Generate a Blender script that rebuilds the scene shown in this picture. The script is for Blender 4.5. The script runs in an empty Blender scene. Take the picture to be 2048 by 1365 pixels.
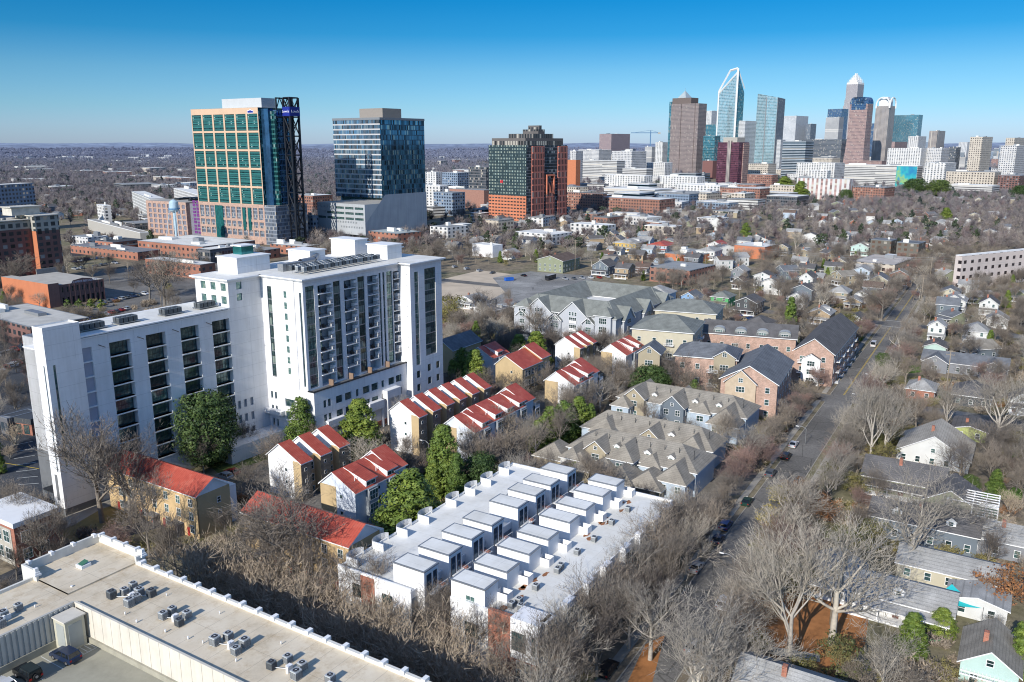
import bpy, math, random
from mathutils import Vector, noise
R = random.Random(11)
scene = bpy.context.scene
COL = scene.collection
rad = math.radians
# ---------------------------------------------------------------- survey maths (pinhole of the drone camera)
F = 1680.0; CX = 1024.0; CY = 682.5; H = 80.0; PT = rad(13.25)
def P(px, py, z=0.0):
    a = (px-CX)/F; b = (CY-py)/F
    dy = math.cos(PT)+b*math.sin(PT); dz = -math.sin(PT)+b*math.cos(PT)
    t = (z-H)/dz
    return (a*t, dy*t)
def proj(x, y, z=0.0):
    dz = z-H
    d = y*math.cos(PT)-dz*math.sin(PT); up = y*math.sin(PT)+dz*math.cos(PT)
    return (CX+F*x/d, CY-F*up/d) if d > 1 else (-9999, -9999)
def zat(y, py):
    b = (CY-py)/F
    dy = math.cos(PT)+b*math.sin(PT); dz = -math.sin(PT)+b*math.cos(PT)
    return H+y*dz/dy
def UV(A=32):
    a = rad(A)
    return (math.sin(a), math.cos(a)), (-math.cos(a), math.sin(a))
def tdir(c, d, px, z):
    k = (px-CX)/F; Cc = math.cos(PT); S = math.sin(PT)
    q = (d[0]-k*d[1]*Cc)
    if abs(q) < 1e-4: q = 1e-4
    return (k*(c[1]*Cc-(z-H)*S)-c[0])/q
def bspec(xl, xc, xr, yt, yb=None, z=None, A=32):
    if z is None:
        d = P(xc, yb)[1]; z = zat(d, yt)
    c = P(xc, yt, z); U, V = UV(A)
    return c, z, tdir(c, U, xr, z), tdir(c, V, xl, z)
def W(o, x, y, A=32):
    U, V = UV(A)
    return (o[0]+x*U[0]+y*V[0], o[1]+x*U[1]+y*V[1])
# ---------------------------------------------------------------- footprints, landmarks
FOOT = []
def foot(o, x0, x1, y0, y1, A=32):
    FOOT.append((o, min(x0, x1), max(x0, x1), min(y0, y1), max(y0, y1), UV(A)))
def blocked(x, y, m=2.0):
    for o, x0, x1, y0, y1, (U, V) in FOOT:
        dx = x-o[0]; dy = y-o[1]
        if abs(dx)+abs(dy) > 400: continue
        a = dx*U[0]+dy*U[1]; b = dx*V[0]+dy*V[1]
        if x0-m < a < x1+m and y0-m < b < y1+m: return True
    return False
LAND = []
def land(short, x, y): LAND.append((' '.join(short.split()[:5]), x, y))
# ---------------------------------------------------------------- node helpers
class NT:
    def __init__(s, name):
        s.m = bpy.data.materials.new(name); s.m.use_nodes = True
        s.t = s.m.node_tree; s.n = s.t.nodes; s.l = s.t.links
        s.b = s.n['Principled BSDF']
    def node(s, typ, **kw):
        n = s.n.new(typ)
        for k, v in kw.items():
            setattr(n, k, v)
        return n
    def put(s, sock, v):
        if isinstance(v, (int, float)): sock.default_value = v
        elif isinstance(v, (tuple, list)): sock.default_value = tuple(v)+(1,) if len(v) == 3 and len(sock.default_value) == 4 else tuple(v)
        else: s.l.new(v, sock)
    def M(s, op, a, b=0.0, c=None):
        n = s.node('ShaderNodeMath', operation=op)
        s.put(n.inputs[0], a); s.put(n.inputs[1], b)
        if c is not None: s.put(n.inputs[2], c)
        return n.outputs[0]
    def mix(s, f, a, b, bt='MIX'):
        n = s.node('ShaderNodeMix', data_type='RGBA', blend_type=bt)
        s.put(n.inputs[0], f); s.put(n.inputs[6], a); s.put(n.inputs[7], b)
        return n.outputs[2]
    def noise(s, scale, detail=3, coord='Object', rough=.6, dim='3D'):
        tc = s.node('ShaderNodeTexCoord'); n = s.node('ShaderNodeTexNoise')
        s.l.new(tc.outputs[coord], n.inputs['Vector'])
        n.inputs['Scale'].default_value = scale; n.inputs['Detail'].default_value = detail; n.inputs['Roughness'].default_value = rough
        return n.outputs['Fac']
    def ramp(s, fac, stops):
        n = s.node('ShaderNodeValToRGB'); s.l.new(fac, n.inputs[0])
        e = n.color_ramp.elements
        while len(e) < len(stops): e.new(.5)
        for i, (p, c) in enumerate(stops):
            e[i].position = p; e[i].color = tuple(c)+(1,)
        return n.outputs[0]
    def fin(s, col, rough=.85, metal=0.0, spec=.3):
        s.put(s.b.inputs['Base Color'], col); s.put(s.b.inputs['Roughness'], rough)
        s.put(s.b.inputs['Metallic'], metal); s.b.inputs['Specular IOR Level'].default_value = spec
        return s.m
MC = {}
def sc(c, k): return tuple(min(1, x*k) for x in c)
def plain(name, col, rough=.85, var=.18, scale=.6, metal=0.0, spec=.3, streak=False, rnd=0.0, joints=None):
    if name in MC: return MC[name]
    t = NT(name)
    f = t.noise(scale, 4)
    c = t.ramp(f, [(.25, sc(col, 1-var)), (.5, col), (.75, sc(col, 1+var*.8))])
    if streak:
        tc = t.node('ShaderNodeTexCoord'); mp = t.node('ShaderNodeMapping'); mp.inputs['Scale'].default_value = (1.2, 1.2, .08)
        n = t.node('ShaderNodeTexNoise'); t.l.new(tc.outputs['Object'], mp.inputs[0]); t.l.new(mp.outputs[0], n.inputs['Vector']); n.inputs['Scale'].default_value = 1.0; n.inputs['Detail'].default_value = 5
        g = t.ramp(n.outputs['Fac'], [(.35, (.93, .93, .925)), (.6, (1, 1, 1))])
        c = t.mix(1.0, c, g, 'MULTIPLY')
    if rnd:
        oi = t.node('ShaderNodeObjectInfo')
        c = t.mix(1.0, c, t.ramp(oi.outputs['Random'], [(0, (1-rnd, 1-rnd, 1-rnd*.9)), (.5, (1, 1, 1)), (1, (1+rnd, 1+rnd*.9, 1+rnd*.75))]), 'MULTIPLY')
    if joints:
        uv = t.node('ShaderNodeUVMap'); sp = t.node('ShaderNodeSeparateXYZ'); t.l.new(uv.outputs[0], sp.inputs[0])
        a = t.M('LESS_THAN', t.M('FRACT', t.M('DIVIDE', sp.outputs[0], joints[0])), .08/joints[0]); b = t.M('LESS_THAN', t.M('FRACT', t.M('DIVIDE', sp.outputs[1], joints[1])), .08/joints[1])
        c = t.mix(t.M('MULTIPLY', t.M('MAXIMUM', a, b), joints[2]), c, sc(col, .3))
        g = t.ramp(t.noise(.09, 6, rough=.7), [(.38, (1, 1, 1)), (.62, (1-joints[3], 1-joints[3]*1.1, 1-joints[3]*1.3))]); c = t.mix(1.0, c, g, 'MULTIPLY')
    MC[name] = t.fin(c, rough, metal, spec); return MC[name]
def shingle(name, col, var=.22, step=.32):
    if name in MC: return MC[name]
    t = NT(name)
    f = t.noise(.35, 5); f2 = t.noise(6, 2)
    c = t.ramp(f, [(.3, sc(col, 1-var)), (.7, sc(col, 1+var))])
    c2 = t.ramp(f2, [(.3, (.8, .8, .8)), (.7, (1.15, 1.15, 1.15))])
    c = t.mix(1.0, c, c2, 'MULTIPLY')
    tc = t.node('ShaderNodeTexCoord'); sp = t.node('ShaderNodeSeparateXYZ'); t.l.new(tc.outputs['Object'], sp.inputs[0])
    b = t.M('GREATER_THAN', t.M('FRACT', t.M('DIVIDE', sp.outputs[2], step)), .8)
    c = t.mix(t.M('MULTIPLY', b, .22), c, (0.01, .01, .01))
    MC[name] = t.fin(c, .9, 0, .15); return MC[name]
def seam(name, col):
    """standing seam metal: ribs every .5 m along local x"""
    if name in MC: return MC[name]
    t = NT(name)
    f = t.noise(.35, 7, rough=.75); c = t.ramp(f, [(.3, sc(col, .72)), (.5, col), (.72, (min(1, col[0]*1.2), col[1]*1.9, col[2]*2.0))])
    uv = t.node('ShaderNodeUVMap'); sp = t.node('ShaderNodeSeparateXYZ'); t.l.new(uv.outputs[0], sp.inputs[0])
    b = t.M('GREATER_THAN', t.M('FRACT', t.M('DIVIDE', sp.outputs[0], .55)), .82)
    c = t.mix(t.M('MULTIPLY', b, .35), c, sc(col, .35))
    MC[name] = t.fin(c, .55, 0, .4); return MC[name]
def facade(name, wall, glass, fw, fh, wu=(.22, .78), wv=(.3, .8), lit=.12, litc=(.55, .5, .42), gvar=.5, grough=.12, gmetal=.35, wvar=.12, band=None):
    """wall whose openings repeat every fw x fh metres (UV laid out in metres)"""
    if name in MC: return MC[name]
    t = NT(name)
    uv = t.node('ShaderNodeUVMap'); sp = t.node('ShaderNodeSeparateXYZ'); t.l.new(uv.outputs[0], sp.inputs[0])
    u = t.M('DIVIDE', sp.outputs[0], fw); v = t.M('DIVIDE', sp.outputs[1], fh)
    fu = t.M('FRACT', u); fv = t.M('FRACT', v)
    a = t.M('MULTIPLY', t.M('GREATER_THAN', fu, wu[0]), t.M('LESS_THAN', fu, wu[1]))
    b = t.M('MULTIPLY', t.M('GREATER_THAN', fv, wv[0]), t.M('LESS_THAN', fv, wv[1]))
    m = t.M('MULTIPLY', a, b)
    cb = t.node('ShaderNodeCombineXYZ'); t.put(cb.inputs[0], t.M('FLOOR', u)); t.put(cb.inputs[1], t.M('FLOOR', v))
    wn = t.node('ShaderNodeTexWhiteNoise', noise_dimensions='3D')
    tc = t.node('ShaderNodeTexCoord')
    t.l.new(cb.outputs[0], wn.inputs['Vector'])
    g = t.ramp(wn.outputs['Value'], [(0, sc(glass, 1-gvar)), (1-lit-.02, sc(glass, 1+gvar)), (1-lit, litc)])
    f = t.noise(.08, 4); w = t.ramp(f, [(.3, sc(wall, 1-wvar)), (.7, sc(wall, 1+wvar))])
    if band:
        bm = t.M('GREATER_THAN', fv, 1-band[1]); w = t.mix(bm, w, band[0])
    c = t.mix(m, w, g)
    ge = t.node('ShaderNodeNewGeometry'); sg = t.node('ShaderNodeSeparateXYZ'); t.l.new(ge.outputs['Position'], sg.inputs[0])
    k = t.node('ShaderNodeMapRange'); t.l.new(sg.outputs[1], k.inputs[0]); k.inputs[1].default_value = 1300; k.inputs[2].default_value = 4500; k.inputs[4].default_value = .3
    c = t.mix(k.outputs[0], c, (.36, .44, .54))   # blue-grey winter haze painted into the wall colour, stronger with distance
    t.put(t.b.inputs['Roughness'], t.M('ADD', .85, t.M('MULTIPLY', m, grough-.85)))
    t.put(t.b.inputs['Metallic'], t.M('MULTIPLY', m, gmetal))
    t.put(t.b.inputs['Base Color'], c); t.b.inputs['Specular IOR Level'].default_value = .4
    MC[name] = t.m; return t.m
def brick(name, col, mortar=(.35, .3, .27), s=1.0):
    if name in MC: return MC[name]
    t = NT(name)
    uv = t.node('ShaderNodeUVMap'); bt = t.node('ShaderNodeTexBrick'); t.l.new(uv.outputs[0], bt.inputs['Vector'])
    bt.inputs['Scale'].default_value = 1.0; bt.inputs['Brick Width'].default_value = .42*s; bt.inputs['Row Height'].default_value = .15*s; bt.inputs['Mortar Size'].default_value = .012*s
    t.put(bt.inputs['Color1'], sc(col, .8)); t.put(bt.inputs['Color2'], sc(col, 1.15)); t.put(bt.inputs['Mortar'], mortar)
    g = t.ramp(t.noise(.5, 4), [(.3, (.8, .8, .8)), (.7, (1.15, 1.15, 1.15))])
    MC[name] = t.fin(t.mix(1.0, bt.outputs[0], g, 'MULTIPLY'), .9, 0, .2); return MC[name]
# ---------------------------------------------------------------- mesh builder
class MB:
    def __init__(s): s.v = []; s.f = []; s.m = []; s.sm = []
    def face(s, pts, m=0, sm=False):
        k = len(s.v); s.v += [tuple(p) for p in pts]; s.f.append(tuple(range(k, k+len(pts)))); s.m.append(m); s.sm.append(sm)
    def box(s, x0, x1, y0, y1, z0, z1, m=0, mt=None, skip=''):
        if x0 > x1: x0, x1 = x1, x0
        if y0 > y1: y0, y1 = y1, y0
        mt = m if mt is None else mt
        if 'l' not in skip: s.face([(x0, y1, z0), (x0, y0, z0), (x0, y0, z1), (x0, y1, z1)], m)
        if 'r' not in skip: s.face([(x1, y0, z0), (x1, y1, z0), (x1, y1, z1), (x1, y0, z1)], m)
        if 'f' not in skip: s.face([(x0, y0, z0), (x1, y0, z0), (x1, y0, z1), (x0, y0, z1)], m)
        if 'k' not in skip: s.face([(x1, y1, z0), (x0, y1, z0), (x0, y1, z1), (x1, y1, z1)], m)
        if 't' not in skip: s.face([(x0, y0, z1), (x1, y0, z1), (x1, y1, z1), (x0, y1, z1)], mt)
        if 'b' not in skip: s.face([(x0, y1, z0), (x1, y1, z0), (x1, y0, z0), (x0, y0, z0)], m)
        return s
    def tube(s, a, b, r0, r1, n=4, m=0, cap=False, sm=True):
        a = Vector(a); b = Vector(b); d = (b-a)
        if d.length < 1e-6: return s
        d.normalize(); q = Vector((0, 0, 1)) if abs(d.z) < .9 else Vector((1, 0, 0))
        e1 = d.cross(q).normalized(); e2 = d.cross(e1)
        k = len(s.v)
        for (p, r) in ((a, r0), (b, r1)):
            for i in range(n):
                t = 2*math.pi*i/n; c, w = math.cos(t)*r, math.sin(t)*r
                s.v.append((p.x+e1.x*c+e2.x*w, p.y+e1.y*c+e2.y*w, p.z+e1.z*c+e2.z*w))
        for i in range(n):
            j = (i+1) % n
            s.f.append((k+i, k+n+i, k+n+j, k+j)); s.m.append(m); s.sm.append(sm and n > 4)
        if cap:
            s.f.append(tuple(k+n+i for i in range(n-1, -1, -1))); s.m.append(m); s.sm.append(False)
            s.f.append(tuple(k+i for i in range(n))); s.m.append(m); s.sm.append(False)
        return s
    def poly(s, pts, z0, z1, m=0, mt=None):
        """prism over a counter-clockwise plan"""
        n = len(pts); mt = m if mt is None else mt
        for i in range(n):
            a = pts[i]; b = pts[(i+1) % n]
            s.face([(a[0], a[1], z0), (b[0], b[1], z0), (b[0], b[1], z1), (a[0], a[1], z1)], m)
        s.face([(p[0], p[1], z1) for p in pts], mt)
        return s
    def holes(s, ax, c, u0, u1, z0, z1, hs, depth, m=0, mb=1, mr=None):
        """wall plane with recessed openings. ax 'R': plane y=c facing -y (u=x); ax 'L': plane x=c facing -x (u=y)"""
        mr = m if mr is None else mr
        def pt(u, z, d=0.0): return (u, c+d, z) if ax == 'R' else (c+d, u, z)
        us = sorted({u0, u1} | {round(x, 3) for h in hs for x in (h[0], h[1])})
        zs = sorted({z0, z1} | {round(x, 3) for h in hs for x in (h[2], h[3])})
        us = [u for u in us if u0-1e-3 <= u <= u1+1e-3]; zs = [z for z in zs if z0-1e-3 <= z <= z1+1e-3]
        flip = (ax == 'L')
        def fc(p, mm): s.face(p[::-1] if flip else p, mm)
        for j in range(len(zs)-1):
            zc = (zs[j]+zs[j+1])/2; run = None
            for i in range(len(us)-1):
                uc = (us[i]+us[i+1])/2
                solid = not any(h[0] < uc < h[1] and h[2] < zc < h[3] for h in hs)
                if solid and run is None: run = us[i]
                if run is not None and (not solid or i == len(us)-2):
                    e = us[i+1] if solid else us[i]
                    fc([pt(run, zs[j]), pt(e, zs[j]), pt(e, zs[j+1]), pt(run, zs[j+1])], m); run = None
        for h in hs:
            d = h[4] if len(h) > 4 else depth
            fc([pt(h[0], h[2], d), pt(h[1], h[2], d), pt(h[1], h[3], d), pt(h[0], h[3], d)], mb)
            fc([pt(h[0], h[2]), pt(h[0], h[2], d), pt(h[0], h[3], d), pt(h[0], h[3])], mr)
            fc([pt(h[1], h[2], d), pt(h[1], h[2]), pt(h[1], h[3]), pt(h[1], h[3], d)], mr)
            fc([pt(h[0], h[2]), pt(h[1], h[2]), pt(h[1], h[2], d), pt(h[0], h[2], d)], mr)
            fc([pt(h[0], h[3], d), pt(h[1], h[3], d), pt(h[1], h[3]), pt(h[0], h[3])], mr)
        return s
    def mesh(s, name, mats, uv=True):
        me = bpy.data.meshes.new(name); me.from_pydata(s.v, [], s.f)
        for m in (mats if isinstance(mats, (list, tuple)) else [mats]): me.materials.append(m)
        me.polygons.foreach_set('material_index', s.m)
        if any(s.sm): me.polygons.foreach_set('use_smooth', s.sm)
        if uv:
            L = me.uv_layers.new(name='UVMap'); dat = [0.0]*(2*len(me.loops)); k = 0
            for f in s.f:
                p = [s.v[i] for i in f]
                ax = ay = az = 0.0
                for i in range(len(p)):
                    a = p[i]; b = p[(i+1) % len(p)]
                    ax += (a[1]-b[1])*(a[2]+b[2]); ay += (a[2]-b[2])*(a[0]+b[0]); az += (a[0]-b[0])*(a[1]+b[1])
                q = math.hypot(ax, ay)
                if q > .02*abs(az):
                    tx, ty = -ay/q, ax/q
                    us = [w[0]*tx+w[1]*ty for w in p]; u0 = min(us)
                    st = abs(az)/math.sqrt(ax*ax+ay*ay+az*az)
                    vs = [w[2] if st < .3 else w[2]/max(.1, math.sqrt(1-st*st)) for w in p]
                    for i in range(len(p)): dat[k] = us[i]-u0; dat[k+1] = vs[i]; k += 2
                else:
                    for w in p: dat[k] = w[0]; dat[k+1] = w[1]; k += 2
            L.data.foreach_set('uv', dat)
        me.update(); return me
    def obj(s, name, mats, parent=None, loc=(0, 0, 0), rz=0.0):
        return mk(name, s.mesh(name, mats), parent, loc, rz)
def mk(name, me, parent=None, loc=(0, 0, 0), rz=0.0, scale=None):
    o = bpy.data.objects.new(name, me); COL.objects.link(o)
    o.location = loc if len(loc) == 3 else (loc[0], loc[1], 0); o.rotation_euler = (0, 0, rz)
    if scale: o.scale = (scale,)*3 if isinstance(scale, (int, float)) else scale
    if parent is not None: o.parent = parent
    return o
def tag(o, label, cat, group=None, kind=None):
    if label and len(label.split()) > 16: print('LONG', label)
    if label: o['label'] = label
    if cat: o['category'] = cat
    if group: o['group'] = group
    if kind: o['kind'] = kind
    return o
def thing(name, label, cat, loc, rz=0.0, group=None):
    return tag(mk(name, None, None, loc, rz), label, cat, group)
def framed(name, label, cat, o, A=32, group=None, z=0.0):
    return thing(name, label, cat, (o[0], o[1], z), rad(90-A), group)
def structure(name, mb, mats, loc=(0, 0, 0)):
    return tag(mb.obj(name, mats, None, loc), None, None, None, 'structure')
# ---------------------------------------------------------------- materials
WHITE = plain('white_stucco', (.83, .83, .835), .8, .04, .25, streak=True, joints=(6.4, 3.2, .3, .08))
WTRIM = plain('white_trim', (.82, .82, .81), .6, .04)
WROOF = plain('white_membrane', (.82, .81, .765), .7, .08, .3, joints=(3.0, 9.0, .22, .16))
CREAM = plain('cream_roofing', (.47, .44, .385), .85, .16, .22)
CONC = plain('concrete', (.38, .36, .32), .9, .15, .5)
GREY = plain('grey_cladding', (.15, .155, .16), .8, .12)
DARK = plain('dark_metal', (.035, .038, .042), .5, .2, 2, .3)
STEEL = plain('galvanised_steel', (.35, .36, .37), .45, .2, 3, .6)
def glassmat():
    t = NT('dark_glass'); f = t.noise(1.1, 3); c = t.ramp(f, [(.3, (.02, .045, .05)), (.5, (.05, .10, .105)), (.62, (.10, .15, .14)), (.72, (.26, .27, .24))])
    oi = t.node('ShaderNodeObjectInfo'); c = t.mix(1.0, c, t.ramp(oi.outputs['Random'], [(0, (.5, .5, .5)), (.6, (1.1, 1.1, 1.1)), (.85, (1.5, 1.5, 1.45)), (1, (2.6, 2.5, 2.2))]), 'MULTIPLY')
    MC['dark_glass'] = t.fin(c, .07, .35, .6); return t.m
GLASS = glassmat()
GLASSB = plain('blue_glass', (.05, .10, .16), .06, .5, .5, .5, .6)
TEAL = plain('teal_glass', (.03, .20, .20), .08, .45, .4, .5, .6)
NAVY = plain('navy_glass', (.04, .12, .24), .08, .5, .15, .6, .6)
REDROOF = seam('red_metal_roof', (.45, .083, .052))
TAN = plain('tan_siding', (.52, .39, .22), .8, .1, .4)
STONE = brick('stone_cladding', (.33, .28, .2), (.2, .18, .15), 2.2)
TAUPE = shingle('taupe_shingles', (.28, .255, .215))
SLATE = shingle('slate_shingles', (.165, .175, .19))
CHAR = shingle('charcoal_shingles', (.135, .13, .13))
LGREY = shingle('light_grey_shingles', (.36, .355, .34))
SAGE = shingle('sage_shingles', (.22, .23, .21))
BRICK = brick('red_brick', (.38, .13, .075))
OBRICK = brick('orange_brick', (.52, .17, .075))
PBRICK = brick('pink_brick', (.50, .325, .25))
BARK = plain('grey_bark', (.23, .20, .165), .95, .3, 1.5, rnd=.3)
BARKP = plain('pale_bark', (.44, .40, .34), .95, .3, 1.2, rnd=.25)
TWIG = plain('grey_twigs', (.205, .175, .145), .95, .3, .5, rnd=.35)
TWIGP = plain('pale_twigs', (.34, .305, .255), .95, .25, .5, rnd=.3)
TWIGT = plain('tan_twigs', (.38, .31, .23), .95, .25, .5, rnd=.2)
TWIGR = plain('reddish_twigs', (.25, .17, .145), .95, .3, .5, rnd=.3)
TWIGU = plain('rust_twigs', (.27, .15, .08), .95, .35, .5)
TWIGY = plain('olive_twigs', (.24, .21, .09), .95, .35, .5)
TWIGF = plain('far_twigs', (.125, .10, .105), .95, .3, .05)
def leafmat(name, a, b, c, s=.9):
    if name in MC: return MC[name]
    t = NT(name); f = t.noise(s, 3); col = t.ramp(f, [(.3, a), (.5, b), (.72, c)])
    oi = t.node('ShaderNodeObjectInfo'); col = t.mix(1.0, col, t.ramp(oi.outputs['Random'], [(0, (.65, .75, .8)), (1, (1.25, 1.15, 1))]), 'MULTIPLY')
    MC[name] = t.fin(col, .6, 0, .35); return MC[name]
GREEN = leafmat('bright_evergreen', (.05, .085, .018), (.13, .19, .035), (.27, .33, .065))
DGREEN = leafmat('dark_evergreen', (.025, .05, .015), (.07, .115, .03), (.17, .22, .06))
OLIVE = leafmat('olive_leaves', (.05, .05, .02), (.11, .11, .035), (.22, .19, .05))
RUST = leafmat('rust_leaves', (.12, .05, .02), (.25, .11, .045), (.34, .18, .07))
YEL = leafmat('yellow_leaves', (.14, .12, .02), (.30, .25, .04), (.42, .34, .08))
PALETTE = {}
def paint(name, col): return plain(name, col, .75, .07, .3)
# ---------------------------------------------------------------- trees
def bare_tree(seed, h=12, spread=.5, first=.28, levels=5, kids=(5, 4, 4, 3, 3), thick=.022, style='oak', twig=.035, tn=3):
    """returns (trunk MB, crown MB): limbs thick enough to read go with the trunk, finer wood is the crown"""
    r = random.Random(seed); T = MB(); C = MB()
    def bough(p, d, L, rr, lv):
        n = 3 if lv < 2 else 2
        pts = [p]; q = p; dd = d.copy()
        for i in range(n):
            j = Vector((r.uniform(-1, 1), r.uniform(-1, 1), r.uniform(-.3, .6)))*(.16 if lv else .05)
            dd = (dd+j+Vector((0, 0, .03 if style == 'vase' else .10))).normalized()
            q = q+dd*(L/n); pts.append(q)
        e = rr*.55
        for i in range(n):
            r0 = rr+(e-rr)*i/n; r1 = rr+(e-rr)*(i+1)/n
            if lv <= 1: T.tube(pts[i], pts[i+1], r0, r1, 6 if lv == 0 else 5)
            elif lv < levels-1: C.tube(pts[i], pts[i+1], r0, r1, tn)
            else:
                a, b = pts[i], pts[i+1]; s = (b-a).cross(Vector((r.uniform(-1, 1), r.uniform(-1, 1), r.uniform(-1, 1)))).normalized()*max(twig*.5, r0)
                C.face([a-s, a+s, b+s*.5, b-s*.5]) if i < n-1 else C.face([a-s, a+s, b])
        if lv >= levels: return
        k = kids[min(lv, len(kids)-1)]
        for i in range(k):
            f = r.uniform(.35, 1.0) if i else 1.0
            if lv == 0: f = r.uniform(first/.6, 1.0) if i else 1.0
            x = f*n; a = min(int(x), n-1); pt = pts[a].lerp(pts[a+1], x-a)
            ang = (r.uniform(.35, .85) if i else r.uniform(.05, .35))*(spread/.5)
            az = r.uniform(0, 2*math.pi) if lv else (i*2.4+r.uniform(-.4, .4))
            q = Vector((0, 0, 1)) if abs(dd.z) < .95 else Vector((1, 0, 0))
            e1 = dd.cross(q).normalized(); e2 = dd.cross(e1)
            nd = (dd*math.cos(ang)+(e1*math.cos(az)+e2*math.sin(az))*math.sin(ang)).normalized()
            if style == 'vase': nd = (nd+Vector((0, 0, .12))).normalized()
            bough(pt, nd, L*r.uniform(.55, .82)*(1 if lv else .95), max(e*r.uniform(.6, .95), twig*.4), lv+1)
    if style == 'vase':
        for i in range(7):
            a = i*.9+r.uniform(-.2, .2); t = r.uniform(.15, .62)
            bough(Vector((.1*math.cos(a), .1*math.sin(a), 0)), Vector((math.cos(a)*t, math.sin(a)*t, 1)).normalized(), h*r.uniform(.4, .5), h*thick*.55, 1)
    else:
        bough(Vector((0, 0, 0)), Vector((r.uniform(-.05, .05), r.uniform(-.05, .05), 1)).normalized(), h*.42, h*thick, 0)
    return T, C
def leaf_cone(seed, h=12, w=3.2, n=5200, s=.42, shape='cone', base=.06):
    """leaf sprays filling an uneven crown"""
    r = random.Random(seed); C = MB(); T = MB()
    T.tube((0, 0, 0), (0, 0, h*.8), h*.022, h*.006, 6)
    lob = [(r.uniform(0, 6.28), r.uniform(.1, .9), r.uniform(.75, 1.25)) for _ in range(26)]
    ncl = max(30, n//60); cl = []
    for i in range(ncl):
        if shape == 'cone':
            t = r.random()**1.25*.97; prof = (1-t)**.62*(.72+.28*min(1, t*5))
        else:
            t = r.uniform(.03, .97); prof = math.sqrt(max(0, 1-(2*t-1)**2))*.95+.05
        a = r.uniform(0, 6.283); rr = w*prof*r.uniform(.62, .98); rc = w*(.20+.16*prof)*r.uniform(.7, 1.25)
        cl.append((Vector((math.cos(a)*rr, math.sin(a)*rr, h*(base+(1-base)*t))), rc, Vector((math.cos(a), math.sin(a), .45))))
    for i in range(n):
        if i % 5:
            cc, rc, out = cl[i % ncl]
            d = Vector((r.gauss(0, 1), r.gauss(0, 1), r.gauss(0, 1))).normalized(); d = (d+out*.5).normalized()
            c = cc+Vector((d.x*rc, d.y*rc, d.z*rc*.8))*r.uniform(.6, 1.08)
            nrm = (d+Vector((r.uniform(-.5, .5), r.uniform(-.5, .5), r.uniform(-.3, .5)))).normalized()
            e1 = nrm.cross(Vector((r.uniform(-1, 1), r.uniform(-1, 1), r.uniform(-.2, 1)))).normalized(); e2 = nrm.cross(e1); q = s*r.uniform(.5, 1.1)
            C.face([c-e1*q*.5-e2*q*.3, c+e1*q*.5-e2*q*.25, c+e2*q*.8]); continue
        if shape == 'cone':
            t = r.random()**1.35
            prof = (1-t)**.72*(.55+.45*min(1, t*6))
        else:
            t = r.random(); prof = math.sqrt(max(0, 1-(2*t-1)**2))*.95+.05
        a = r.uniform(0, 6.283)
        k = 1.0
        for (la, lt, lk) in lob:
            da = abs((a-la+3.1416) % 6.283-3.1416)
            g = math.exp(-(da*1.6)**2-((t-lt)*7)**2); k *= 1+(lk-1)*g*1.2
        rr = w*prof*k*.8*(r.random()**.5)
        z = h*(base+(1-base)*t)+r.uniform(-.2, .2)*s
        c = Vector((math.cos(a)*rr, math.sin(a)*rr, z))
        nrm = Vector((math.cos(a)+r.uniform(-.7, .7), math.sin(a)+r.uniform(-.7, .7), .5+r.uniform(-.7, .7))).normalized()
        e1 = nrm.cross(Vector((r.uniform(-1, 1), r.uniform(-1, 1), r.uniform(-.2, 1)))).normalized(); e2 = nrm.cross(e1)
        q = s*r.uniform(.5, 1.2)
        C.face([c-e1*q*.5-e2*q*.3, c+e1*q*.5-e2*q*.25, c+e2*q*.8])
    return T, C
def make_lib(fn, args, tm, cm, nm):
    T, C = fn(**args)
    return (T.mesh('trunk_'+nm, tm, False), C.mesh('crown_'+nm, cm, False))
LIB = {}
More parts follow.
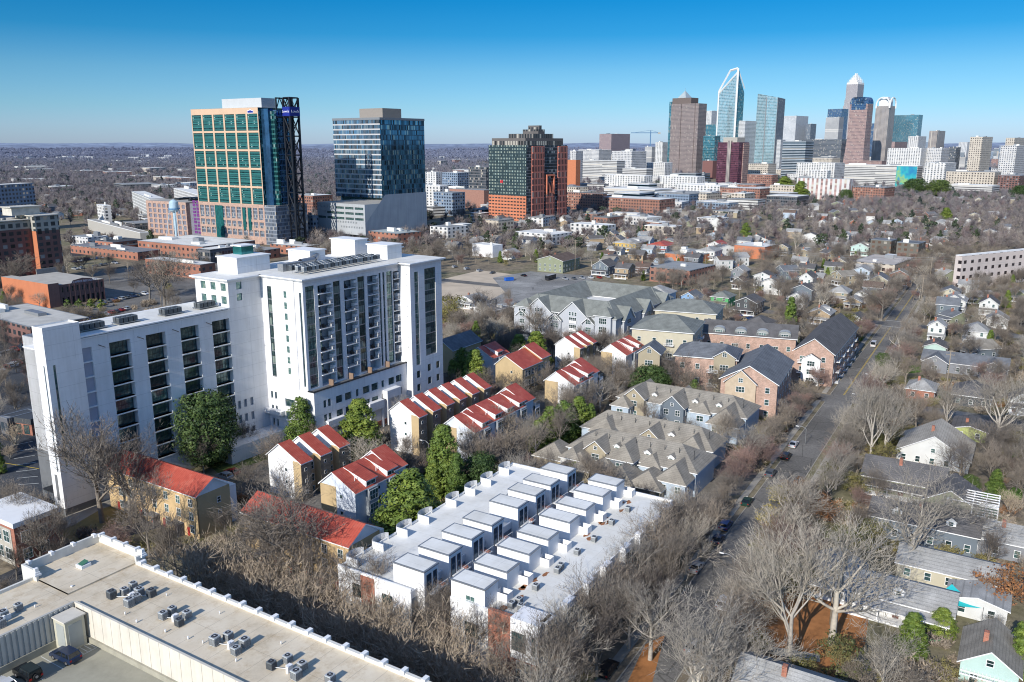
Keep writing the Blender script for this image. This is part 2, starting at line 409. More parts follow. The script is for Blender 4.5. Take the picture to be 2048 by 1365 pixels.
def lib():
    for i in range(5): LIB['bare', i] = make_lib(bare_tree, dict(seed=10+i, h=13, levels=5, twig=.045, kids=(7, 5, 5, 4, 4), spread=[.5, .6, .55, .68, .45][i]), BARK, TWIG, 'bare%d' % i)
    for i in range(4): LIB['pale', i] = make_lib(bare_tree, dict(seed=40+i, h=16, levels=5, kids=(7, 5, 5, 4, 3), spread=[.5, .6, .55, .62][i], thick=.024, twig=.05), BARKP, TWIGP, 'pale%d' % i)
    for i in range(3): LIB['vase', i] = make_lib(bare_tree, dict(seed=70+i, h=8, levels=4, kids=(6, 6, 5, 4), style='vase', spread=.62, twig=.05, thick=.03), BARKP, TWIGT, 'vase%d' % i)
    for i in range(3): LIB['red', i] = make_lib(bare_tree, dict(seed=90+i, h=9, levels=5, kids=(7, 6, 5, 4, 4), spread=.6, twig=.04), BARK, TWIGR, 'red%d' % i)
    for i in range(3): LIB['cone', i] = make_lib(leaf_cone, dict(seed=110+i, h=12, w=[2.9, 3.3, 2.6][i], n=12000, s=.32), BARK, GREEN, 'cone%d' % i)
    for i in range(2): LIB['dark', i] = make_lib(leaf_cone, dict(seed=120+i, h=14, w=5.2, n=14000, s=.42, shape='ball'), BARK, DGREEN, 'dark%d' % i)
    for i, (k, a, b, n) in enumerate((('rust', TWIGU, RUST, 900), ('yellow', TWIGY, YEL, 900), ('olive', TWIGY, OLIVE, 1000))):
        for v in range(2 if k == 'olive' else 1):
            T, C = bare_tree(150+i*3+v, h=6, levels=4, kids=(7, 6, 6, 5), spread=.75, first=.1, twig=.05)
            _, Q = leaf_cone(160+i*3+v, h=6, w=3.0, n=n, s=.3, shape='ball', base=.08)
            k0 = len(C.v); C.v += Q.v; C.f += [tuple(x+k0 for x in f) for f in Q.f]; C.m += [1]*len(Q.f); C.sm += Q.sm
            LIB[k, v] = (T.mesh('trunk_'+k, BARK, False), C.mesh('crown_'+k, [a, b], False))
    LIB['shrub', 0] = make_lib(leaf_cone, dict(seed=142, h=2.6, w=1.1, n=900, s=.25), BARK, GREEN, 'shrub')
H0 = dict(bare=13, pale=16, vase=8, red=9, cone=12, dark=14, olive=7, rust=6, yellow=5, shrub=2.6)
NV = dict(bare=5, pale=4, vase=3, red=3, cone=3, dark=2, olive=2, rust=1, yellow=1, shrub=1)
# true height of each variant, so that a tree asked to be h metres is h metres
TOPZ = {}
NAME = dict(bare='bare_tree', pale='bare_tree', vase='crape_myrtle', red='bare_tree', cone='evergreen_tree', dark='broadleaf_evergreen', olive='leafy_tree', rust='russet_tree', yellow='yellow_shrub', shrub='evergreen_shrub')
CAT = dict(bare='tree', pale='tree', vase='tree', red='tree', cone='tree', dark='tree', olive='tree', rust='tree', yellow='shrub', shrub='shrub')
TREES = []
def tree(kind, x, y, h, label, group=None, wide=1.0, z=0.0, v=None):
    v = R.randrange(NV[kind]) if v is None else v % NV[kind]
    tm, cm = LIB[kind, v]
    if (kind, v) not in TOPZ: TOPZ[kind, v] = max(p.co.z for p in cm.vertices)
    s = h/TOPZ[kind, v]
    r = thing(NAME[kind], label, CAT[kind], (x, y, z), R.uniform(0, 6.28), group)
    r.scale = (s*wide, s*wide, s)
    mk('trunk', tm, r); mk('crown', cm, r)
    TREES.append((x, y)); return r
def tree_px(kind, px, py, top, label, group=None, wide=1.0, v=None, z=0):
    """tree whose foot shows at (px,py) and whose tip shows at row top"""
    x, y = P(px, py, z); return tree(kind, x, y, max(1.5, zat(y, top)-z), label, group, wide, z, v)
def gn_scatter(name, pts, protos, label, cat):
    me = bpy.data.meshes.new(name); me.from_pydata([p[:3] for p in pts], [], [])
    for nm, typ, k in (('scl', 'FLOAT', 3), ('rz', 'FLOAT', 4), ('idx', 'INT', 5)):
        at = me.attributes.new(nm, typ, 'POINT'); at.data.foreach_set('value', [p[k] for p in pts])
    o = mk(name, me); tag(o, label, cat, None, 'stuff')
    col = bpy.data.collections.new(name+'_kit')
    for i, (m) in enumerate(protos):
        q = bpy.data.objects.new('%s_kit_%02d' % (name, i), m); col.objects.link(q)
    ng = bpy.data.node_groups.new(name, 'GeometryNodeTree')
    ng.interface.new_socket(name='Geometry', in_out='INPUT', socket_type='NodeSocketGeometry')
    ng.interface.new_socket(name='Geometry', in_out='OUTPUT', socket_type='NodeSocketGeometry')
    N = ng.nodes; L = ng.links
    gi = N.new('NodeGroupInput'); go = N.new('NodeGroupOutput'); ip = N.new('GeometryNodeInstanceOnPoints'); ci = N.new('GeometryNodeCollectionInfo')
    ci.inputs['Collection'].default_value = col; ci.inputs['Separate Children'].default_value = True; ci.inputs['Reset Children'].default_value = True
    def at(nm, dt):
        a = N.new('GeometryNodeInputNamedAttribute'); a.data_type = dt; a.inputs['Name'].default_value = nm; return a.outputs[0]
    cx = N.new('ShaderNodeCombineXYZ'); L.new(at('rz', 'FLOAT'), cx.inputs[2])
    mp = N.new('GeometryNodeMeshToPoints'); L.new(gi.outputs[0], mp.inputs[0])
    L.new(mp.outputs[0], ip.inputs['Points']); L.new(ci.outputs[0], ip.inputs['Instance']); ip.inputs['Pick Instance'].default_value = True
    L.new(at('idx', 'INT'), ip.inputs['Instance Index']); L.new(cx.outputs[0], ip.inputs['Rotation']); L.new(at('scl', 'FLOAT'), ip.inputs['Scale'])
    L.new(ip.outputs[0], go.inputs[0])
    md = o.modifiers.new('scatter', 'NODES'); md.node_group = ng
    return o
# ---------------------------------------------------------------- camera, light, sky
cam = bpy.data.cameras.new('camera'); cam.lens = 36*F/2048; cam.sensor_width = 36; cam.clip_start = 1; cam.clip_end = 80000
co = bpy.data.objects.new('camera', cam); COL.objects.link(co); co.location = (0, 0, H); co.rotation_euler = (math.pi/2-PT, 0, 0)
scene.camera = co
SAZ = 31.3; SEL = 27.5
sd = Vector((math.sin(rad(SAZ))*math.cos(rad(SEL)), math.cos(rad(SAZ))*math.cos(rad(SEL)), -math.sin(rad(SEL))))
sl = bpy.data.lights.new('sun', 'SUN'); sl.energy = 5.0; sl.angle = rad(.5); sl.color = (1, .955, .88)
so = bpy.data.objects.new('sun', sl); COL.objects.link(so); so.rotation_euler = sd.to_track_quat('-Z', 'Y').to_euler()
wd = bpy.data.worlds.new('World'); scene.world = wd; wd.use_nodes = True
wn = wd.node_tree.nodes; wl = wd.node_tree.links
sky = wn.new('ShaderNodeTexSky'); sky.sky_type = 'NISHITA'; sky.sun_disc = False
sky.sun_elevation = rad(SEL); sky.sun_rotation = rad(180+SAZ); sky.altitude = 100; sky.air_density = 1.0; sky.dust_density = .3; sky.ozone_density = 1.0
# colour ramp added over the sky: bluer low down, brightened overhead to lift shade
wc = wn.new('ShaderNodeTexCoord'); wx_ = wn.new('ShaderNodeSeparateXYZ'); wr_ = wn.new('ShaderNodeValToRGB'); wm2 = wn.new('ShaderNodeMix'); wm2.data_type = 'RGBA'; wm2.blend_type = 'MULTIPLY'; wm2.inputs[0].default_value = 1
wl.new(wc.outputs['Generated'], wx_.inputs[0]); wl.new(wx_.outputs[2], wr_.inputs[0])
st_ = [(.0, (.36, .52, 1)), (.02, (.33, .52, .95)), (.04, (.27, .50, .84)), (.078, (.19, .44, .72)), (.117, (.05, .34, .63)), (.155, (.015, .31, .60)), (.35, (.50, .70, 1.0)), (1, (1.0, 1.12, 1.3))]
el = wr_.color_ramp.elements
while len(el) < len(st_): el.new(.5)
for i, (p_, c_) in enumerate(st_): el[i].position = p_; el[i].color = (*c_, 1)
wl.new(sky.outputs[0], wm2.inputs[6]); wl.new(wr_.outputs[0], wm2.inputs[7]); wl.new(wm2.outputs[2], wn['Background'].inputs[0]); wn['Background'].inputs[1].default_value = .15
scene.view_settings.view_transform = 'Standard'; scene.view_settings.look = 'None'; scene.view_settings.exposure = 0; scene.view_settings.gamma = 1
scene.cycles.max_bounces = 5; scene.cycles.diffuse_bounces = 2; scene.cycles.glossy_bounces = 3; scene.cycles.transmission_bounces = 2; scene.cycles.transparent_max_bounces = 4
scene.cycles.caustics_reflective = False; scene.cycles.caustics_refractive = False
scene.cycles.filter_width = 1.1
# ---------------------------------------------------------------- ground
def groundmat():
    t = NT('ground_litter')
    a = t.ramp(t.noise(.018, 6), [(.35, (.17, .145, .11)), (.48, (.28, .23, .165)), (.6, (.20, .185, .11)), (.75, (.36, .30, .22))])
    b = t.ramp(t.noise(.25, 6, rough=.75), [(.3, (.45, .45, .45)), (.55, (1, 1, 1)), (.75, (1.5, 1.4, 1.25))])
    return t.fin(t.mix(1.0, a, b, 'MULTIPLY'), .95, 0, .1)
g = MB(); g.face([(-30000, -400, 0), (30000, -400, 0), (30000, 45000, 0), (-30000, 45000, 0)])
structure('ground', g, groundmat())
def asphalt(name, col):
    t = NT(name); a = t.ramp(t.noise(.05, 6), [(.3, sc(col, .75)), (.55, col), (.72, sc(col, 1.35))])
    b = t.ramp(t.noise(1.6, 5, rough=.8), [(.35, (.75, .75, .75)), (.65, (1.2, 1.2, 1.2))])
    tc = t.node('ShaderNodeTexCoord'); vo = t.node('ShaderNodeTexVoronoi', feature='DISTANCE_TO_EDGE'); vo.inputs['Scale'].default_value = .13; t.l.new(tc.outputs['Object'], vo.inputs['Vector'])
    c = t.mix(1.0, a, b, 'MULTIPLY'); c = t.mix(t.M('MULTIPLY', t.M('LESS_THAN', vo.outputs['Distance'], .012), .55), c, sc(col, .35))
    v2 = t.node('ShaderNodeTexVoronoi', feature='F1'); v2.inputs['Scale'].default_value = .06; t.l.new(tc.outputs['Object'], v2.inputs['Vector']); c = t.mix(1.0, c, t.ramp(v2.outputs['Color'], [(.2, (.85, .85, .85)), (.8, (1.12, 1.12, 1.12))]), 'MULTIPLY')
    return t.fin(c, .9, 0, .2)
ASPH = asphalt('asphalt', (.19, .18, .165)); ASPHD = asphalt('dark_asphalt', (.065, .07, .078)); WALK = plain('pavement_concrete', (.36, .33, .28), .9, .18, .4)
PAINTW = plain('road_paint', (.62, .62, .58), .8, .15, 2); PAINTY = plain('yellow_road_paint', (.55, .38, .06), .8, .15, 2)
LITTER = plain('orange_leaf_litter', (.36, .155, .055), .95, .35, .5); GRASS = plain('lawn_grass', (.10, .13, .035), .95, .3, .4); DRYG = plain('dry_grass', (.24, .2, .09), .95, .3, .4)
SAND = plain('bare_sand', (.56, .46, .34), .95, .2, .08)
def sheet(name, px, z, mat, zq=0.0):
    m = MB(); m.face([(*P(x, y, zq), z) for x, y in px][::-1]); 
    # make sure it faces up
    n = Vector((0, 0, 0)); p = [Vector(v) for v in m.v]
    for i in range(len(p)): n += p[i].cross(p[(i+1) % len(p)])
    if n.z < 0: m.f = [tuple(reversed(m.f[0]))]
    return structure(name, m, mat)
ST0 = P(1505, 1000); SA = 30.36; SU, SV = UV(SA)
def srect(name, x0, x1, y0, y1, z, mat, th=0.0, o=ST0, A=SA):
    m = MB(); pts = [(*W(o, x, y, A), z) for x, y in ((x0, y0), (x1, y0), (x1, y1), (x0, y1))]
    m.face(pts)
    if th:
        for i in range(4):
            a, b = pts[i], pts[(i+1) % 4]; m.face([(a[0], a[1], z-th), (b[0], b[1], z-th), b, a])
    return structure(name, m, mat)
RW = 7.6
srect('street', -120, 1900, -RW, 0, .02, ASPH)
foot(ST0, -120, 1900, -11.5, 2.0, SA)
srect('cross_street', 90, 98, -260, -RW, .018, ASPH); srect('cross_street', 222, 231, -260, -RW, .018, ASPH); srect('cross_street', 222, 231, 0, 300, .018, ASPH)
srect('cross_street', 88, 96, 0, 24, .018, ASPH)
for a in (90, 222): foot(ST0, a, a+9, -260, 0, SA)
foot(ST0, 222, 231, 0, 300, SA)
for (a, b) in ((-120, 88), (97, 221), (232, 700)):
    srect('pavement', a, b, 1.4, 2.9, .14, WALK, .14); srect('kerb', a, b, 0, .2, .13, WALK, .13)
for (a, b) in ((-120, 89), (99, 221), (232, 700)):
    srect('pavement', a, b, -RW-3, -RW-1.6, .14, WALK, .14); srect('kerb', a, b, -RW-.2, -RW, .13, WALK, .13)
for (a, b) in ((98, 218), (236, 1200)):
    m = MB()
    for dy in (-3.95, -3.65): m.face([(*W(ST0, a, dy-.07, SA), .026), (*W(ST0, b, dy-.07, SA), .026), (*W(ST0, b, dy+.07, SA), .026), (*W(ST0, a, dy+.07, SA), .026)])
    structure('road_marking', m, PAINTY)
m = MB()
for x in (219.5, 233.5): m.face([(*W(ST0, x, -7.4, SA), .027), (*W(ST0, x+.5, -7.4, SA), .027), (*W(ST0, x+.5, -.2, SA), .027), (*W(ST0, x, -.2, SA), .027)])
structure('road_marking', m, PAINTW)
# left side: streets and parking in the shade of the white tower
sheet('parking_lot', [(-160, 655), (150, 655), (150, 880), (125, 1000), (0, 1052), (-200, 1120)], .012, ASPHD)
sheet('parking_lot', [(120, 665), (560, 600), (560, 545), (395, 500), (200, 560)], .012, ASPH)
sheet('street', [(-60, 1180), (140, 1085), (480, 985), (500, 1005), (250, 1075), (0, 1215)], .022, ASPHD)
sheet('pavement', [(-20, 1075), (110, 1030), (300, 965), (310, 978), (120, 1062), (0, 1120)], .02, WALK)
sheet('lawn', [(118, 1068), (200, 1020), (400, 950), (440, 985), (250, 1040), (150, 1085)], .03, DRYG)
sheet('lawn', [(380, 900), (560, 860), (580, 905), (440, 950)], .03, GRASS)
sheet('street', [(190, 560), (420, 528), (640, 498), (620, 490), (400, 518), (180, 545)], .024, ASPH)
sheet('street', [(140, 500), (420, 480), (640, 462), (640, 470), (420, 490), (140, 514)], .024, ASPHD)
sheet('driveway', [(540, 905), (930, 690), (1330, 690), (1010, 960), (720, 1140), (430, 1030)], .014, asphalt('drive', (.17, .155, .135)))
sheet('driveway', [(1150, 900), (1560, 690), (1640, 800), (1480, 990), (1330, 1010), (1080, 990)], .016, asphalt('drive2', (.2, .18, .15)))
sheet('bare_lot', [(880, 640), (880, 560), (960, 541), (1050, 552), (1060, 600), (960, 625)], .012, SAND)
sheet('parking_lot', [(985, 556), (1060, 543), (1175, 552), (1215, 590), (1100, 625), (960, 612), (1010, 585)], .02, asphalt('pale_asphalt', (.30, .29, .27)))
for a, b in (((880, 640), (1215, 541)),): FOOT.append((P(1030, 590), -75, 75, -28, 32, UV(80)))
sheet('leaf_litter', [(1500, 1230), (1560, 1190), (1640, 1170), (1740, 1215), (1730, 1290), (1640, 1400), (1490, 1330)], .03, LITTER)
sheet('leaf_litter', [(1480, 1180), (1530, 1170), (1530, 1240), (1470, 1250)], .031, LITTER)
sheet('leaf_litter', [(1230, 1420), (1290, 1290), (1330, 1270), (1290, 1420)], .031, LITTER)
FOOT.append((P(1610, 1262), -10, 10, -13, 12, UV(60)))
sheet('garden_path', [(1520, 1290), (1640, 1310), (1640, 1325), (1515, 1305)], .04, WALK)
sheet('lawn', [(1806, 733), (1850, 728), (1868, 742), (1812, 748)], .03, plain('green_lawn', (.08, .16, .02), .95, .3, .5))
sheet('lawn', [(1790, 752), (1850, 752), (1870, 790), (1800, 830), (1775, 800)], .028, DRYG)
sheet('lawn', [(1945, 1000), (2060, 1000), (2060, 980), (1990, 970)], .028, plain('green_lawn', (.08, .16, .02)))
sheet('driveway', [(1940, 880), (2060, 905), (2060, 860), (1960, 850)], .022, ASPH)
m = MB()
for i in range(7):
    x0, y0 = 24+i*2, 892+i*13
    a = P(x0, y0); b = P(x0+42, y0-9+i); d = (b[0]-a[0], b[1]-a[1]); L = math.hypot(*d); n = (-d[1]/L*.1, d[0]/L*.1)
    m.face([(a[0]-n[0], a[1]-n[1], .02), (b[0]-n[0], b[1]-n[1], .02), (b[0]+n[0], b[1]+n[1], .02), (a[0]+n[0], a[1]+n[1], .02)])
structure('parking_marking', m, PAINTW)
m = MB(); a = P(0, 925); b = P(78, 938); m.face([(a[0], a[1]-.15, .021), (b[0], b[1]-.15, .021), (b[0], b[1]+.15, .021), (a[0], a[1]+.15, .021)])
structure('parking_marking', m, PAINTY)
# hills on the horizon
def hillmat():
    t = NT('hill_forest')
    tc = t.node('ShaderNodeTexCoord'); sp = t.node('ShaderNodeSeparateXYZ'); t.l.new(tc.outputs['Object'], sp.inputs[0])
    far = t.ramp(t.M('DIVIDE', sp.outputs[1], 16000.0), [(.2, (.18, .18, .21)), (.5, (.20, .23, .31)), (.8, (.27, .33, .44))])  # blue distance haze put into the forest colour
    mp = t.node('ShaderNodeMapping'); mp.inputs['Scale'].default_value = (1, .35, 1); t.l.new(tc.outputs['Object'], mp.inputs[0])
    n = t.node('ShaderNodeTexNoise'); t.l.new(mp.outputs[0], n.inputs['Vector']); n.inputs['Scale'].default_value = .008; n.inputs['Detail'].default_value = 8; n.inputs['Roughness'].default_value = .7
    return t.fin(t.mix(1.0, far, t.ramp(n.outputs['Fac'], [(.3, (.5, .5, .5)), (.5, (.95, .95, .95)), (.7, (1.5, 1.45, 1.35))]), 'MULTIPLY'), 1, 0, 0)
def hills():
    m = MB(); nx, ny = 150, 60
    def hgt(x, y):
        k = min(1, max(0, (y-3600)/3000.0)); f = min(1, max(0, (y-7000)/9000.0))
        return -2+k*14*(.6+noise.noise(Vector((x*.0011, y*.0011, 3)))*1.1)+f*(62+45*noise.noise(Vector((x*.00035, y*.00025, 7)))+12*noise.noise(Vector((x*.0016, y*.001, 1))))
    g = {}
    for j in range(ny+1):
        y = 3600+(16500-3600)*(j/ny)**1.15
        for i in range(nx+1):
            x = (-1+2*i/nx)*(y*.95+2500); g[i, j] = len(m.v); m.v.append((x, y, hgt(x, y)))
    for j in range(ny):
        for i in range(nx): m.f.append((g[i, j], g[i+1, j], g[i+1, j+1], g[i, j+1])); m.m.append(0); m.sm.append(True)
    o = mk('hills', m.mesh('hills', hillmat(), False)); tag(o, None, None, None, 'structure')
hills()
# ---------------------------------------------------------------- shared parts
WIN = {}
def window_mesh(w, h, style='sash', frame=None, glass=None):
    """window seen from -y, sill centre at the origin"""
    frame = frame or WTRIM; glass = glass or GLASS
    key = (round(w, 2), round(h, 2), style, frame.name, glass.name)
    if key in WIN: return WIN[key]
    m = MB(); t = .09 if style != 'thin' else .05; a = w/2
    m.face([(-a, -.02, 0), (a, -.02, 0), (a, -.02, h), (-a, -.02, h)], 1)
    m.box(-a-t, a+t, -.07, .0, -t, 0, 0, skip='k'); m.box(-a-t, a+t, -.07, .0, h, h+t, 0, skip='k')
    m.box(-a-t, -a, -.06, .0, 0, h, 0, skip='kb'); m.box(a, a+t, -.06, .0, 0, h, 0, skip='kb')
    if style in ('sash', 'grid'): m.box(-a, a, -.05, -.021, h*.5-.035, h*.5+.035, 0, skip='k')
    nb = {'sash': 1 if w > 1.3 else 0, 'grid': max(1, int(w/1.0)), 'thin': max(0, int(w/1.4)), 'strip': max(0, int(w/1.1))}[style]
    for i in range(nb):
        x = -a+(i+1)*w/(nb+1); m.box(x-.04, x+.04, -.05, -.021, 0, h, 0, skip='kb')
    if style == 'strip':
        n = max(2, int(h/3.1))
        for i in range(n):
            z = h*i/n; q = h/n; m.box(-a, a, -.06, -.021, z-.07, z+.2, 2, skip='k'); m.box(-a, a, -.05, -.021, z+q*.62, z+q*.66, 0, skip='k')
            if (i*7+int(h)) % 3: m.face([(-a+.05, -.03, z+.25), (a*((i % 2)*.9), -.03, z+.25), (a*((i % 2)*.9), -.03, z+q*.6), (-a+.05, -.03, z+q*.6)], 3)
    WIN[key] = m.mesh('window', [frame, glass, STEEL, plain('curtained_glass', (.20, .25, .22), .2, .3, 1.0)]); return WIN[key]
def win(par, ax, c, u, z, w, h, style='sash', frame=None, glass=None, name='window'):
    me = window_mesh(w, h, style, frame, glass)
    return mk(name, me, par, (u, c, z) if ax == 'R' else (c, u, z), 0 if ax == 'R' else -math.pi/2)
def gable_roof(m, x0, x1, y0, y1, ze, zr, ax='x', over=.5, th=.22, hip=0.0, mt=0, mtrim=1, shift=.5):
    """pitched roof; ridge runs along ax"""
    x0 -= over; x1 += over; y0 -= over; y1 += over
    if ax == 'x': P0 = lambda a, b, z: (a, b, z); a0, a1, b0, b1 = x0, x1, y0, y1
    else: P0 = lambda a, b, z: (b, a, z); a0, a1, b0, b1 = y0, y1, x0, x1
    bm = b0+(b1-b0)*shift
    fl = (lambda p: p) if ax == 'x' else (lambda p: p[::-1])
    for dz, q in ((th, 0), (0, 1)):
        f2 = (lambda p: fl(p)) if not q else (lambda p: fl(p)[::-1])
        m.face(f2([P0(a0, b0, ze+dz), P0(a1, b0, ze+dz), P0(a1-hip, bm, zr+dz), P0(a0+hip, bm, zr+dz)]), mt if not q else mtrim)
        m.face(f2([P0(a1, b1, ze+dz), P0(a0, b1, ze+dz), P0(a0+hip, bm, zr+dz), P0(a1-hip, bm, zr+dz)]), mt if not q else mtrim)
        if hip:
            m.face(f2([P0(a0, b1, ze+dz), P0(a0, b0, ze+dz), P0(a0+hip, bm, zr+dz)]), mt if not q else mtrim)
            m.face(f2([P0(a1, b0, ze+dz), P0(a1, b1, ze+dz), P0(a1-hip, bm, zr+dz)]), mt if not q else mtrim)
    e = [(a0, b0), (a1, b0), (a1, b1), (a0, b1)]
    m.face(fl([P0(a0, b0, ze), P0(a1, b0, ze), P0(a1, b0, ze+th), P0(a0, b0, ze+th)]), mtrim)
    m.face(fl([P0(a1, b1, ze), P0(a0, b1, ze), P0(a0, b1, ze+th), P0(a1, b1, ze+th)]), mtrim)
    if hip:
        m.face(fl([P0(a0, b1, ze), P0(a0, b0, ze), P0(a0, b0, ze+th), P0(a0, b1, ze+th)]), mtrim)
        m.face(fl([P0(a1, b0, ze), P0(a1, b1, ze), P0(a1, b1, ze+th), P0(a1, b0, ze+th)]), mtrim)
    else:
        for a, s in ((a0, 1), (a1, 0)):
            for (p, q) in (((b0, ze), (bm, zr)), ((bm, zr), (b1, ze))):
                f = [P0(a, p[0], p[1]), P0(a, q[0], q[1]), P0(a, q[0], q[1]+th), P0(a, p[0], p[1]+th)]
                m.face(fl(f[::-1] if s else f), mtrim)
    return m
def gable_wall(m, x0, x1, y0, y1, z0, ze, zr, ax='x', mt=0, mg=None, shift=.5, skip='tb'):
    """body under a pitched roof, gable triangles included"""
    mg = mt if mg is None else mg
    m.box(x0, x1, y0, y1, z0, ze, mt, skip=skip)
    if ax == 'x':
        ym = y0+(y1-y0)*shift
        m.face([(x0, y1, ze), (x0, y0, ze), (x0, ym, zr)], mg); m.face([(x1, y0, ze), (x1, y1, ze), (x1, ym, zr)], mg)
    else:
        xm = x0+(x1-x0)*shift
        m.face([(x0, y0, ze), (x1, y0, ze), (xm, y0, zr)], mg); m.face([(x1, y1, ze), (x0, y1, ze), (xm, y1, zr)], mg)
    return m
# condenser: casing with louvre bands, corner posts, fan grille with hub
def condenser_meshes(w=.95, h=1.15, col=None):
    b = MB(); b.box(-w/2, w/2, -w/2, w/2, .08, h, 0, 0, 'b')
    for i in range(7):
        z = .18+i*(h-.3)/7; b.box(-w/2-.02, w/2+.02, -w/2-.02, w/2+.02, z, z+.05, 1, 1)
    f = MB(); n = 14
    f.face([(math.cos(2*math.pi*i/n)*w*.4, math.sin(2*math.pi*i/n)*w*.4, h+.012) for i in range(n)], 1)
    f.face([(math.cos(2*math.pi*i/8)*w*.13, math.sin(2*math.pi*i/8)*w*.13, h+.04) for i in range(8)], 0)
    for i in range(4):
        a = i*math.pi/2; f.box(-.02, .02, -.02, .02, h, h+.001)
        f.face([(math.cos(a)*w*.4-math.sin(a)*.02, math.sin(a)*w*.4+math.cos(a)*.02, h+.03), (math.cos(a)*.05, math.sin(a)*.05, h+.03), (math.cos(a)*w*.4+math.sin(a)*.02, math.sin(a)*w*.4-math.cos(a)*.02, h+.03)][::-1], 0)
    return b, f
CG = plain('condenser_grey', (.52, .545, .55), .6, .15, 2, .3); CD = plain('condenser_dark', (.18, .20, .21), .5, .2, 2, .3); CB = plain('condenser_slots', (.03, .03, .035), .7, .1)
_b, _f = condenser_meshes(); AC_B = {'grey': _b.mesh('casing_grey', [CG, CB]), 'dark': _b.mesh('casing_dark', [CD, CB])}; AC_F = {'grey': _f.mesh('fan_grey', [CG, CB]), 'dark': _f.mesh('fan_dark', [CD, CB])}
def condenser(x, y, z, rz, label, group, kind='grey', s=1.0, parts=True):
    t = thing('air_conditioner', label, 'air conditioner', (x, y, z), rz, group); t.scale = (s,)*3
    mk('casing', AC_B[kind], t)
    if parts: mk('fan_grille', AC_F[kind], t)
    return t
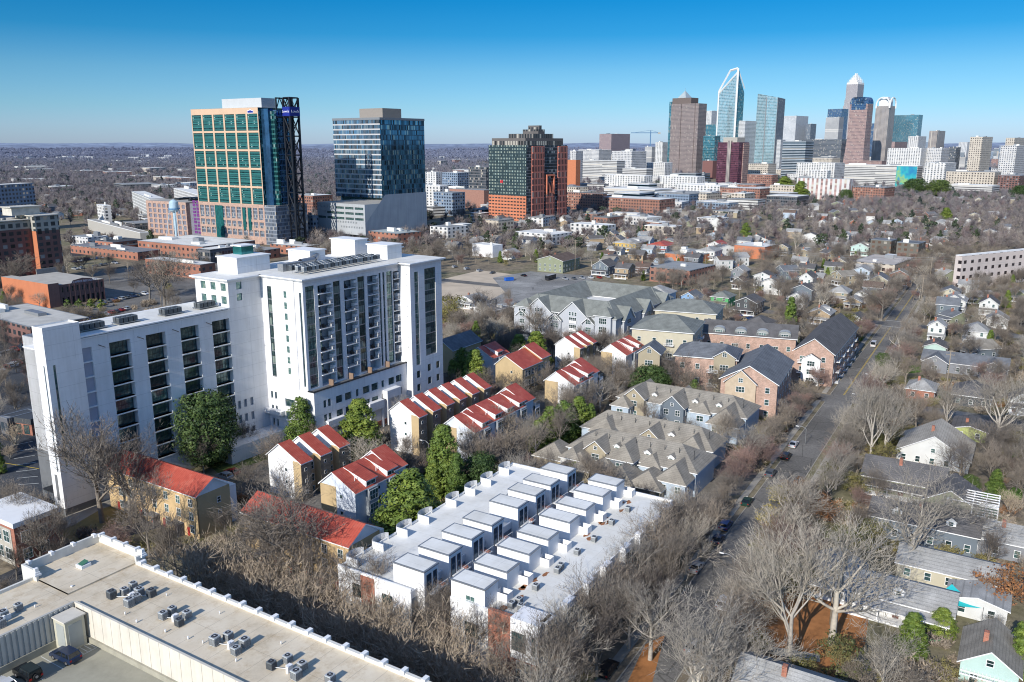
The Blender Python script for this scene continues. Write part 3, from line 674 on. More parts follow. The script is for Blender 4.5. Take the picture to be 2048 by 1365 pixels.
# ---------------------------------------------------------------- vehicles
TYRE = plain('tyre_rubber', (.02, .02, .02), .9, .1); RIM = plain('wheel_rim', (.35, .35, .36), .4, .1, 3, .7); LAMP = plain('lamp_glass', (.7, .7, .68), .2, .05); TAIL = plain('tail_lamp', (.4, .02, .02), .3, .1)
CARG = plain('car_glass', (.015, .02, .025), .05, .2, 1, .3, .7)
CARCOL = dict(white=(.72, .72, .72), black=(.015, .016, .018), silver=(.42, .43, .44), grey=(.13, .14, .15), blue=(.03, .07, .2), red=(.35, .03, .025), navy=(.02, .035, .08), green=(.02, .06, .045))
CARM = {}
def car_meshes(col, kind='sedan'):
    if (col, kind) in CARM: return CARM[col, kind]
    pm = plain('paint_'+col, CARCOL[col], .28, .03, 1, .25, .6)
    # side outline of the lower hull: (x, z), front is +x
    if kind == 'suv': L = 4.7; Wd = 1.88; hull = [(-2.33, .35), (-2.36, .95), (-2.2, 1.12), (1.05, 1.08), (2.1, .92), (2.33, .7), (2.33, .35)]; cab = [(-2.2, 1.1), (-1.9, 1.66), (.15, 1.7), (1.15, 1.08)]
    elif kind == 'jeep': L = 4.3; Wd = 1.86; hull = [(-2.0, .45), (-2.03, 1.15), (.75, 1.18), (2.05, 1.12), (2.12, .6), (2.12, .45)]; cab = [(-2.0, 1.16), (-1.93, 1.86), (.35, 1.86), (.75, 1.18)]
    elif kind == 'van': L = 5.4; Wd = 2.0; hull = [(-2.7, .35), (-2.72, 1.2), (1.7, 1.2), (2.55, 1.05), (2.7, .6), (2.7, .35)]; cab = [(-2.7, 1.19), (-2.66, 2.25), (1.0, 2.25), (1.9, 1.2)]
    else: L = 4.6; Wd = 1.8; hull = [(-2.28, .3), (-2.3, .8), (-2.1, .95), (-1.5, .96), (.95, .92), (2.1, .78), (2.28, .58), (2.28, .3)]; cab = [(-1.75, .95), (-1.05, 1.42), (.15, 1.44), (1.0, .92)]
    m = MB(); hw = Wd/2
    n = len(hull)
    m.face([(x, -hw, z) for x, z in hull][::-1]); m.face([(x, hw, z) for x, z in hull])
    for i in range(n):
        a, b = hull[i], hull[(i+1) % n]; m.face([(a[0], -hw, a[1]), (a[0], hw, a[1]), (b[0], hw, b[1]), (b[0], -hw, b[1])][::-1])
    tw = hw*.8; g = MB()
    ring = [(x, -(hw-.04 if z < 1.3 else tw), z) for x, z in cab]; ring2 = [(x, (hw-.04 if z < 1.3 else tw), z) for x, z in cab]
    g.face(ring[::-1]); g.face(ring2)
    g.face([ring[0], ring2[0], ring2[1], ring[1]][::-1]); g.face([ring[2], ring2[2], ring2[3], ring[3]][::-1])
    # roof skin and pillars
    m.face([(cab[1][0]-.05, -tw-.02, cab[1][1]+.02), (cab[2][0]+.05, -tw-.02, cab[2][1]+.02), (cab[2][0]+.05, tw+.02, cab[2][1]+.02), (cab[1][0]-.05, tw+.02, cab[1][1]+.02)])
    for s in (-1, 1):
        for (p, q) in ((0, 1), (2, 3)):
            a = (cab[p][0], s*(hw-.03) if cab[p][1] < 1.3 else s*(tw+.01), cab[p][1]); b = (cab[q][0], s*(hw-.03) if cab[q][1] < 1.3 else s*(tw+.01), cab[q][1]); m.tube(a, b, .06, .06, 4)
        for x in ((-.35,) if kind == 'sedan' else (-.5, -1.35)): m.tube((x, s*(hw-.03), cab[0][1]), (x, s*(tw+.01), cab[1][1]), .05, .05, 4)
        m.tube((cab[1][0], s*tw, cab[1][1]+.01), (cab[2][0], s*tw, cab[2][1]+.01), .05, .05, 4)
    w = MB(); w.tube((0, -.11, 0), (0, .11, 0), .34 if kind != 'jeep' else .4, .34 if kind != 'jeep' else .4, 12, 0, True)
    w.tube((0, -.118, 0), (0, .118, 0), .2, .2, 10, 1, True)
    l = MB(); l.box(-.04, .04, -.18, .18, -.07, .07); tl = MB(); tl.box(-.04, .04, -.14, .14, -.12, .12)
    r = dict(body=m.mesh('body_'+col+kind, pm), glass=g.mesh('glazing_'+col+kind, CARG), wheel=w.mesh('wheel', [TYRE, RIM]), lamp=l.mesh('headlight', LAMP), tail=tl.mesh('tail_light', TAIL), L=L, W=Wd, hull=hull)
    if kind == 'jeep':
        t = MB(); t.box(-1.98, .4, -tw-.03, tw+.03, 1.62, 1.9, 0); r['top'] = t.mesh('hardtop', plain('soft_top', (.02, .03, .03), .8, .2))
    CARM[col, kind] = r; return r
def car(x, y, rz, col, kind, label, group=None, z=0.0, full=True):
    q = car_meshes(col, kind)
    t = thing('parked_car' if kind != 'van' else 'parked_van', label, 'car' if kind != 'van' else 'van', (x, y, z), rz, group)
    mk('body', q['body'], t); mk('windows' if False else 'glazing', q['glass'], t)
    hx = q['L']*.31; hy = q['W']/2-.08; wr = .4 if kind == 'jeep' else .34
    if full:
        for sx in (-1, 1):
            for sy in (-1, 1): mk('wheel', q['wheel'], t, (sx*hx, sy*hy, wr))
        for sy in (-1, 1):
            mk('headlight', q['lamp'], t, (q['L']/2-.03, sy*(hy-.18), .72)); mk('tail_light', q['tail'], t, (-q['L']/2+.02, sy*(hy-.1), .85))
        if kind == 'jeep':
            mk('hardtop', q['top'], t); mk('spare_wheel', q['wheel'], t, (-q['L']/2-.02, 0, .95), math.pi/2)
    return t
# ---------------------------------------------------------------- plain blocks for offices, shops, far towers
def roof_kit(root, x0, x1, y0, y1, z, mat, n, r, cap=None):
    m = MB(); p = .5
    m.face([(x0+.25, y0+.25, z), (x1-.25, y0+.25, z), (x1-.25, y1-.25, z), (x0+.25, y1-.25, z)])
    m.obj('roof', mat, root)
    if n:
        for i in range(n):
            a = r.uniform(.12, .8); b = r.uniform(.15, .8); w = r.uniform(.05, .16)*(x1-x0); d = r.uniform(.08, .25)*(y1-y0); h = r.uniform(1.2, 3.2)
            q = MB(); X = x0+a*(x1-x0); Y = y0+b*(y1-y0); w = min(w, x1-.6-X); d = min(d, y1-.6-Y)
            if w > .6 and d > .6: q.box(X, X+w, Y, Y+d, z, z+h, skip='b'); q.obj('roof_unit', STEEL if i % 2 else WROOF, root)
def block(name, label, cat, spec, wall, roof=None, par=.9, units=2, A=32, short=None, group=None, cap=None, wl=None, wr=None, right=None, **kw):
    """flat-roofed building measured from its three visible verticals"""
    c, z, wR, wL = bspec(*spec, A=A, **kw)
    wR = wr or min(max(wR, 4), 160); wL = wl or min(max(wL, 4), 160)
    root = framed(name, label, cat, c, A, group)
    m = MB(); m.box(0, wR, 0, wL, -1, z, 0, skip='tb')
    if right is not None:
        m = MB(); m.box(0, wR, 0, wL, -1, z, 0, skip='tbf'); m.face([(0, 0, -1), (wR, 0, -1), (wR, 0, z), (0, 0, z)], 1)
    # inner faces and coping of the parapet
    ins = MB(); t = .35
    for (a, b) in (((t, wR-t), 0), ((t, wR-t), 1)): pass
    for (x0, x1, y0, y1) in ((0, wR, 0, t), (0, wR, wL-t, wL), (0, t, t, wL-t), (wR-t, wR, t, wL-t)): ins.box(x0-.04, x1+.04, y0-.04, y1+.04, z-.2, z+.12, 0)
    m.obj('wall', [wall] + ([right] if right else []), root)
    ins.obj('parapet', cap or wall_cap(wall), root)
    roof_kit(root, 0, wR, 0, wL, z-par*.0+.02 if par < .3 else z-.02, roof or WROOF, units, random.Random(int(spec[1]*7+spec[3])))
    foot(c, 0, wR, 0, wL, A); land(' '.join((short or name.replace('_', ' ')).split()[:6]), c[0]+wR*.3, c[1]+wL*.1)
    return root, c, z, wR, wL
def wall_cap(wall): return WTRIM if 'white' in wall.name or 'pale' in wall.name else STEEL
# ================================================================ the white residential tower
OW = (-98.3, 171.5); AW = 33
UW, VW = UV(AW)
def lx(px, z, y=.5):
    o = W(OW, 0, y, AW); return tdir(o, UW, px, z)
wt = framed('apartment_tower', 'long white stucco apartment tower with stepped roof and recessed balconies', 'apartment building', OW, AW)
land('white apartment tower', *W(OW, 50, 0, AW)); foot(OW, -1, 112, -21.5, 15, AW)
ZT = 46.0; ZW = 38.5; ZP = 16.3
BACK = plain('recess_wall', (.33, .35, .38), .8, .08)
# --- wing facade with columns of deep openings
m = MB()
bays = [(lx(a, 34), lx(b, 34)) for a, b in ((220, 262), (293, 332), (362, 398), (425, 459))]
tops = [36.2]*4; LV = 3.45
hs = []
for i, (a, b) in enumerate(bays):
    for k in range(9): hs.append((a, b, tops[i]-LV*(k+1)+.35, tops[i]-LV*k, 1.3))
a, b = lx(166, 34), lx(185, 34)
for k in range(9): hs.append((a, b, tops[0]-LV*(k+1)+.3, tops[0]-LV*k, .45))
for k in range(3):
    for px in (475, 487, 500): x = lx(px, 14); hs.append((x, x+1.0, 13.6-4*k-2.2, 13.6-4*k, .35))
for z in (40.2, 43.2): hs.append((50.6, 52.3, z, z+1.9, .3))
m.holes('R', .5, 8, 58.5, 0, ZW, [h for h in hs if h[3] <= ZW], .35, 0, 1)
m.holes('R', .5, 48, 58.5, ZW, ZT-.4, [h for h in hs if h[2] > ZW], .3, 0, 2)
m.holes('L', 48, .5, 13.6, ZW, ZT-.4, [(1.4+4.0*i, 3.4+4.0*i, z, z+2.0, .3) for i in range(3) for z in (39.6, 43.0)], .3, 0, 2)
# back, ends
m.box(3, 58.5, .5, 14.6, 0, ZW-.01, 0, skip='fbt'); m.box(48, 58.5, .5, 13.6, ZW, ZT-.4, 0, skip='fblt')
m.obj('wing_wall', [WHITE, BACK, GLASS], wt)
for i, (a, b) in enumerate(bays):
    for k in range(9):
        z0 = tops[i]-LV*(k+1)+.35
        o = win(wt, 'R', .5+1.26, (a+b)/2, z0+.1, (b-a)-.5, LV-.75, 'grid', DARK, GLASS)
for i, (a, b) in enumerate(bays):
    for k in range(9): z = tops[i]-LV*(k+1)+.35; sl_ = MB(); sl_.box(a, b, .28, 1.7, z-.22, z, 0); sl_.obj('floor_slab', WTRIM, wt)
pn = MB(); a, b = lx(166, 34), lx(185, 34)
for k in range(9): pn.face([(a, .94, tops[0]-LV*(k+1)+.3), (b, .94, tops[0]-LV*(k+1)+.3), (b, .94, tops[0]-LV*k), (a, .94, tops[0]-LV*k)])
pn.obj('blank_panel', plain('lavender_panel', (.42, .43, .5), .5, .06), wt)
# wing coping: projecting white lip over a thin shadow groove
def lip(m, x0, x1, y0, y1, z, o=.5, h=.5, m0=0):
    for (a, b, k) in ((o, z, h*.45), (o*.55, z-h*.75, h*.35)): m.box(x0-a, x1+a, y0-a, y1+a, b-k, b, m0)
m = MB(); lip(m, 8.2, 47.5, .5, 14.6, ZW+.5, .45, .7); m.obj('cornice', WTRIM, wt)
m = MB(); m.face([(9, 1.2, ZW+.52), (47.6, 1.2, ZW+.52), (47.6, 14.2, ZW+.52), (9, 14.2, ZW+.52)]); m.obj('wing_roof', WROOF, wt)
# --- end slab and end wall
m = MB()
m.holes('L', 0, 0, 4, 0, 42.35, [(.9, 1.35, 10, 34, .3)], .3, 0, 1)
m.holes('R', 0, 0, 8, 0, 42.35, [(1.3, 1.9, 11, 34, .3)], .3, 0, 1)
m.box(0, 8, 0, 4, 0, 42.35, 0, skip='lftb'); m.face([(0, 0, 42.0), (8, 0, 42.0), (8, 4, 42.0), (0, 4, 42.0)], 2)
m.holes('L', 3, 4, 14.6, 0, ZW, [(5.3, 6.3, 14, 35, .25)], .25, 0, 1)
m.obj('end_slab', [WHITE, GLASS, WROOF], wt)
m = MB(); m.box(-.06, 8.06, -.06, 4.06, 0, 1.6, 0, skip='tb'); m.box(2.94, 3.5, 4.1, 14.66, 0, 12, 0, skip='b'); m.box(-.05, .3, 1.6, 2.6, 3.2, 9.2, 0); m.obj('dark_plinth', GREY, wt)
m = MB(); m.box(.0, 3.2, 4.2, 8.5, 4.3, 4.6, 0); m.obj('entrance_canopy', DARK, wt)
m = MB(); m.box(.8, 4.5, 4.5, 10.5, 36.7, 36.95, 0); m.box(1.6, 4.5, 4.2, 7.5, 38.0, 38.25, 0); m.box(2.3, 4.5, 4.2, 6.5, 39.2, 39.45, 0); m.obj('roof_fin', WTRIM, wt)
mk('strip_window', window_mesh(.9, 20.6, 'strip', DARK, GLASS), wt, (3.2, 5.8, 14.2), -math.pi/2)
# --- main block
MX0, MX1, MY = 58.5, 96.0, -15.3
cols = [('g', .9, 3.9), ('b', 5.2, 10.3), ('g', 10.8, 13.4), ('b', 14.9, 19.6), ('g', 20.2, 22.9), ('b', 24.1, 28.4), ('n', 28.9, 29.7), ('n', 30.5, 31.3), ('g', 32.1, 34.5), ('b', 34.9, 37.5)]
m = MB(); hs = []; LB = 3.14
for t, a, b in cols:
    a += MX0; b += MX0
    if t == 'b': hs.append((a, b, ZP+.2, ZT-2.2, 2.0))
    else: hs.append((a, b, ZP+.5, ZT-1.9, .35))
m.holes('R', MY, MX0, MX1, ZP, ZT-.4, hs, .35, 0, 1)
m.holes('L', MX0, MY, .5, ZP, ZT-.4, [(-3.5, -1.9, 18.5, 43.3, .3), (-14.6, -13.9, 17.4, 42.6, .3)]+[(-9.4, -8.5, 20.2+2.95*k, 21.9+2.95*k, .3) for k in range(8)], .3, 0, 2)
m.box(MX0, 110.5, MY, 13.6, 0, ZT-.4, 0, skip='flbt')
m.box(MX0-.22, MX0, -12.2, -5.4, ZP, ZT-.6, 0, skip='rb')
m.obj('tower_wall', [WHITE, BACK, GLASS], wt)
m = MB()
for k in range(8): m.box(MX0-.3, MX0-.18, -9.4, -8.5, 20.2+2.95*k, 21.9+2.95*k, 0)
m.obj('square_window', GLASS, wt)
for t, a, b in cols:
    if t != 'b': mk('glazed_strip', window_mesh(b-a-.12, ZT-1.9-ZP-.6, 'strip', DARK, GLASS), wt, (MX0+(a+b)/2, MY+.3, ZP+.55))
mk('strip_window', window_mesh(1.5, 24.7, 'strip', DARK, GLASS), wt, (MX0+.28, -2.7, 18.55), -math.pi/2)
bm, rm, dm = {}, {}, {}
for t, a, b in cols:
    if t != 'b': continue
    w = b-a
    for k in range(1, 9):
        z = ZP+.2+k*LB*1.0
        s_ = MB(); s_.box(0, w+.15, -.35, 2.0, -.22, 0, 0); fl = s_.obj('balcony', WTRIM, wt, (MX0+a, MY, z))
        r_ = MB(); r_.box(.05, w-.05, -.32, -.27, 1.0, 1.06, 0); r_.box(.05, w-.05, -.32, -.28, .08, .12, 0)
        for i in range(int(w/.22)): r_.box(.1+i*.22, .13+i*.22, -.31, -.29, .1, 1.0, 0, skip='tbk')
        r_.obj('railing', DARK, fl)
        q = MB(); q.box(w-.95, w-.1, -.25, 1.2, 0, 1.75, 0); q.obj('store_cupboard', WHITE, fl)
        d_ = MB(); d_.box(.25, w*.5, 1.93, 1.98, .05, 2.3, 0); d_.obj('sliding_door', GLASS, fl)
        if R.random() < .6:
            f_ = MB(); X = R.uniform(.4, w-2.4); f_.box(X, X+.9, .3, 1.1, 0, .45, 0); f_.box(X, X+.9, .95, 1.1, .45, .95, 0); f_.obj('outdoor_seat', DARK, fl)
# bay at the far right
BX0, BX1, BY = 96.0, 110.8, -19.6
m = MB()
hs = [(BX0+1.9, BX0+3.7, 15.2, 43.4, .3), (BX0+6.6, BX0+11.8, 17.2, 43.8, .3)]
for k in range(3):
    z = 3.0+k*4.1; hs += [(BX0+2.0, BX0+3.6, z, z+2.2, .3), (BX0+7.2, BX0+8.8, z+1, z+3.2, .3), (BX0+11.4, BX0+13.0, z+1, z+3.2, .3)]
m.holes('R', BY, BX0, BX1, 0, ZT-.4, hs, .3, 0, 1)
m.box(BX0, BX1, BY, 13.6, 0, ZT-.4, 0, skip='fbt')
m.obj('corner_bay', [WHITE, GLASS], wt)
mk('glazed_strip', window_mesh(1.7, 28.1, 'strip', DARK, GLASS), wt, (BX0+2.8, BY+.25, 15.25)); mk('glazed_strip', window_mesh(5.1, 26.5, 'strip', DARK, GLASS), wt, (BX0+9.2, BY+.25, 17.25))
for i in range(9):
    p_ = MB(); p_.box(BX0-.25, BX0, BY+1.2, BY+1.5, 0, .25, 0); p_.obj('scupper', WTRIM, wt, (0, 0, 18+3.1*i))
# cornice and roof of the main block
m = MB()
for (x0, x1, y0, y1) in ((48, 58.5, .5, 13.6), (58.5, 96, -15.3, 13.6), (96, 110.8, -19.6, 13.6)):
    for (o, zt, h) in ((1.0, ZT+.25, .35), (.55, ZT-.12, .3)):
        m.box(x0-o, x1+o, y0-o, y1+o, zt-h, zt, 0)
m.obj('cornice', WTRIM, wt)
m = MB()
for (x0, x1, y0, y1) in ((48, 58.5, .5, 13.6), (58.5, 96, -15.3, 13.6), (96, 110.8, -19.6, 13.6)):
    m.face([(x0-.3, y0-.3, ZT+.27+x0*.0001), (x1+.3, y0-.3, ZT+.27+x0*.0001), (x1+.3, y1+.3, ZT+.27+x0*.0001), (x0-.3, y1+.3, ZT+.27+x0*.0001)])
m.obj('tower_roof', WROOF, wt)
for (x0, x1, y0, y1, h, mat) in ((55, 66, 5, 13, 4.3, WHITE), (80, 86, 4, 13, 3.6, WHITE), (97.5, 103, 3, 13, 5.2, WHITE), (98, 104.5, -9.5, -1.5, 4.3, WHITE)):
    q = MB(); q.box(x0, x1, y0, y1, ZT+.28, ZT+h, 0, skip='b'); q.box(x0-.3, x1+.3, y0-.3, y1+.3, ZT+h, ZT+h+.3, 1); q.obj('penthouse', [mat, WTRIM], wt)
q = MB(); q.box(60, 64, 9, 12.5, ZT+4.6, ZT+6.8, 1); q.box(59.6, 64.4, 8.6, 12.9, ZT+6.8, ZT+7.1, 0); q.obj('lantern', [WTRIM, TEAL], wt)
q = MB(); q.box(104.4, 106, -9.2, -7, ZT+3.2, ZT+3.45, 0); q.box(103.6, 105.5, 4, 7, ZT+4, ZT+4.25, 0); q.obj('canopy', WTRIM, wt)
q = MB()
for i in range(5): q.box(64.5+i*1.5, 65.8+i*1.5, -1.8, .3, ZT+.3, ZT+2.3, 0)
q.tube((74, 1.8, ZT+1.6), (80, 2.6, ZT+1.6), .8, .8, 8); q.tube((80, 2.6, ZT+1.6), (84, 5, ZT+2.6), .9, .7, 8); q.obj('roof_duct', STEEL, wt)
# podium
m = MB(); hs = []
def pw(a, b, k, z0=11.2, h=2.1): return (lx(a, 13, -17.3), lx(b, 13, -17.3), z0-3.95*k, z0-3.95*k+h)
for k in range(3):
    for a, b in ((647, 653), (656, 662), (672, 685), (690, 703), (712, 717), (726, 739), (743, 756), (763, 768), (777, 789), (792, 803), (812, 816), (818.5, 822.5)):
        if a > 725 and a < 800 and k == 2: continue
        hs.append(pw(a, b, k))
m.holes('R', -17.3, 58.5, 96, 1.6, ZP, [h for h in hs if h[1] < 95.8], .35, 0, 1)
hl = []
for k in range(3): hl += [(-3.0, -2.2, 12.2-3.9*k, 14.2-3.9*k), (-1.5, -.7, 12.2-3.9*k, 14.2-3.9*k)]
for k in range(2): hl += [(-9.8, -6.2, 10.8-3.6*k, 13.0-3.6*k), (-14.6, -11.6, 10.8-3.6*k, 13.0-3.6*k)]
hl.append((-9.2, -7.2, 3.6, 5.4))
m.holes('L', 58.5, -17.3, .5, 1.6, ZP, hl, .4, 0, 1)
m.box(58.5, 96, -17.3, -15.2, 1.6, ZP, 0, 2, skip='flb')
m.box(58.3, 96.3, -17.5, .5, 0, 1.6, 3, skip='b')
m.obj('podium', [WHITE, GLASS, GREY, BRICK], wt)
m = MB(); m.box(58.2, 96, -17.6, -17.0, ZP, ZP+.25, 0); m.box(58.2, 58.8, -17.0, -15.3, ZP, ZP+.25, 0); m.obj('terrace_edge', DARK, wt)
for k in range(4):
    x = 66+k*7.6; q = MB(); q.box(x, x+.3, -17.0, -15.3, ZP, ZP+1.7, 0); q.obj('terrace_screen', plain('wood_screen', (.25, .17, .12), .8, .2), wt)
m = MB(); m.box(62, 68.5, -18.6, -17.3, 5.6, 7.6, 0); m.obj('entrance_hood', WHITE, wt); m = MB(); m.box(78, 84, -18.8, -17.3, 5.8, 8.2, 0); m.box(85, 91, -19.2, -17.3, 8.0, 10.4, 0); m.box(78.3, 78.9, -18.7, -18.1, 0, 5.8, 0); m.box(83.3, 83.9, -18.7, -18.1, 0, 5.8, 0); m.box(85.3, 85.9, -19.0, -18.4, 0, 8, 0); m.box(90.2, 90.8, -19.0, -18.4, 0, 8, 0); m.obj('entrance_porch', WHITE, wt)
m = MB(); m.box(58.5-1.5, 58.5, -6, .5, 8.2, 9.4, 0); m.box(56.8, 58.5, -17, -10, 8.2, 9.4, 0); m.box(40, 58.4, -6, .4, 0, 4.2, 0); m.obj('low_annex', [WHITE], wt)
# condensers on the tower: three curved rows
k = 0
for row in range(3):
    for i in range(21):
        x = 64.0+i*1.46; y = -5.8-row*2.3+i*.03
        condenser(*W(OW, x, y, AW), ZT+1.1, rad(90-AW), 'dark grey condenser standing in the triple bank along the roof of the tall white tower', 'condensers banked in three rows on the tall white roof', 'grey' if (i+row) % 3 else 'dark', 1.15); k += 1
m = MB()
for row in range(3):
    y = -5.8-row*2.3
    for s in (-.35, .35): m.tube((63.5, y+s, ZT+1.08), (94.6, y+s+.9, ZT+1.08), .06, .06, 4)
    for i in range(16): m.tube((63.8+i*2, y-.3, ZT+.3), (63.8+i*2, y-.3, ZT+1.1), .05, .05, 4)
m.obj('condenser_rack', STEEL, wt)
for gi, (gx, n, nm) in enumerate(((10.5, 5, 'nearest the end slab'), (20.0, 4, 'second from the end slab'), (32.0, 4, 'third from the end slab'), (42.0, 4, 'beside the taller block'))):
    for i in range(n):
        for j in range(2 if n == 4 else 2):
            condenser(*W(OW, gx+i*1.25, 4.2+j*1.3, AW), ZW+.95, rad(90-AW), 'dark condenser in the white wing roof cluster %s' % nm, 'condensers in four clusters on the white wing', 'dark', 1.1)
    m = MB(); m.box(gx-.8, gx+n*1.25, 3.4, 6.4, ZW+.8, ZW+.92, 0)
    for a in (gx-.6, gx+n*1.25-.3):
        for b in (3.6, 6.2): m.box(a, a+.1, b, b+.1, ZW+.52, ZW+.8, 0)
    m.obj('condenser_stand', STEEL, wt)
for i in range(4):
    x = 15.2+i*0; 
for px in (197, 275, 345, 412):
    q = MB(); x = lx(px, 36); q.tube((x, .5, 36.3), (x+.9, -.6, 35.7), .09, .09, 6); q.obj('flag_bracket', DARK, wt)
# ================================================================ foreground roof building with parking deck
OF = (-63.4, 109.7); AF = 32; ZR = 15.0; ZD = 10.0
fb = framed('commercial_building', 'flat cream roofed commercial building wrapping a rooftop parking deck', 'building', OF, AF)
foot(OF, -60, 12.6, -70, 16, AF); land('cream flat roof', *W(OF, 6, -20, AF))
def creamroof():
    t = NT('cream_membrane')
    a = t.ramp(t.noise(.12, 7, rough=.7), [(.3, (.52, .44, .32)), (.5, (.68, .585, .44)), (.7, (.76, .675, .53))])
    s = t.ramp(t.noise(.35, 8, rough=.8), [(.5, (1, 1, 1)), (.66, (.8, .74, .66)), (.8, (.42, .34, .26))])
    tc = t.node('ShaderNodeTexCoord'); sp = t.node('ShaderNodeSeparateXYZ'); t.l.new(tc.outputs['Object'], sp.inputs[0])
    l1 = t.M('LESS_THAN', t.M('FRACT', t.M('DIVIDE', sp.outputs[1], 3.05)), .022); l2 = t.M('LESS_THAN', t.M('FRACT', t.M('DIVIDE', sp.outputs[0], 6.1)), .01)
    c = t.mix(t.M('MULTIPLY', t.M('MAXIMUM', l1, l2), .45), t.mix(1.0, a, s, 'MULTIPLY'), (.2, .18, .15))
    return t.fin(c, .85, 0, .25)
CR = creamroof(); CREAMW = plain('cream_wall', (.66, .61, .52), .8, .1, .3, streak=True)
m = MB()
m.face([(0, -70, ZR), (12, -70, ZR), (12, 3.2, ZR), (0, 3.2, ZR)]); m.face([(-60, 0, ZR), (0, 0, ZR), (0, 3.2, ZR), (-60, 3.2, ZR)]); m.face([(-60, 3.2, ZR), (1, 3.2, ZR), (1, 11.9, ZR), (-60, 11.9, ZR)])
m.obj('roof', CR, fb)
m = MB(); m.face([(1, 3.2, ZR+.25), (13.2, 3.2, ZR+.25), (13.2, 14.6, ZR+.25), (1, 14.6, ZR+.25)]); m.face([(1, 3.2, ZR), (13, 3.2, ZR), (13, 3.2, ZR+.25), (1, 3.2, ZR+.25)]); m.obj('corner_roof', CR, fb)
m = MB()
m.box(12, 12.45, -70, 3.2, 0, ZR+.55, 0, skip='b')
m.box(-60, 1, 11.9, 12.3, 0, ZR+.5, 0, skip='b')
m.box(13.2, 13.6, 3.2, 15, 0, ZR+1.75, 0, skip='b'); m.box(1, 13.6, 14.6, 15, 0, ZR+1.75, 0, skip='b'); m.box(.7, 1.05, 11.0, 15, 0, ZR+1.75, 0, skip='b'); m.box(12.0, 13.6, 2.8, 3.2, 0, ZR+1.3, 0, skip='b')
m.obj('parapet', plain('white_parapet', (.70, .68, .62), .8, .1, streak=True), fb)
def pblk(*a): m = MB(); m.box(*a); m.obj('parapet_block', WTRIM, fb)
for i in range(21): pblk(11.75, 12.75, 1.6-3.3*i-.3, 1.6-3.3*i+.3, ZR+.4, ZR+.95)
for i in range(4): pblk(12.9, 13.9, 4.5+3.2*i-.25, 4.5+3.2*i+.25, ZR+1.4, ZR+1.95)
for i in range(4): pblk(1.5+3.6*i, 2.0+3.6*i, 14.4, 15.2, ZR+1.4, ZR+1.95)
for (x, y) in ((13.3, 3.0), (.9, 11.2)):
    m = MB()
    for k in range(3): m.box(x-.5+.12*k, x+.5-.12*k, y-.5+.12*k, y+.5-.12*k, ZR+.9+.3*k, ZR+1.2+.3*k+(.3 if k == 2 else 0), 0)
    m.obj('stepped_finial', WTRIM, fb)
m = MB(); m.box(12.2, 12.6, -70, 3.2, 0, 13.6, 0, skip='bt'); m.obj('outer_wall', BRICK, fb)
# inner walls: ribbed along the near side, panelled along the far side
m = MB(); m.face([(0, -.0, ZD), (0, -70, ZD), (0, -70, ZR+.4), (0, 0, ZR+.4)][::-1]); m.face([(0, 0, ZR+.4), (0, -70, ZR+.4), (.35, -70, ZR+.4), (.35, 0, ZR+.4)]); m.face([(.35, -70, ZR), (.35, 0, ZR), (.35, 0, ZR+.4), (.35, -70, ZR+.4)])
for i in range(32): m.box(-.05, 0, -2.15*i-.06, -2.15*i+.06, ZD+.9, ZR+.38, 0, skip='rb')
m.obj('panelled_wall', CREAMW, fb)
m = MB(); x = -60.0
while x < -.4:
    m.box(x, x+.42, -.16, 0, ZD+1.1, ZR+.3, 0, skip='kb'); m.face([(x+.42, -.0, ZD+1.1), (x+.75, -.0, ZD+1.1), (x+.75, -.0, ZR+.3), (x+.42, -.0, ZR+.3)]); x += .75
m.box(-60, 0, -.05, .35, ZR+.3, ZR+.42, 0); m.obj('ribbed_wall', plain('ribbed_metal', (.50, .48, .43), .6, .08), fb)
m = MB(); m.box(-60, 0, -.3, 0, ZD, ZD+1.1, 0, skip='b'); m.box(-.3, 0, -70, -.3, ZD, ZD+.8, 0, skip='b'); m.obj('kerb_wall', plain('stained_concrete', (.36, .34, .27), .9, .25, .5), fb)
def deckmat():
    t = NT('parking_deck'); a = t.ramp(t.noise(.1, 7, rough=.75), [(.3, (.26, .25, .2)), (.5, (.34, .325, .26)), (.7, (.4, .38, .31))]); return t.fin(a, .9, 0, .2)
m = MB(); m.box(-60, 0, -70, 0, 0, ZD, 0, skip='b'); m.obj('parking_deck', deckmat(), fb)
m = MB()
def dl(x0, y0, x1, y1, w=.06):
    d = math.hypot(x1-x0, y1-y0); nx, ny = -(y1-y0)/d*w, (x1-x0)/d*w
    m.face([(x0-nx, y0-ny, ZD+.006), (x1-nx, y1-ny, ZD+.006), (x1+nx, y1+ny, ZD+.006), (x0+nx, y0+ny, ZD+.006)])
for i in range(9): dl(-3.1-2.75*i, -.6, -3.1-2.75*i, -6.0)
for i in range(4): dl(-.5-.6*i, -1.6, -.5-.6*i, -5.0)
dl(-.4, -5.2, -3.0, -5.2)
m.obj('bay_marking', PAINTW, fb)
m = MB(); m.box(-4.6+1.2, -.6, -3.2, -.3, ZD, ZR-.3, 0); m.box(-3.6, -.4, -3.4, -.3, ZR-.3, ZR-.1, 1)
m.obj('lift_housing', [plain('housing_beige', (.5, .48, .38), .8, .1), CREAMW], fb)
m = MB(); m.box(-3.44, -3.4, -2.8, -.9, ZD+.5, ZR-.9, 0); m.box(-3.0, -1.0, -3.24, -3.2, ZD+.3, ZR-.9, 0); m.obj('housing_panel', plain('housing_panel', (.36, .38, .36), .7, .1), fb)
m = MB(); m.box(6.2, 7.8, 8.2, 9.8, ZR+.25, ZR+.75, 0); m.face([(6.4, 8.4, ZR+.77), (7.6, 8.4, ZR+1.1), (7.6, 9.6, ZR+1.1), (6.4, 9.6, ZR+.77)], 1); m.obj('skylight', [WTRIM, plain('green_glass', (.06, .16, .10), .1, .2)], fb)
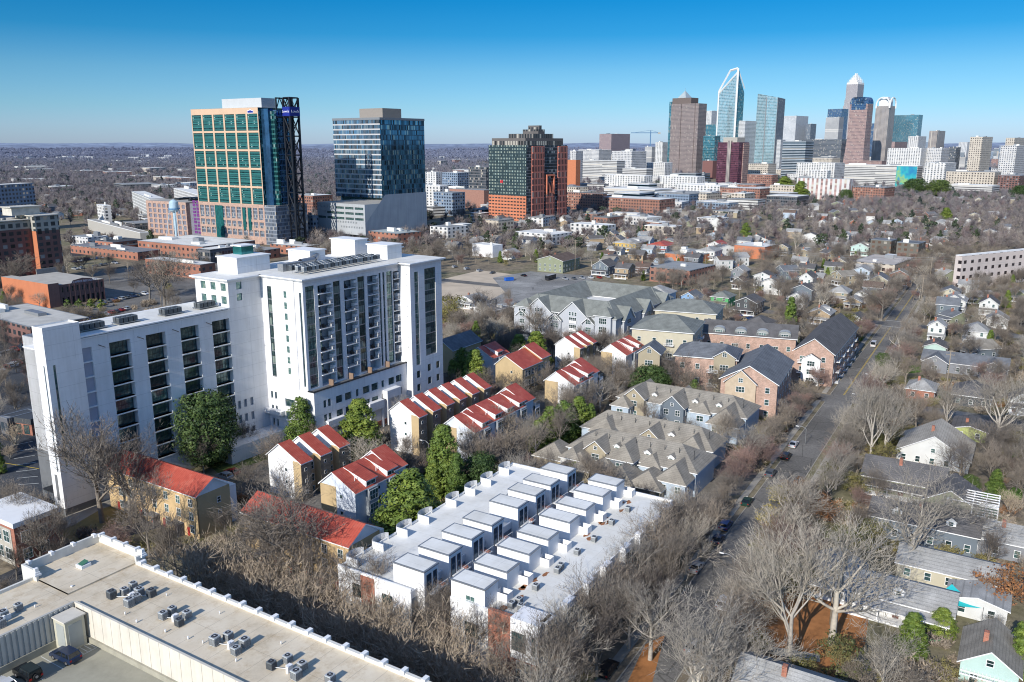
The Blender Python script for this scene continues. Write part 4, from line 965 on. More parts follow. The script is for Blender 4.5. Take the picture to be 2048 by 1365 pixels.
for (x, y, s) in ((2.4, 4.6, .5), (1.8, -12, .3), (3, -21.5, .25), (8.5, -9.4, .2), (9.4, -20, .2), (2.4, -17.5, .3), (3, -31, .25), (2.0, -40, .3), (8.8, -33, .2), (-3.5, 3.9, .25), (-6, 6.8, .2), (3.4, -24, .2), (2.2, -8.8, .25)):
    q = MB(); q.tube((x, y, ZR), (x, y, ZR+.45), s*.35, s*.35, 8, 0, True); q.obj('roof_vent', WTRIM, fb)
FGAC = [(-7.5, 4.7), (-5.2, 5.1), (-8.8, 2.9), (3.9, -3.1), (5.5, -3.8), (7.2, -3.4), (6.5, -5.9), (5.3, -7.0), (7.3, -7.6), (3.9, -7.3), (4.4, -14.3), (5.9, -14.3), (6.3, -17.0), (4.5, -17.7), (4.1, -25.6), (5.8, -26.2), (5.9, -29.3), (4.1, -29.7), (4.4, -36.0), (6.4, -36.8), (6.3, -39.5), (4.6, -40.2), (6.3, -44.3), (4.6, -45.6)]
CLN = [('left-hand group above the ribbed wall', range(0, 3)), ('group nearest the skylight', range(3, 10)), ('second group from the skylight', range(10, 14)), ('third group from the skylight', range(14, 18)), ('fourth group from the skylight', range(18, 22)), ('group at the bottom edge', range(22, 24))]
WHICH = ['westmost', 'rearmost', 'middle', 'nearest', 'right-hand', 'small outlying', 'last']
for nm, rg in CLN:
    n = len(list(rg)); xs = list(rg); cen = (sum(FGAC[i][0] for i in xs)/n, sum(FGAC[i][1] for i in xs)/n)
    order = sorted(xs, key=lambda i: proj(*W(OF, *FGAC[i], AF), ZR)[0])
    for q, i in enumerate(order):
        x, y = FGAC[i]; kind = 'dark' if i % 5 == 3 else 'grey'; sz = R.uniform(.95, 1.15)
        words = ['leftmost', 'second from left', 'third from left', 'fourth from left', 'fifth from left', 'sixth from left', 'seventh from left'][q]
        condenser(*W(OF, x, y, AF), ZR, rad(90-AF)+R.uniform(-.1, .1), '%s air conditioner, %s, in the %s' % ('dark' if kind == 'dark' else 'pale grey', words, nm), 'air conditioners on the cream foreground roof', kind, sz)
    j = MB(); cx, cy = cen
    for i in xs:
        x, y = FGAC[i]; j.tube((cx, cy, ZR+.15), (x, y, ZR+.25), .045, .045, 5)
    j.box(cx-.35, cx+.35, cy-.3, cy+.3, ZR, ZR+.75, 0); j.box(cx-.7, cx-.45, cy-.5, cy-.1, ZR, ZR+.9, 0)
    j.obj('pipe_hub', WTRIM, fb)
car(*W(OF, -4.35, -4.2, AF), rad(90-AF)+rad(90)+.05, 'navy', 'suv', 'dark blue SUV parked beside the beige lift housing on the rooftop deck', None, ZD)
car(*W(OF, -9.4, -3.9, AF), rad(90-AF)+rad(90), 'black', 'jeep', 'black boxy off-roader with hard top at the bottom left of the deck', None, ZD)
car(*W(OF, -12.4, -3.9, AF), rad(90-AF)+rad(90), 'white', 'sedan', 'white car cut off at the left edge of the rooftop deck', None, ZD)
# ================================================================ glass tower with steel truss (left)
def text_mesh(s, size, mat, name='sign_lettering'):
    cu = bpy.data.curves.new(name, 'FONT'); cu.body = s; cu.size = size; cu.extrude = .02*size; cu.align_x = 'CENTER'; cu.align_y = 'CENTER'
    o = bpy.data.objects.new(name+'_src', cu); me = bpy.data.meshes.new_from_object(o); bpy.data.objects.remove(o)
    me.materials.clear(); me.materials.append(mat); return me
def sign(par, ax, c, u, z, s, size, mat):
    o = mk('sign_lettering', text_mesh(s, size, mat), par, (u, c, z) if ax == 'R' else (c, u, z)); o.rotation_euler = (math.pi/2, 0, 0 if ax == 'R' else -math.pi/2); return o
c1, z1, wr1, wl1 = bspec(381, 515, 590, 215, 490)
t1 = framed('office_tower', 'tall peach-gridded green glass tower with black steel truss on its corner', 'office tower', c1)
land('peach-gridded glass tower', *c1); foot(c1, 0, 50, 0, wl1)
L1 = wl1; zp = zat(c1[1], 411)
m = MB(); m.box(0, 34, 0, L1, zp, z1, 0, skip='ltb')
nb, nr = 6, 5; hs = []
bw = L1/nb; bh = (z1-3.5-zp)/nr
for i in range(nb):
    for k in range(nr): hs.append((i*bw+.9, (i+1)*bw-.9, zp+k*bh+.3, zp+(k+1)*bh-1.2, .5))
m.holes('L', 0, 0, L1, zp, z1, hs, .5, 1, 2)
tealbands = facade('green_glass_bands', (.02, .11, .11), (.010, .055, .065), 1.6, bh/4, (.06, .94), (.3, .95), .03, (.4, .55, .5), .5, .08, .5)
PEACH = plain('peach_panels', (.60, .42, .29), .8, .06, .1)
m.obj('wall', [tealbands, PEACH, tealbands], t1)
m = MB()
for i in range(nb):
    for k in range(nr):
        for q in range(1, 4): z = zp+k*bh+.3+q*(bh-1.5)/4; m.box(.42, .5, i*bw+.9, (i+1)*bw-.9, z-.5, z+.5, 0, skip='r')
m.obj('spandrel', plain('light_teal', (.05, .22, .21), .25, .2, .1, .3), t1)
m = MB(); m.box(0, 34, 0, L1, z1-.1, z1, 0, skip='b'); m.obj('roof', CONC, t1)
m = MB(); m.box(6, 20, 2, L1*.60, z1, z1+7.5, 0, 0, 'b'); m.obj('penthouse', plain('pale_metal', (.5, .52, .53), .6, .05, .2), t1)
m = MB()   # set-back glazed right part
m.box(3, 8, -8, 0, zp-1, z1-1, 0, skip='b'); m.box(8, 20, -12, 0, 0, z1-2, 1, skip='b'); m.box(5.5, 8, -12, -7.5, 0, z1-3, 2, skip='b')
m.obj('glazed_corner', [NAVY, facade('navy_glass_wall', (.05, .12, .22), (.025, .09, .18), 1.5, 4.2, (.08, .92), (.1, .92), .04, (.12, .2, .25), .7, .06, .8), tealbands], t1)
# podium
m = MB(); hs = []
for i in range(12):
    u = 1+i*(L1-2)/12; w = (L1-2)/12
    for z0, z2 in ((6, 11), (13, zp-14), (zp-12, zp-2.5)):
        if z2 > z0+1: hs.append((u+.8, u+w-.8, z0, z2, .4))
m.holes('L', 0, 0, L1, 0, zp, hs, .4, 0, 1); m.box(0, 34, 0, L1, 0, zp, 0, 2, skip='lb'); m.box(0, 34, -13, 0, 0, zp, 1, 2, skip='b')
m.obj('podium', [PBRICK, facade('podium_glass', (.25, .27, .3), (.12, .15, .2), 1.2, 3, (.1, .9), (.15, .9), .1), CONC], t1)
m = MB(); m.box(-.3, .2, L1*.62, L1*.74, 0, zp-2, 0); m.box(-.3, .2, L1*.28, L1*.32, 11, zp-3, 0); m.box(-.3, .2, L1*.2, L1*.24, 11, zp-3, 0); m.obj('glass_stair', TEAL, t1)
# truss
m = MB(); x0, x1, y0, y1 = 15, 24, -19.5, -12.6; ztr = z1+7.5; n = 7
for (x, y) in ((x0, y0), (x1, y0), (x0, y1), (x1, y1)): m.box(x-.7, x+.7, y-.7, y+.7, 0, ztr, 0)
for k in range(n+1):
    z = 12+(ztr-12)*k/n
    for (a, b) in (((x0, y0), (x1, y0)), ((x0, y0), (x0, y1)), ((x1, y0), (x1, y1)), ((x0, y1), (x1, y1))):
        m.tube((a[0], a[1], z), (b[0], b[1], z), .5, .5, 4)
        if k < n:
            z2 = 12+(ztr-12)*(k+1)/n; s = k % 2
            p, q = (a, b) if s else (b, a)
            m.tube((p[0], p[1], z), (q[0], q[1], z2), .5, .5, 4); m.tube((q[0], q[1], z), (p[0], p[1], z2), .3, .3, 4)
for y in (-12, ): 
    for x in (8, 15): m.box(x-.5, x+.5, y-.6, y+.4, z1-2, ztr, 0)
    m.box(8, 24, y-.5, y+.3, ztr-1, ztr, 0); m.box(8, 24, y-.5, y+.3, z1-8, z1-7, 0); m.box(8, 24, y-.5, y+.3, z1-32, z1-31, 0)
    for i, x in enumerate((8, 12, 16, 20)): m.tube((x, y, ztr if i % 2 else z1-2), (x+4, y, z1-2 if i % 2 else ztr), .5, .5, 4)
m.obj('steel_truss', plain('black_steel', (.018, .022, .03), .5, .1), t1)
m = MB(); m.box(x0-1.2, x0-.7, y0-.4, y1+.4, z1-6.5, z1+.5, 0); m.box(x0-1.2, x1+.5, y0-1.1, y0-.7, z1-6.5, z1+.5, 0); m.obj('sign_panel', plain('sign_blue', (.015, .03, .25), .5, .03), t1)
sign(t1, 'L', x0-1.25, (y0+y1)/2, z1-3, "Lowe's", 2.7, plain('sign_white', (.8, .8, .85), .5, .02)); sign(t1, 'R', y0-1.15, (x0+x1)/2, z1-3, "Lowe's", 3.0, MC['sign_white'])
m = MB(); m.face([(-.12, y, z) for y, z in ((5, z1-4.4), (12, z1-4.4), (12, z1-2.2), (10, z1-2.2), (8.5, z1-1.2), (7, z1-2.2), (5, z1-2.2))][::-1]); m.obj('emblem', MC['sign_white'], t1)
m = MB(); m.face([(-.16, y, z) for y, z in ((5.4, z1-4.0), (11.6, z1-4.0), (11.6, z1-2.5), (9.8, z1-2.5), (8.5, z1-1.8), (7.2, z1-2.5), (5.4, z1-2.5))][::-1]); m.obj('emblem_field', MC['sign_blue'], t1)
# attached garage left
gz = zat(c1[1]+55, 405)
m = MB(); m.box(4, 50, L1, L1+17, 0, gz-1, 1, 2, 'b'); 
hs = []
for i in range(8):
    for k in range(6): hs.append((L1+18.5+i*6.6, L1+22.6+i*6.6, 2+k*(gz-3)/6, 2+(k+.72)*(gz-3)/6, .5))
m.holes('L', 0, L1+17, L1+72, 0, gz, hs, .5, 0, 1); m.box(0, 60, L1+17, L1+72, 0, gz, 0, 2, 'lb')
root = framed('parking_garage', 'peach parking garage with grey openings left of the peach-gridded tower', 'parking garage', c1)
m.obj('wall', [PBRICK, plain('mesh_grey', (.2, .2, .24), .6, .2), CONC], root); foot(c1, 0, 60, L1, L1+72)
q = MB(); rr = random.Random(3)
for k in range(10):
    for c_ in range(2): q.box(3.7, 3.9, L1+5+c_*4.5, L1+8.2+c_*4.5, 4+k*2.9, 4+k*2.9+rr.uniform(1.4, 2.4), 0)
q.obj('mural', plain('mural_purple', (.16, .04, .20), .7, .4, .5), root)
q = MB()
for i in range(9): q.box(6+rr.uniform(0, 30), 9+rr.uniform(24, 34), L1+20+i*5, L1+23+i*5, gz, gz+1.5, 0)
q.obj('parked_rooftop_plant', DARK, root)
# ================================================================ blue glass tower on perforated podium
c2, z2, wr2, wl2 = bspec(665, 759, 848, 236, 470, A=36)
zq = zat(c2[1], 397)
t2 = framed('office_tower', 'blue glass tower with white floor bands above a silver perforated podium', 'office tower', c2, 36)
land('blue glass tower', *c2); foot(c2, -30, 90, -10, 75, 36)
bands = facade('banded_glass', (.5, .5, .5), (.07, .17, .27), 1.5, 4.35, (.04, .96), (.26, 1.1), .08, (.3, .42, .48), .8, .05, .6)
blue = facade('deep_blue_glass', (.04, .09, .14), (.04, .14, .24), 1.5, 4.35, (.08, .94), (.1, .95), .08, (.25, .4, .45), .9, .05, .7)
m = MB(); m.box(0, wr2, 0, wl2, zq, z2, 0, 2, 'bf'); m.face([(0, 0, zq), (wr2, 0, zq), (wr2, 0, z2), (0, 0, z2)], 1)
m.obj('wall', [bands, blue, CONC], t2)
m = MB(); m.box(-.3, wr2+.3, -.3, wl2+.3, z2-1.6, z2+.4, 0, skip='b'); m.obj('parapet', plain('tower_parapet', (.2, .22, .24), .6, .05), t2)
m = MB(); m.box(8, wr2*.55, 4, wl2*.55, z2+.4, z2+8.5, 0, skip='b'); m.obj('penthouse', plain('penthouse_taupe', (.28, .25, .22), .8, .06), t2)
m = MB(); 
for i in range(6):
    for j in range(2): m.box(3+i*(wr2-6)/5, 4+i*(wr2-6)/5, 2+j*(wl2-6), 3+j*(wl2-6), zq-7, zq, 0)
m.box(4, wr2-4, 4, wl2-4, zq-7, zq, 1); m.obj('column', [WTRIM, GLASS], t2)
c3 = P(732, 484); zpd = zat(c3[1], 410); zpr = zat(c3[1]+80, 392)
U_, V_ = UV(36); wL3 = tdir(c3, V_, 634, zpd); wR3 = tdir(c3, U_, 853, zpd)
pod = mk('podium', None, t2); pod.location = (0, 0, 0)
dx, dy = c3[0]-c2[0], c3[1]-c2[1]; ox = dx*U_[0]+dy*U_[1]; oy = dx*V_[0]+dy*V_[1]; bpy.data.objects.remove(pod)
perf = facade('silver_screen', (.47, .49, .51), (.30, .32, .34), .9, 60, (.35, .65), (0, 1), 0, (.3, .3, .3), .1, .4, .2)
m = MB(); hs = []
for k in range(3): 
    for i in range(3+k): hs.append((wL3*.03+i*11.5, wL3*.03+i*11.5+10, zpd-4.6-4.4*(k), zpd-2.6-4.4*k, .6))
for k in range(5):
    for i in range(14):
        u = wL3*(.98-i*.034-.12*k); 
        if u > 2 and not any(h[0]-1 < u < h[1]+1 and abs(h[2]-(zpd-4.4-4.4*k)) < 2.5 for h in hs): hs.append((u-.55, u, zpd-4.2-4.0*k, zpd-2.6-4.0*k, .5))
m.holes('L', 0, 0, wL3, 5, zpd, [h for h in hs if h[1] < wL3-.2 and h[0] > .2], .5, 0, 1)
m.box(0, wR3, 0, wL3, 5, zpd, 0, 2, 'lf')
# right screen, sloping up from the near corner
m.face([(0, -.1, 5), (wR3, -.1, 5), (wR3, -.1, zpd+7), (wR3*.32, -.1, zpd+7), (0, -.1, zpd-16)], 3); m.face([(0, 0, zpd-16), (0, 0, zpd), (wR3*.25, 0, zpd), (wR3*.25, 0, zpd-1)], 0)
m.face([(wR3, -.1, zpd+7), (wR3, .3, zpd+7), (wR3*.32, .3, zpd+7), (wR3*.32, -.1, zpd+7)][::-1], 0)
for i in range(5):
    for j in range(2): m.box(4+i*(wR3-8)/4, 5.2+i*(wR3-8)/4, 3+j*(wL3-8), 4.2+j*(wL3-8), 0, 5, 0)
m.box(8, wR3-3, 8, wL3-6, 0, 5, 1)
mo = m.obj('podium', [perf, GLASS, CONC, facade('shaded_screen', (.34, .38, .43), (.24, .28, .33), 1.4, 60, (.3, .7), (0, 1), 0, (.3, .3, .3), .1, .4, .2)], t2, (ox, oy, 0))  # last one: darker copy of the silver screen, shade put into its colour
FOOT.append((c3, 0, wR3, 0, wL3, (U_, V_)))
# ================================================================ dark apartment tower with red brick frames
c4, z4, wr4, wl4 = bspec(977, 1053, 1134, 291, 448, A=40)
t3 = framed('apartment_tower', 'dark teal apartment tower with orange brick base and red window frames', 'apartment building', c4, 40)
land('dark brick-framed tower', *c4); foot(c4, -2, wr4, 0, wl4, 40)
zb = zat(c4[1], 393)
dteal = facade('dark_teal_wall', (.022, .045, .055), (.3, .38, .34), 2.1, 3.15, (.38, .66), (.3, .82), .38, (.55, .62, .5), .95, .3, .2)
dteal2 = facade('dark_balcony_wall', (.02, .025, .035), (.04, .06, .08), 3.4, 3.15, (.12, .88), (.2, .9), .2, (.3, .32, .33), .5, .2, .5, .1, ((.34, .34, .36), .09))
bgar = facade('brick_garage', (.55, .2, .11), (.03, .03, .03), 4.2, 3.3, (.15, .85), (.3, .72), .0, (.1, .1, .1), .3, .8, 0)
m = MB(); m.box(0, wr4, 0, wl4, zb, z4, 0, 3, 'bf'); m.face([(0, 0, 0), (wr4, 0, 0), (wr4, 0, z4), (0, 0, z4)], 1); m.box(-.2, wr4, 0, wl4, 0, zb, 2, skip='tbf')
m.obj('wall', [dteal, dteal2, bgar, CONC], t3)
redf = facade('red_brick_frame', (.45, .16, .12), (.05, .055, .07), 2.6, 6.4, (.28, .8), (.1, .9), .05, (.3, .3, .3), .4, .1, .5)
m = MB(); W4 = wr4
m.box(W4*.12, W4*.40, -1.6, 0, 0, z4-1, 0, skip='bk'); m.box(W4*.76, W4*.99, -1.6, 0, 0, z4-1, 0, skip='bk'); m.box(W4*.46, W4*.66, -1.6, 0, 0, z4*.38, 0, skip='bk')
m.obj('brick_bay', [redf], t3)
m = MB(); m.box(W4*.46, W4*.66, -2.2, 0, z4*.60, z4*.62, 0); m.box(W4*.46, W4*.48, -2.2, 0, z4*.36, z4*.60, 0); m.box(W4*.64, W4*.66, -2.2, 0, z4*.36, z4*.60, 0)
for q in (.5, .575): m.face([(W4*q, -3.2, z4*.38), (W4*(q+.05), -3.2, z4*.38), (W4*(q+.05), -1.8, z4*.48), (W4*q, -1.8, z4*.53)])
m.obj('portal_frame', plain('salmon_frame', (.6, .2, .12), .8, .1), t3)
m = MB(); m.box(2, W4-3, 3, wl4-3, z4, z4+7, 0, 1, 'b'); m.box(W4*.3, W4*.8, 8, wl4-10, z4+7, z4+11.5, 0, 1, 'b'); m.box(W4*.5, W4*.66, 12, wl4-18, z4+11.5, z4+16, 0, 1, 'b'); m.box(W4*.56, W4*.62, 14, wl4-22, z4+16, z4+20, 0, 1, 'b')
m.obj('penthouse', [facade('penthouse_wall', (.13, .12, .115), (.04, .045, .05), 3.5, 7, (.2, .8), (.15, .75), .2), plain('dark_roofing', (.1, .1, .1), .9)], t3)
m = MB()
for i in range(2): m.box(-.35, -.1, wl4*.62+i*1.8, wl4*.62+i*1.8+1.2, z4-38, z4-35, 0)
m.obj('lit_window', plain('red_pane', (.7, .03, .05), .5), t3)  # plain red panes
# ================================================================ water tower
wx, wy = P(355, 494); wz = zat(wy, 399)
wtw = thing('water_tower', 'pale blue water tower on a slender column before the peach garage', 'water tower', (wx, wy, 0)); land('water tower', wx, wy)
BLUEW = plain('pale_blue_paint', (.42, .56, .64), .6, .15, .3)
def lathe(prof, n=20, m=0):
    b = MB()
    for i in range(len(prof)-1):
        for j in range(n):
            a0 = 2*math.pi*j/n; a1 = 2*math.pi*(j+1)/n; (r0, z0), (r1, z_) = prof[i], prof[i+1]
            b.face([(r0*math.cos(a0), r0*math.sin(a0), z0), (r0*math.cos(a1), r0*math.sin(a1), z0), (r1*math.cos(a1), r1*math.sin(a1), z_), (r1*math.cos(a0), r1*math.sin(a0), z_)], m)
    return b
q = 3.5; zt0 = wz-11
lathe([(.0, wz), (q*.55, wz-.8), (q, wz-2.2), (q, zt0+3), (q*.9, zt0+2), (.6, zt0)]).obj('tank', BLUEW, wtw)
lathe([(q+.05, zt0+3.2), (q+.9, zt0+3.2), (q+.9, zt0+4.2), (q+.05, zt0+3.2)]).obj('walkway', plain('deck_blue', (.12, .25, .4), .6), wtw)
lathe([(1.0, zt0+1), (.95, 0)], 12).obj('column', BLUEW, wtw)
for i in range(4):
    a = i*math.pi/2+.6; b = MB(); b.tube((math.cos(a)*q, math.sin(a)*q, zt0+3), (math.cos(a)*q*2.6, math.sin(a)*q*2.6, 0), .22, .22, 6); b.obj('leg', BLUEW, wtw)
# ================================================================ blocks measured one by one
def pal(n, w, g, fw=3.2, fh=3.4, wu=(.25, .75), wv=(.3, .8), **k): return facade(n, w, g, fw, fh, wu, wv, **k)
F_WG = pal('white_grid', (.55, .54, .53), (.10, .12, .15), 4.0, 3.6)
F_WG2 = pal('white_apartment_wall', (.62, .61, .59), (.11, .13, .15), 5.5, 3.3, (.2, .62), (.25, .85))
F_BEI = pal('beige_office_wall', (.52, .46, .38), (.09, .08, .08), 4.4, 4.0, (.28, .72), (.25, .78))
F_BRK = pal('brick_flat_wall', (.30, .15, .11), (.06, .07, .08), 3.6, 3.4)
F_DBR = pal('shaded_brick_wall', (.19, .10, .085), (.05, .06, .07), 4.2, 3.5, (.2, .78), (.25, .82), lit=.15, litc=(.3, .33, .35))  # dark brick; for the left apartment block its shade is put into the colour
F_BROWN = pal('brown_tower_wall', (.25, .19, .17), (.13, .11, .11), 2.4, 3.3, (.2, .8), (.3, .85), lit=.05)
F_TEALG = pal('teal_curtain', (.06, .22, .27), (.035, .19, .25), 2.2, 4, (.06, .94), (.15, .95), grough=.05, gmetal=.7)
F_BLUG = pal('blue_curtain', (.05, .11, .22), (.03, .09, .2), 2.2, 4, (.06, .94), (.15, .95), grough=.05, gmetal=.7)
F_PALEG = pal('pale_curtain', (.42, .54, .58), (.22, .40, .46), 2.6, 4, (.06, .94), (.15, .95), grough=.05, gmetal=.6, lit=.2, litc=(.3, .42, .45))
F_PURP = pal('purple_curtain', (.16, .05, .07), (.10, .04, .07), 2.6, 3.4, (.06, .94), (.15, .95), grough=.1, gmetal=.5, lit=.03, litc=(.3, .15, .2))
F_BAND = pal('banded_office', (.42, .46, .5), (.02, .07, .11), 60, 3.8, (0, 1.1), (.35, 1.1), grough=.06, gmetal=.7)
F_DOT = pal('rose_granite', (.34, .22, .19), (.10, .09, .11), 3.0, 3.6, (.25, .75), (.3, .78), gmetal=.4)
F_TANT = pal('tan_tower_wall', (.44, .38, .33), (.10, .10, .12), 2.6, 60, (.3, .75), (0, 1))
F_GRID = pal('white_fine_grid', (.6, .61, .62), (.16, .18, .2), 2.0, 3.6, (.25, .8), (.2, .8))
F_GAR = pal('white_garage', (.52, .51, .49), (.05, .05, .055), 60, 3.2, (0, 1.1), (.5, .88), gmetal=0, grough=.8, gvar=.2)
F_DGO = pal('dark_grey_office', (.13, .13, .14), (.05, .07, .09), 2.4, 3.9, (.1, .9), (.25, .9))
F_GREYB = pal('blue_grey_wall', (.20, .26, .34), (.03, .045, .07), 4.0, 3.6, (.25, .78), (.3, .82))
F_SHOP = pal('brick_shop_wall', (.34, .15, .10), (.08, .09, .1), 5, 4.2, (.3, .7), (.25, .7))
F_OWALL = plain('orange_brick_wall', (.52, .19, .095), .85, .08, .3)
ROOFD = plain('dark_roof', (.07, .075, .08), .8, .15, .2); ROOFG = plain('grey_roof', (.30, .305, .30), .8, .15, .2)
# --- uptown skyline
UP = [ # name, label, cat, (xl,xc,xr,yt,yb), wall, angle, short
('office_tower', 'brick and glass tower left of the crane, far behind the dark tower', (1199, 1223, 1261, 268, 318), F_BRK, 45, 'brick tower by the crane'),
('office_building', 'low white office with dark right side in front of the brick skyline tower', (1157, 1198, 1223, 300, 345), F_WG, 45, None),
('office_building', 'white office with tall black glass side below the crane', (1224, 1264, 1293, 303, 362), F_WG, 45, None),
('parking_garage', 'pale slatted garage at the left end of the skyline', (1160, 1234, 1250, 322, 368), F_GAR, 45, None),
('parking_garage', 'white garage stack with open end right of the slatted garage', (1245, 1293, 1306, 338, 376), F_GAR, 45, None),
('apartment_building', 'long low white apartments at the foot of the brown skyline tower', (1293, 1330, 1345, 326, 360), F_WG2, 45, None),
('office_building', 'small cream block with open floors directly under the crane mast', (1290, 1304, 1311, 294, 340), F_GAR, 45, None),
('office_building', 'cream and purple block at the left edge of the brown tower', (1311, 1326, 1337, 285, 345), F_WG2, 45, None),
('office_tower', 'slim teal tower peeping out left of the brown tower', (1339, 1343, 1352, 204, 346), F_TEALG, 45, None),
('office_tower', 'white apartment tower between the brown tower and the angled crown tower', (1412, 1424, 1437, 222, 330), F_WG2, 45, None),
('office_building', 'wide teal glass office right of the brown tower', (1409, 1449, 1460, 249, 340), F_TEALG, 45, None),
('office_building', 'lower teal glass block with slanted top in front of the wide teal office', (1407, 1430, 1441, 272, 352), F_TEALG, 45, None),
('office_building', 'white gridded office below the angled crown tower', (1457, 1491, 1515, 242, 345), F_GRID, 45, None),
('parking_garage', 'dark red brick garage beside the purple glass tower', (1405, 1426, 1437, 322, 358), plain('dark_rose_brick', (.2, .1, .09), .8), 45, None),
('office_building', 'white fine-gridded slab right of the pale glass tower', (1535, 1562, 1571, 280, 345), F_GRID, 45, None),
('office_tower', 'tan and grey residential tower right of the pale glass tower', (1568, 1593, 1617, 232, 320), F_WG2, 45, 'tan skyline tower'),
('office_tower', 'distant dark slab peeping over the banded glass office', (1614, 1622, 1633, 248, 320), F_DGO, 45, None),
('office_building', 'dark glass office with thin pale floor bands', (1566, 1612, 1628, 283, 356), F_BAND, 45, 'banded glass office'),
('office_building', 'wide grey glass block with white frame left of the rose granite tower', (1609, 1684, 1696, 279, 338), F_DGO, 45, None),
('office_tower', 'dark blue glass tower behind the white flat-topped tower', (1656, 1684, 1697, 218, 330), F_BLUG, 45, None),
('office_tower', 'white flat-topped tower in front of the dark blue glass tower', (1652, 1679, 1688, 235, 334), F_GAR, 45, None),
('office_tower', 'dark navy glass tower tucked right of the rose granite tower', (1741, 1760, 1772, 247, 332), F_BLUG, 45, None),
('office_tower', 'teal green glass tower at the right of the high-rise cluster', (1786, 1838, 1846, 230, 325), F_TEALG, 45, 'teal green tower'),
('office_building', 'pink stone block at the foot of the arched crown tower', (1748, 1790, 1815, 284, 338), F_DOT, 45, None),
('apartment_building', 'long white balconied apartments below the teal green tower', (1776, 1843, 1856, 297, 356), F_WG2, 45, None),
('apartment_building', 'white stepped block above the long balconied apartments', (1817, 1838, 1853, 273, 340), F_WG2, 45, None),
('apartment_tower', 'round-cornered cream tower standing alone right of the teal tower', (1859, 1876, 1891, 262, 345), F_TANT, 45, 'lone cream tower'),
('office_building', 'white block with big square openings below the lone cream tower', (1854, 1884, 1899, 297, 356), F_WG, 45, None),
('office_building', 'low dark glass block right of the white square-windowed block', (1898, 1913, 1922, 295, 350), F_DGO, 45, None),
('office_tower', 'beige slab tower with banded glass side at the far right', (1941, 1966, 1986, 274, 362), F_BEI, 45, 'beige slab tower'),
('apartment_tower', 'tall white apartment tower cut by the right edge of the skyline', (2002, 2034, 2060, 292, 372), F_WG, 45, None),
('apartment_tower', 'red-topped stepped tower behind the white tower at the right edge', (2012, 2030, 2062, 276, 352), F_BEI, 45, None),
('apartment_building', 'white terraced apartments with peaked dormers under the banded glass office', (1594, 1670, 1690, 327, 366), F_WG2, 45, None),
('hospital', 'very long white low building in the middle of the skyline foot', (1690, 1836, 1846, 332, 376), F_GAR, 45, None),
('office_building', 'white slab with blue stripe below the square-windowed block', (1850, 1892, 1913, 327, 378), F_WG2, 45, None),
('office_building', 'long beige stone office with small square windows at right', (1893, 1990, 2003, 345, 385), F_BEI, 45, 'long beige office'),
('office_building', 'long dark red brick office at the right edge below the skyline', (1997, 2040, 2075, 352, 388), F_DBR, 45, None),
('apartment_building', 'white and pink panelled slab block standing clear of the trees', (1594, 1700, 1708, 359, 402), pal('pink_panel_wall', (.6, .6, .58), (.36, .24, .22), 7, 3, (.35, .8), (.0, 1), gmetal=0, grough=.8), 45, 'pink panelled slab'),
('parking_garage', 'red brick deck right of the pink panelled slab', (1706, 1770, 1790, 376, 405), F_BRK, 45, None),
('apartment_building', 'beige four-storey block below the purple glass tower', (1495, 1537, 1553, 328, 368), F_BEI, 45, None),
('apartment_building', 'white and red apartment row right of the purple tower foot', (1495, 1545, 1556, 350, 385), F_BRK, 45, None),
('office_building', 'pale grey hall with flat white roof above the pink panelled slab', (1618, 1655, 1662, 342, 380), F_WG2, 45, None),
]
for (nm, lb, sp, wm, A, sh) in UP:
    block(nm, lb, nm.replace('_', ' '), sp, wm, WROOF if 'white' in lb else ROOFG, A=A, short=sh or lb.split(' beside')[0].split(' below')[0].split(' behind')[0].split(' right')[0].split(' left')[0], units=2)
# stadium-like coloured roof on the long white building
sx = bspec(1794, 1835, 1841, 331, 376, A=45); rt = framed('mural_hall', 'blue and green painted hall on the long white building', 'hall', sx[0], 45)
mt_ = NT('mural_swirl'); cc = mt_.ramp(mt_.noise(.05, 2), [(.35, (.02, .2, .38)), (.5, (.03, .36, .4)), (.64, (.25, .42, .15)), (.75, (.03, .25, .4))]); mt_.fin(cc, .7)
m = MB(); m.box(0, sx[2], 0, sx[3], 0, sx[1]-2, 0, 0, 'b'); m.obj('wall', mt_.m, rt); m = MB(); m.box(-.5, sx[2]+.5, -.5, sx[3]+.5, sx[1]-2, sx[1]-1.4, 0); m.obj('roof', WROOF, rt)
# brown tower with pyramid behind
c, z, a, b = bspec(1343, 1398, 1414, 207, 350, A=45); r = framed('apartment_tower', 'broad brown residential tower with set-back crown', 'apartment building', c, 45); land('brown skyline tower', *c)
m = MB(); m.box(0, a, 0, b, 0, z, 0, 1, 'b'); m.box(-2.2, a*.9, b*.12, b*.36, 0, z, 0, 1, 'b'); m.box(-2.2, a*.9, b*.62, b*.86, 0, z, 0, 1, 'b'); m.obj('wall', [F_BROWN, CONC], r)
m = MB(); m.box(2, a-2, b*.30, b-1, z, z+15, 0, 1, 'b'); m.obj('crown', [plain('crown_brown', (.15, .12, .11), .8), CONC], r)
c, z, a, b = bspec(1350, 1372, 1390, 196, 330, A=45); r = framed('office_tower', 'tower with white pyramid roof rising behind the brown tower', 'office tower', c, 45)
m = MB(); m.box(0, a, 0, b, 0, z-2, 0, 1, 'b'); m.obj('wall', [F_TANT, CONC], r); ap = (a/2, b/2, z+28)
m = MB(); q = [(a*.1, b*.1, z-2), (a*.9, b*.1, z-2), (a*.9, b*.9, z-2), (a*.1, b*.9, z-2)]
for i in range(4): m.face([q[i], q[(i+1) % 4], ap])
m.obj('pyramid_roof', plain('pale_copper', (.48, .54, .54), .4, .1, .1, .3), r)
m = MB(); m.tube((ap[0], ap[1], ap[2]-2), (ap[0], ap[1], ap[2]+9), .5, .2, 5); m.obj('spire', STEEL, r)
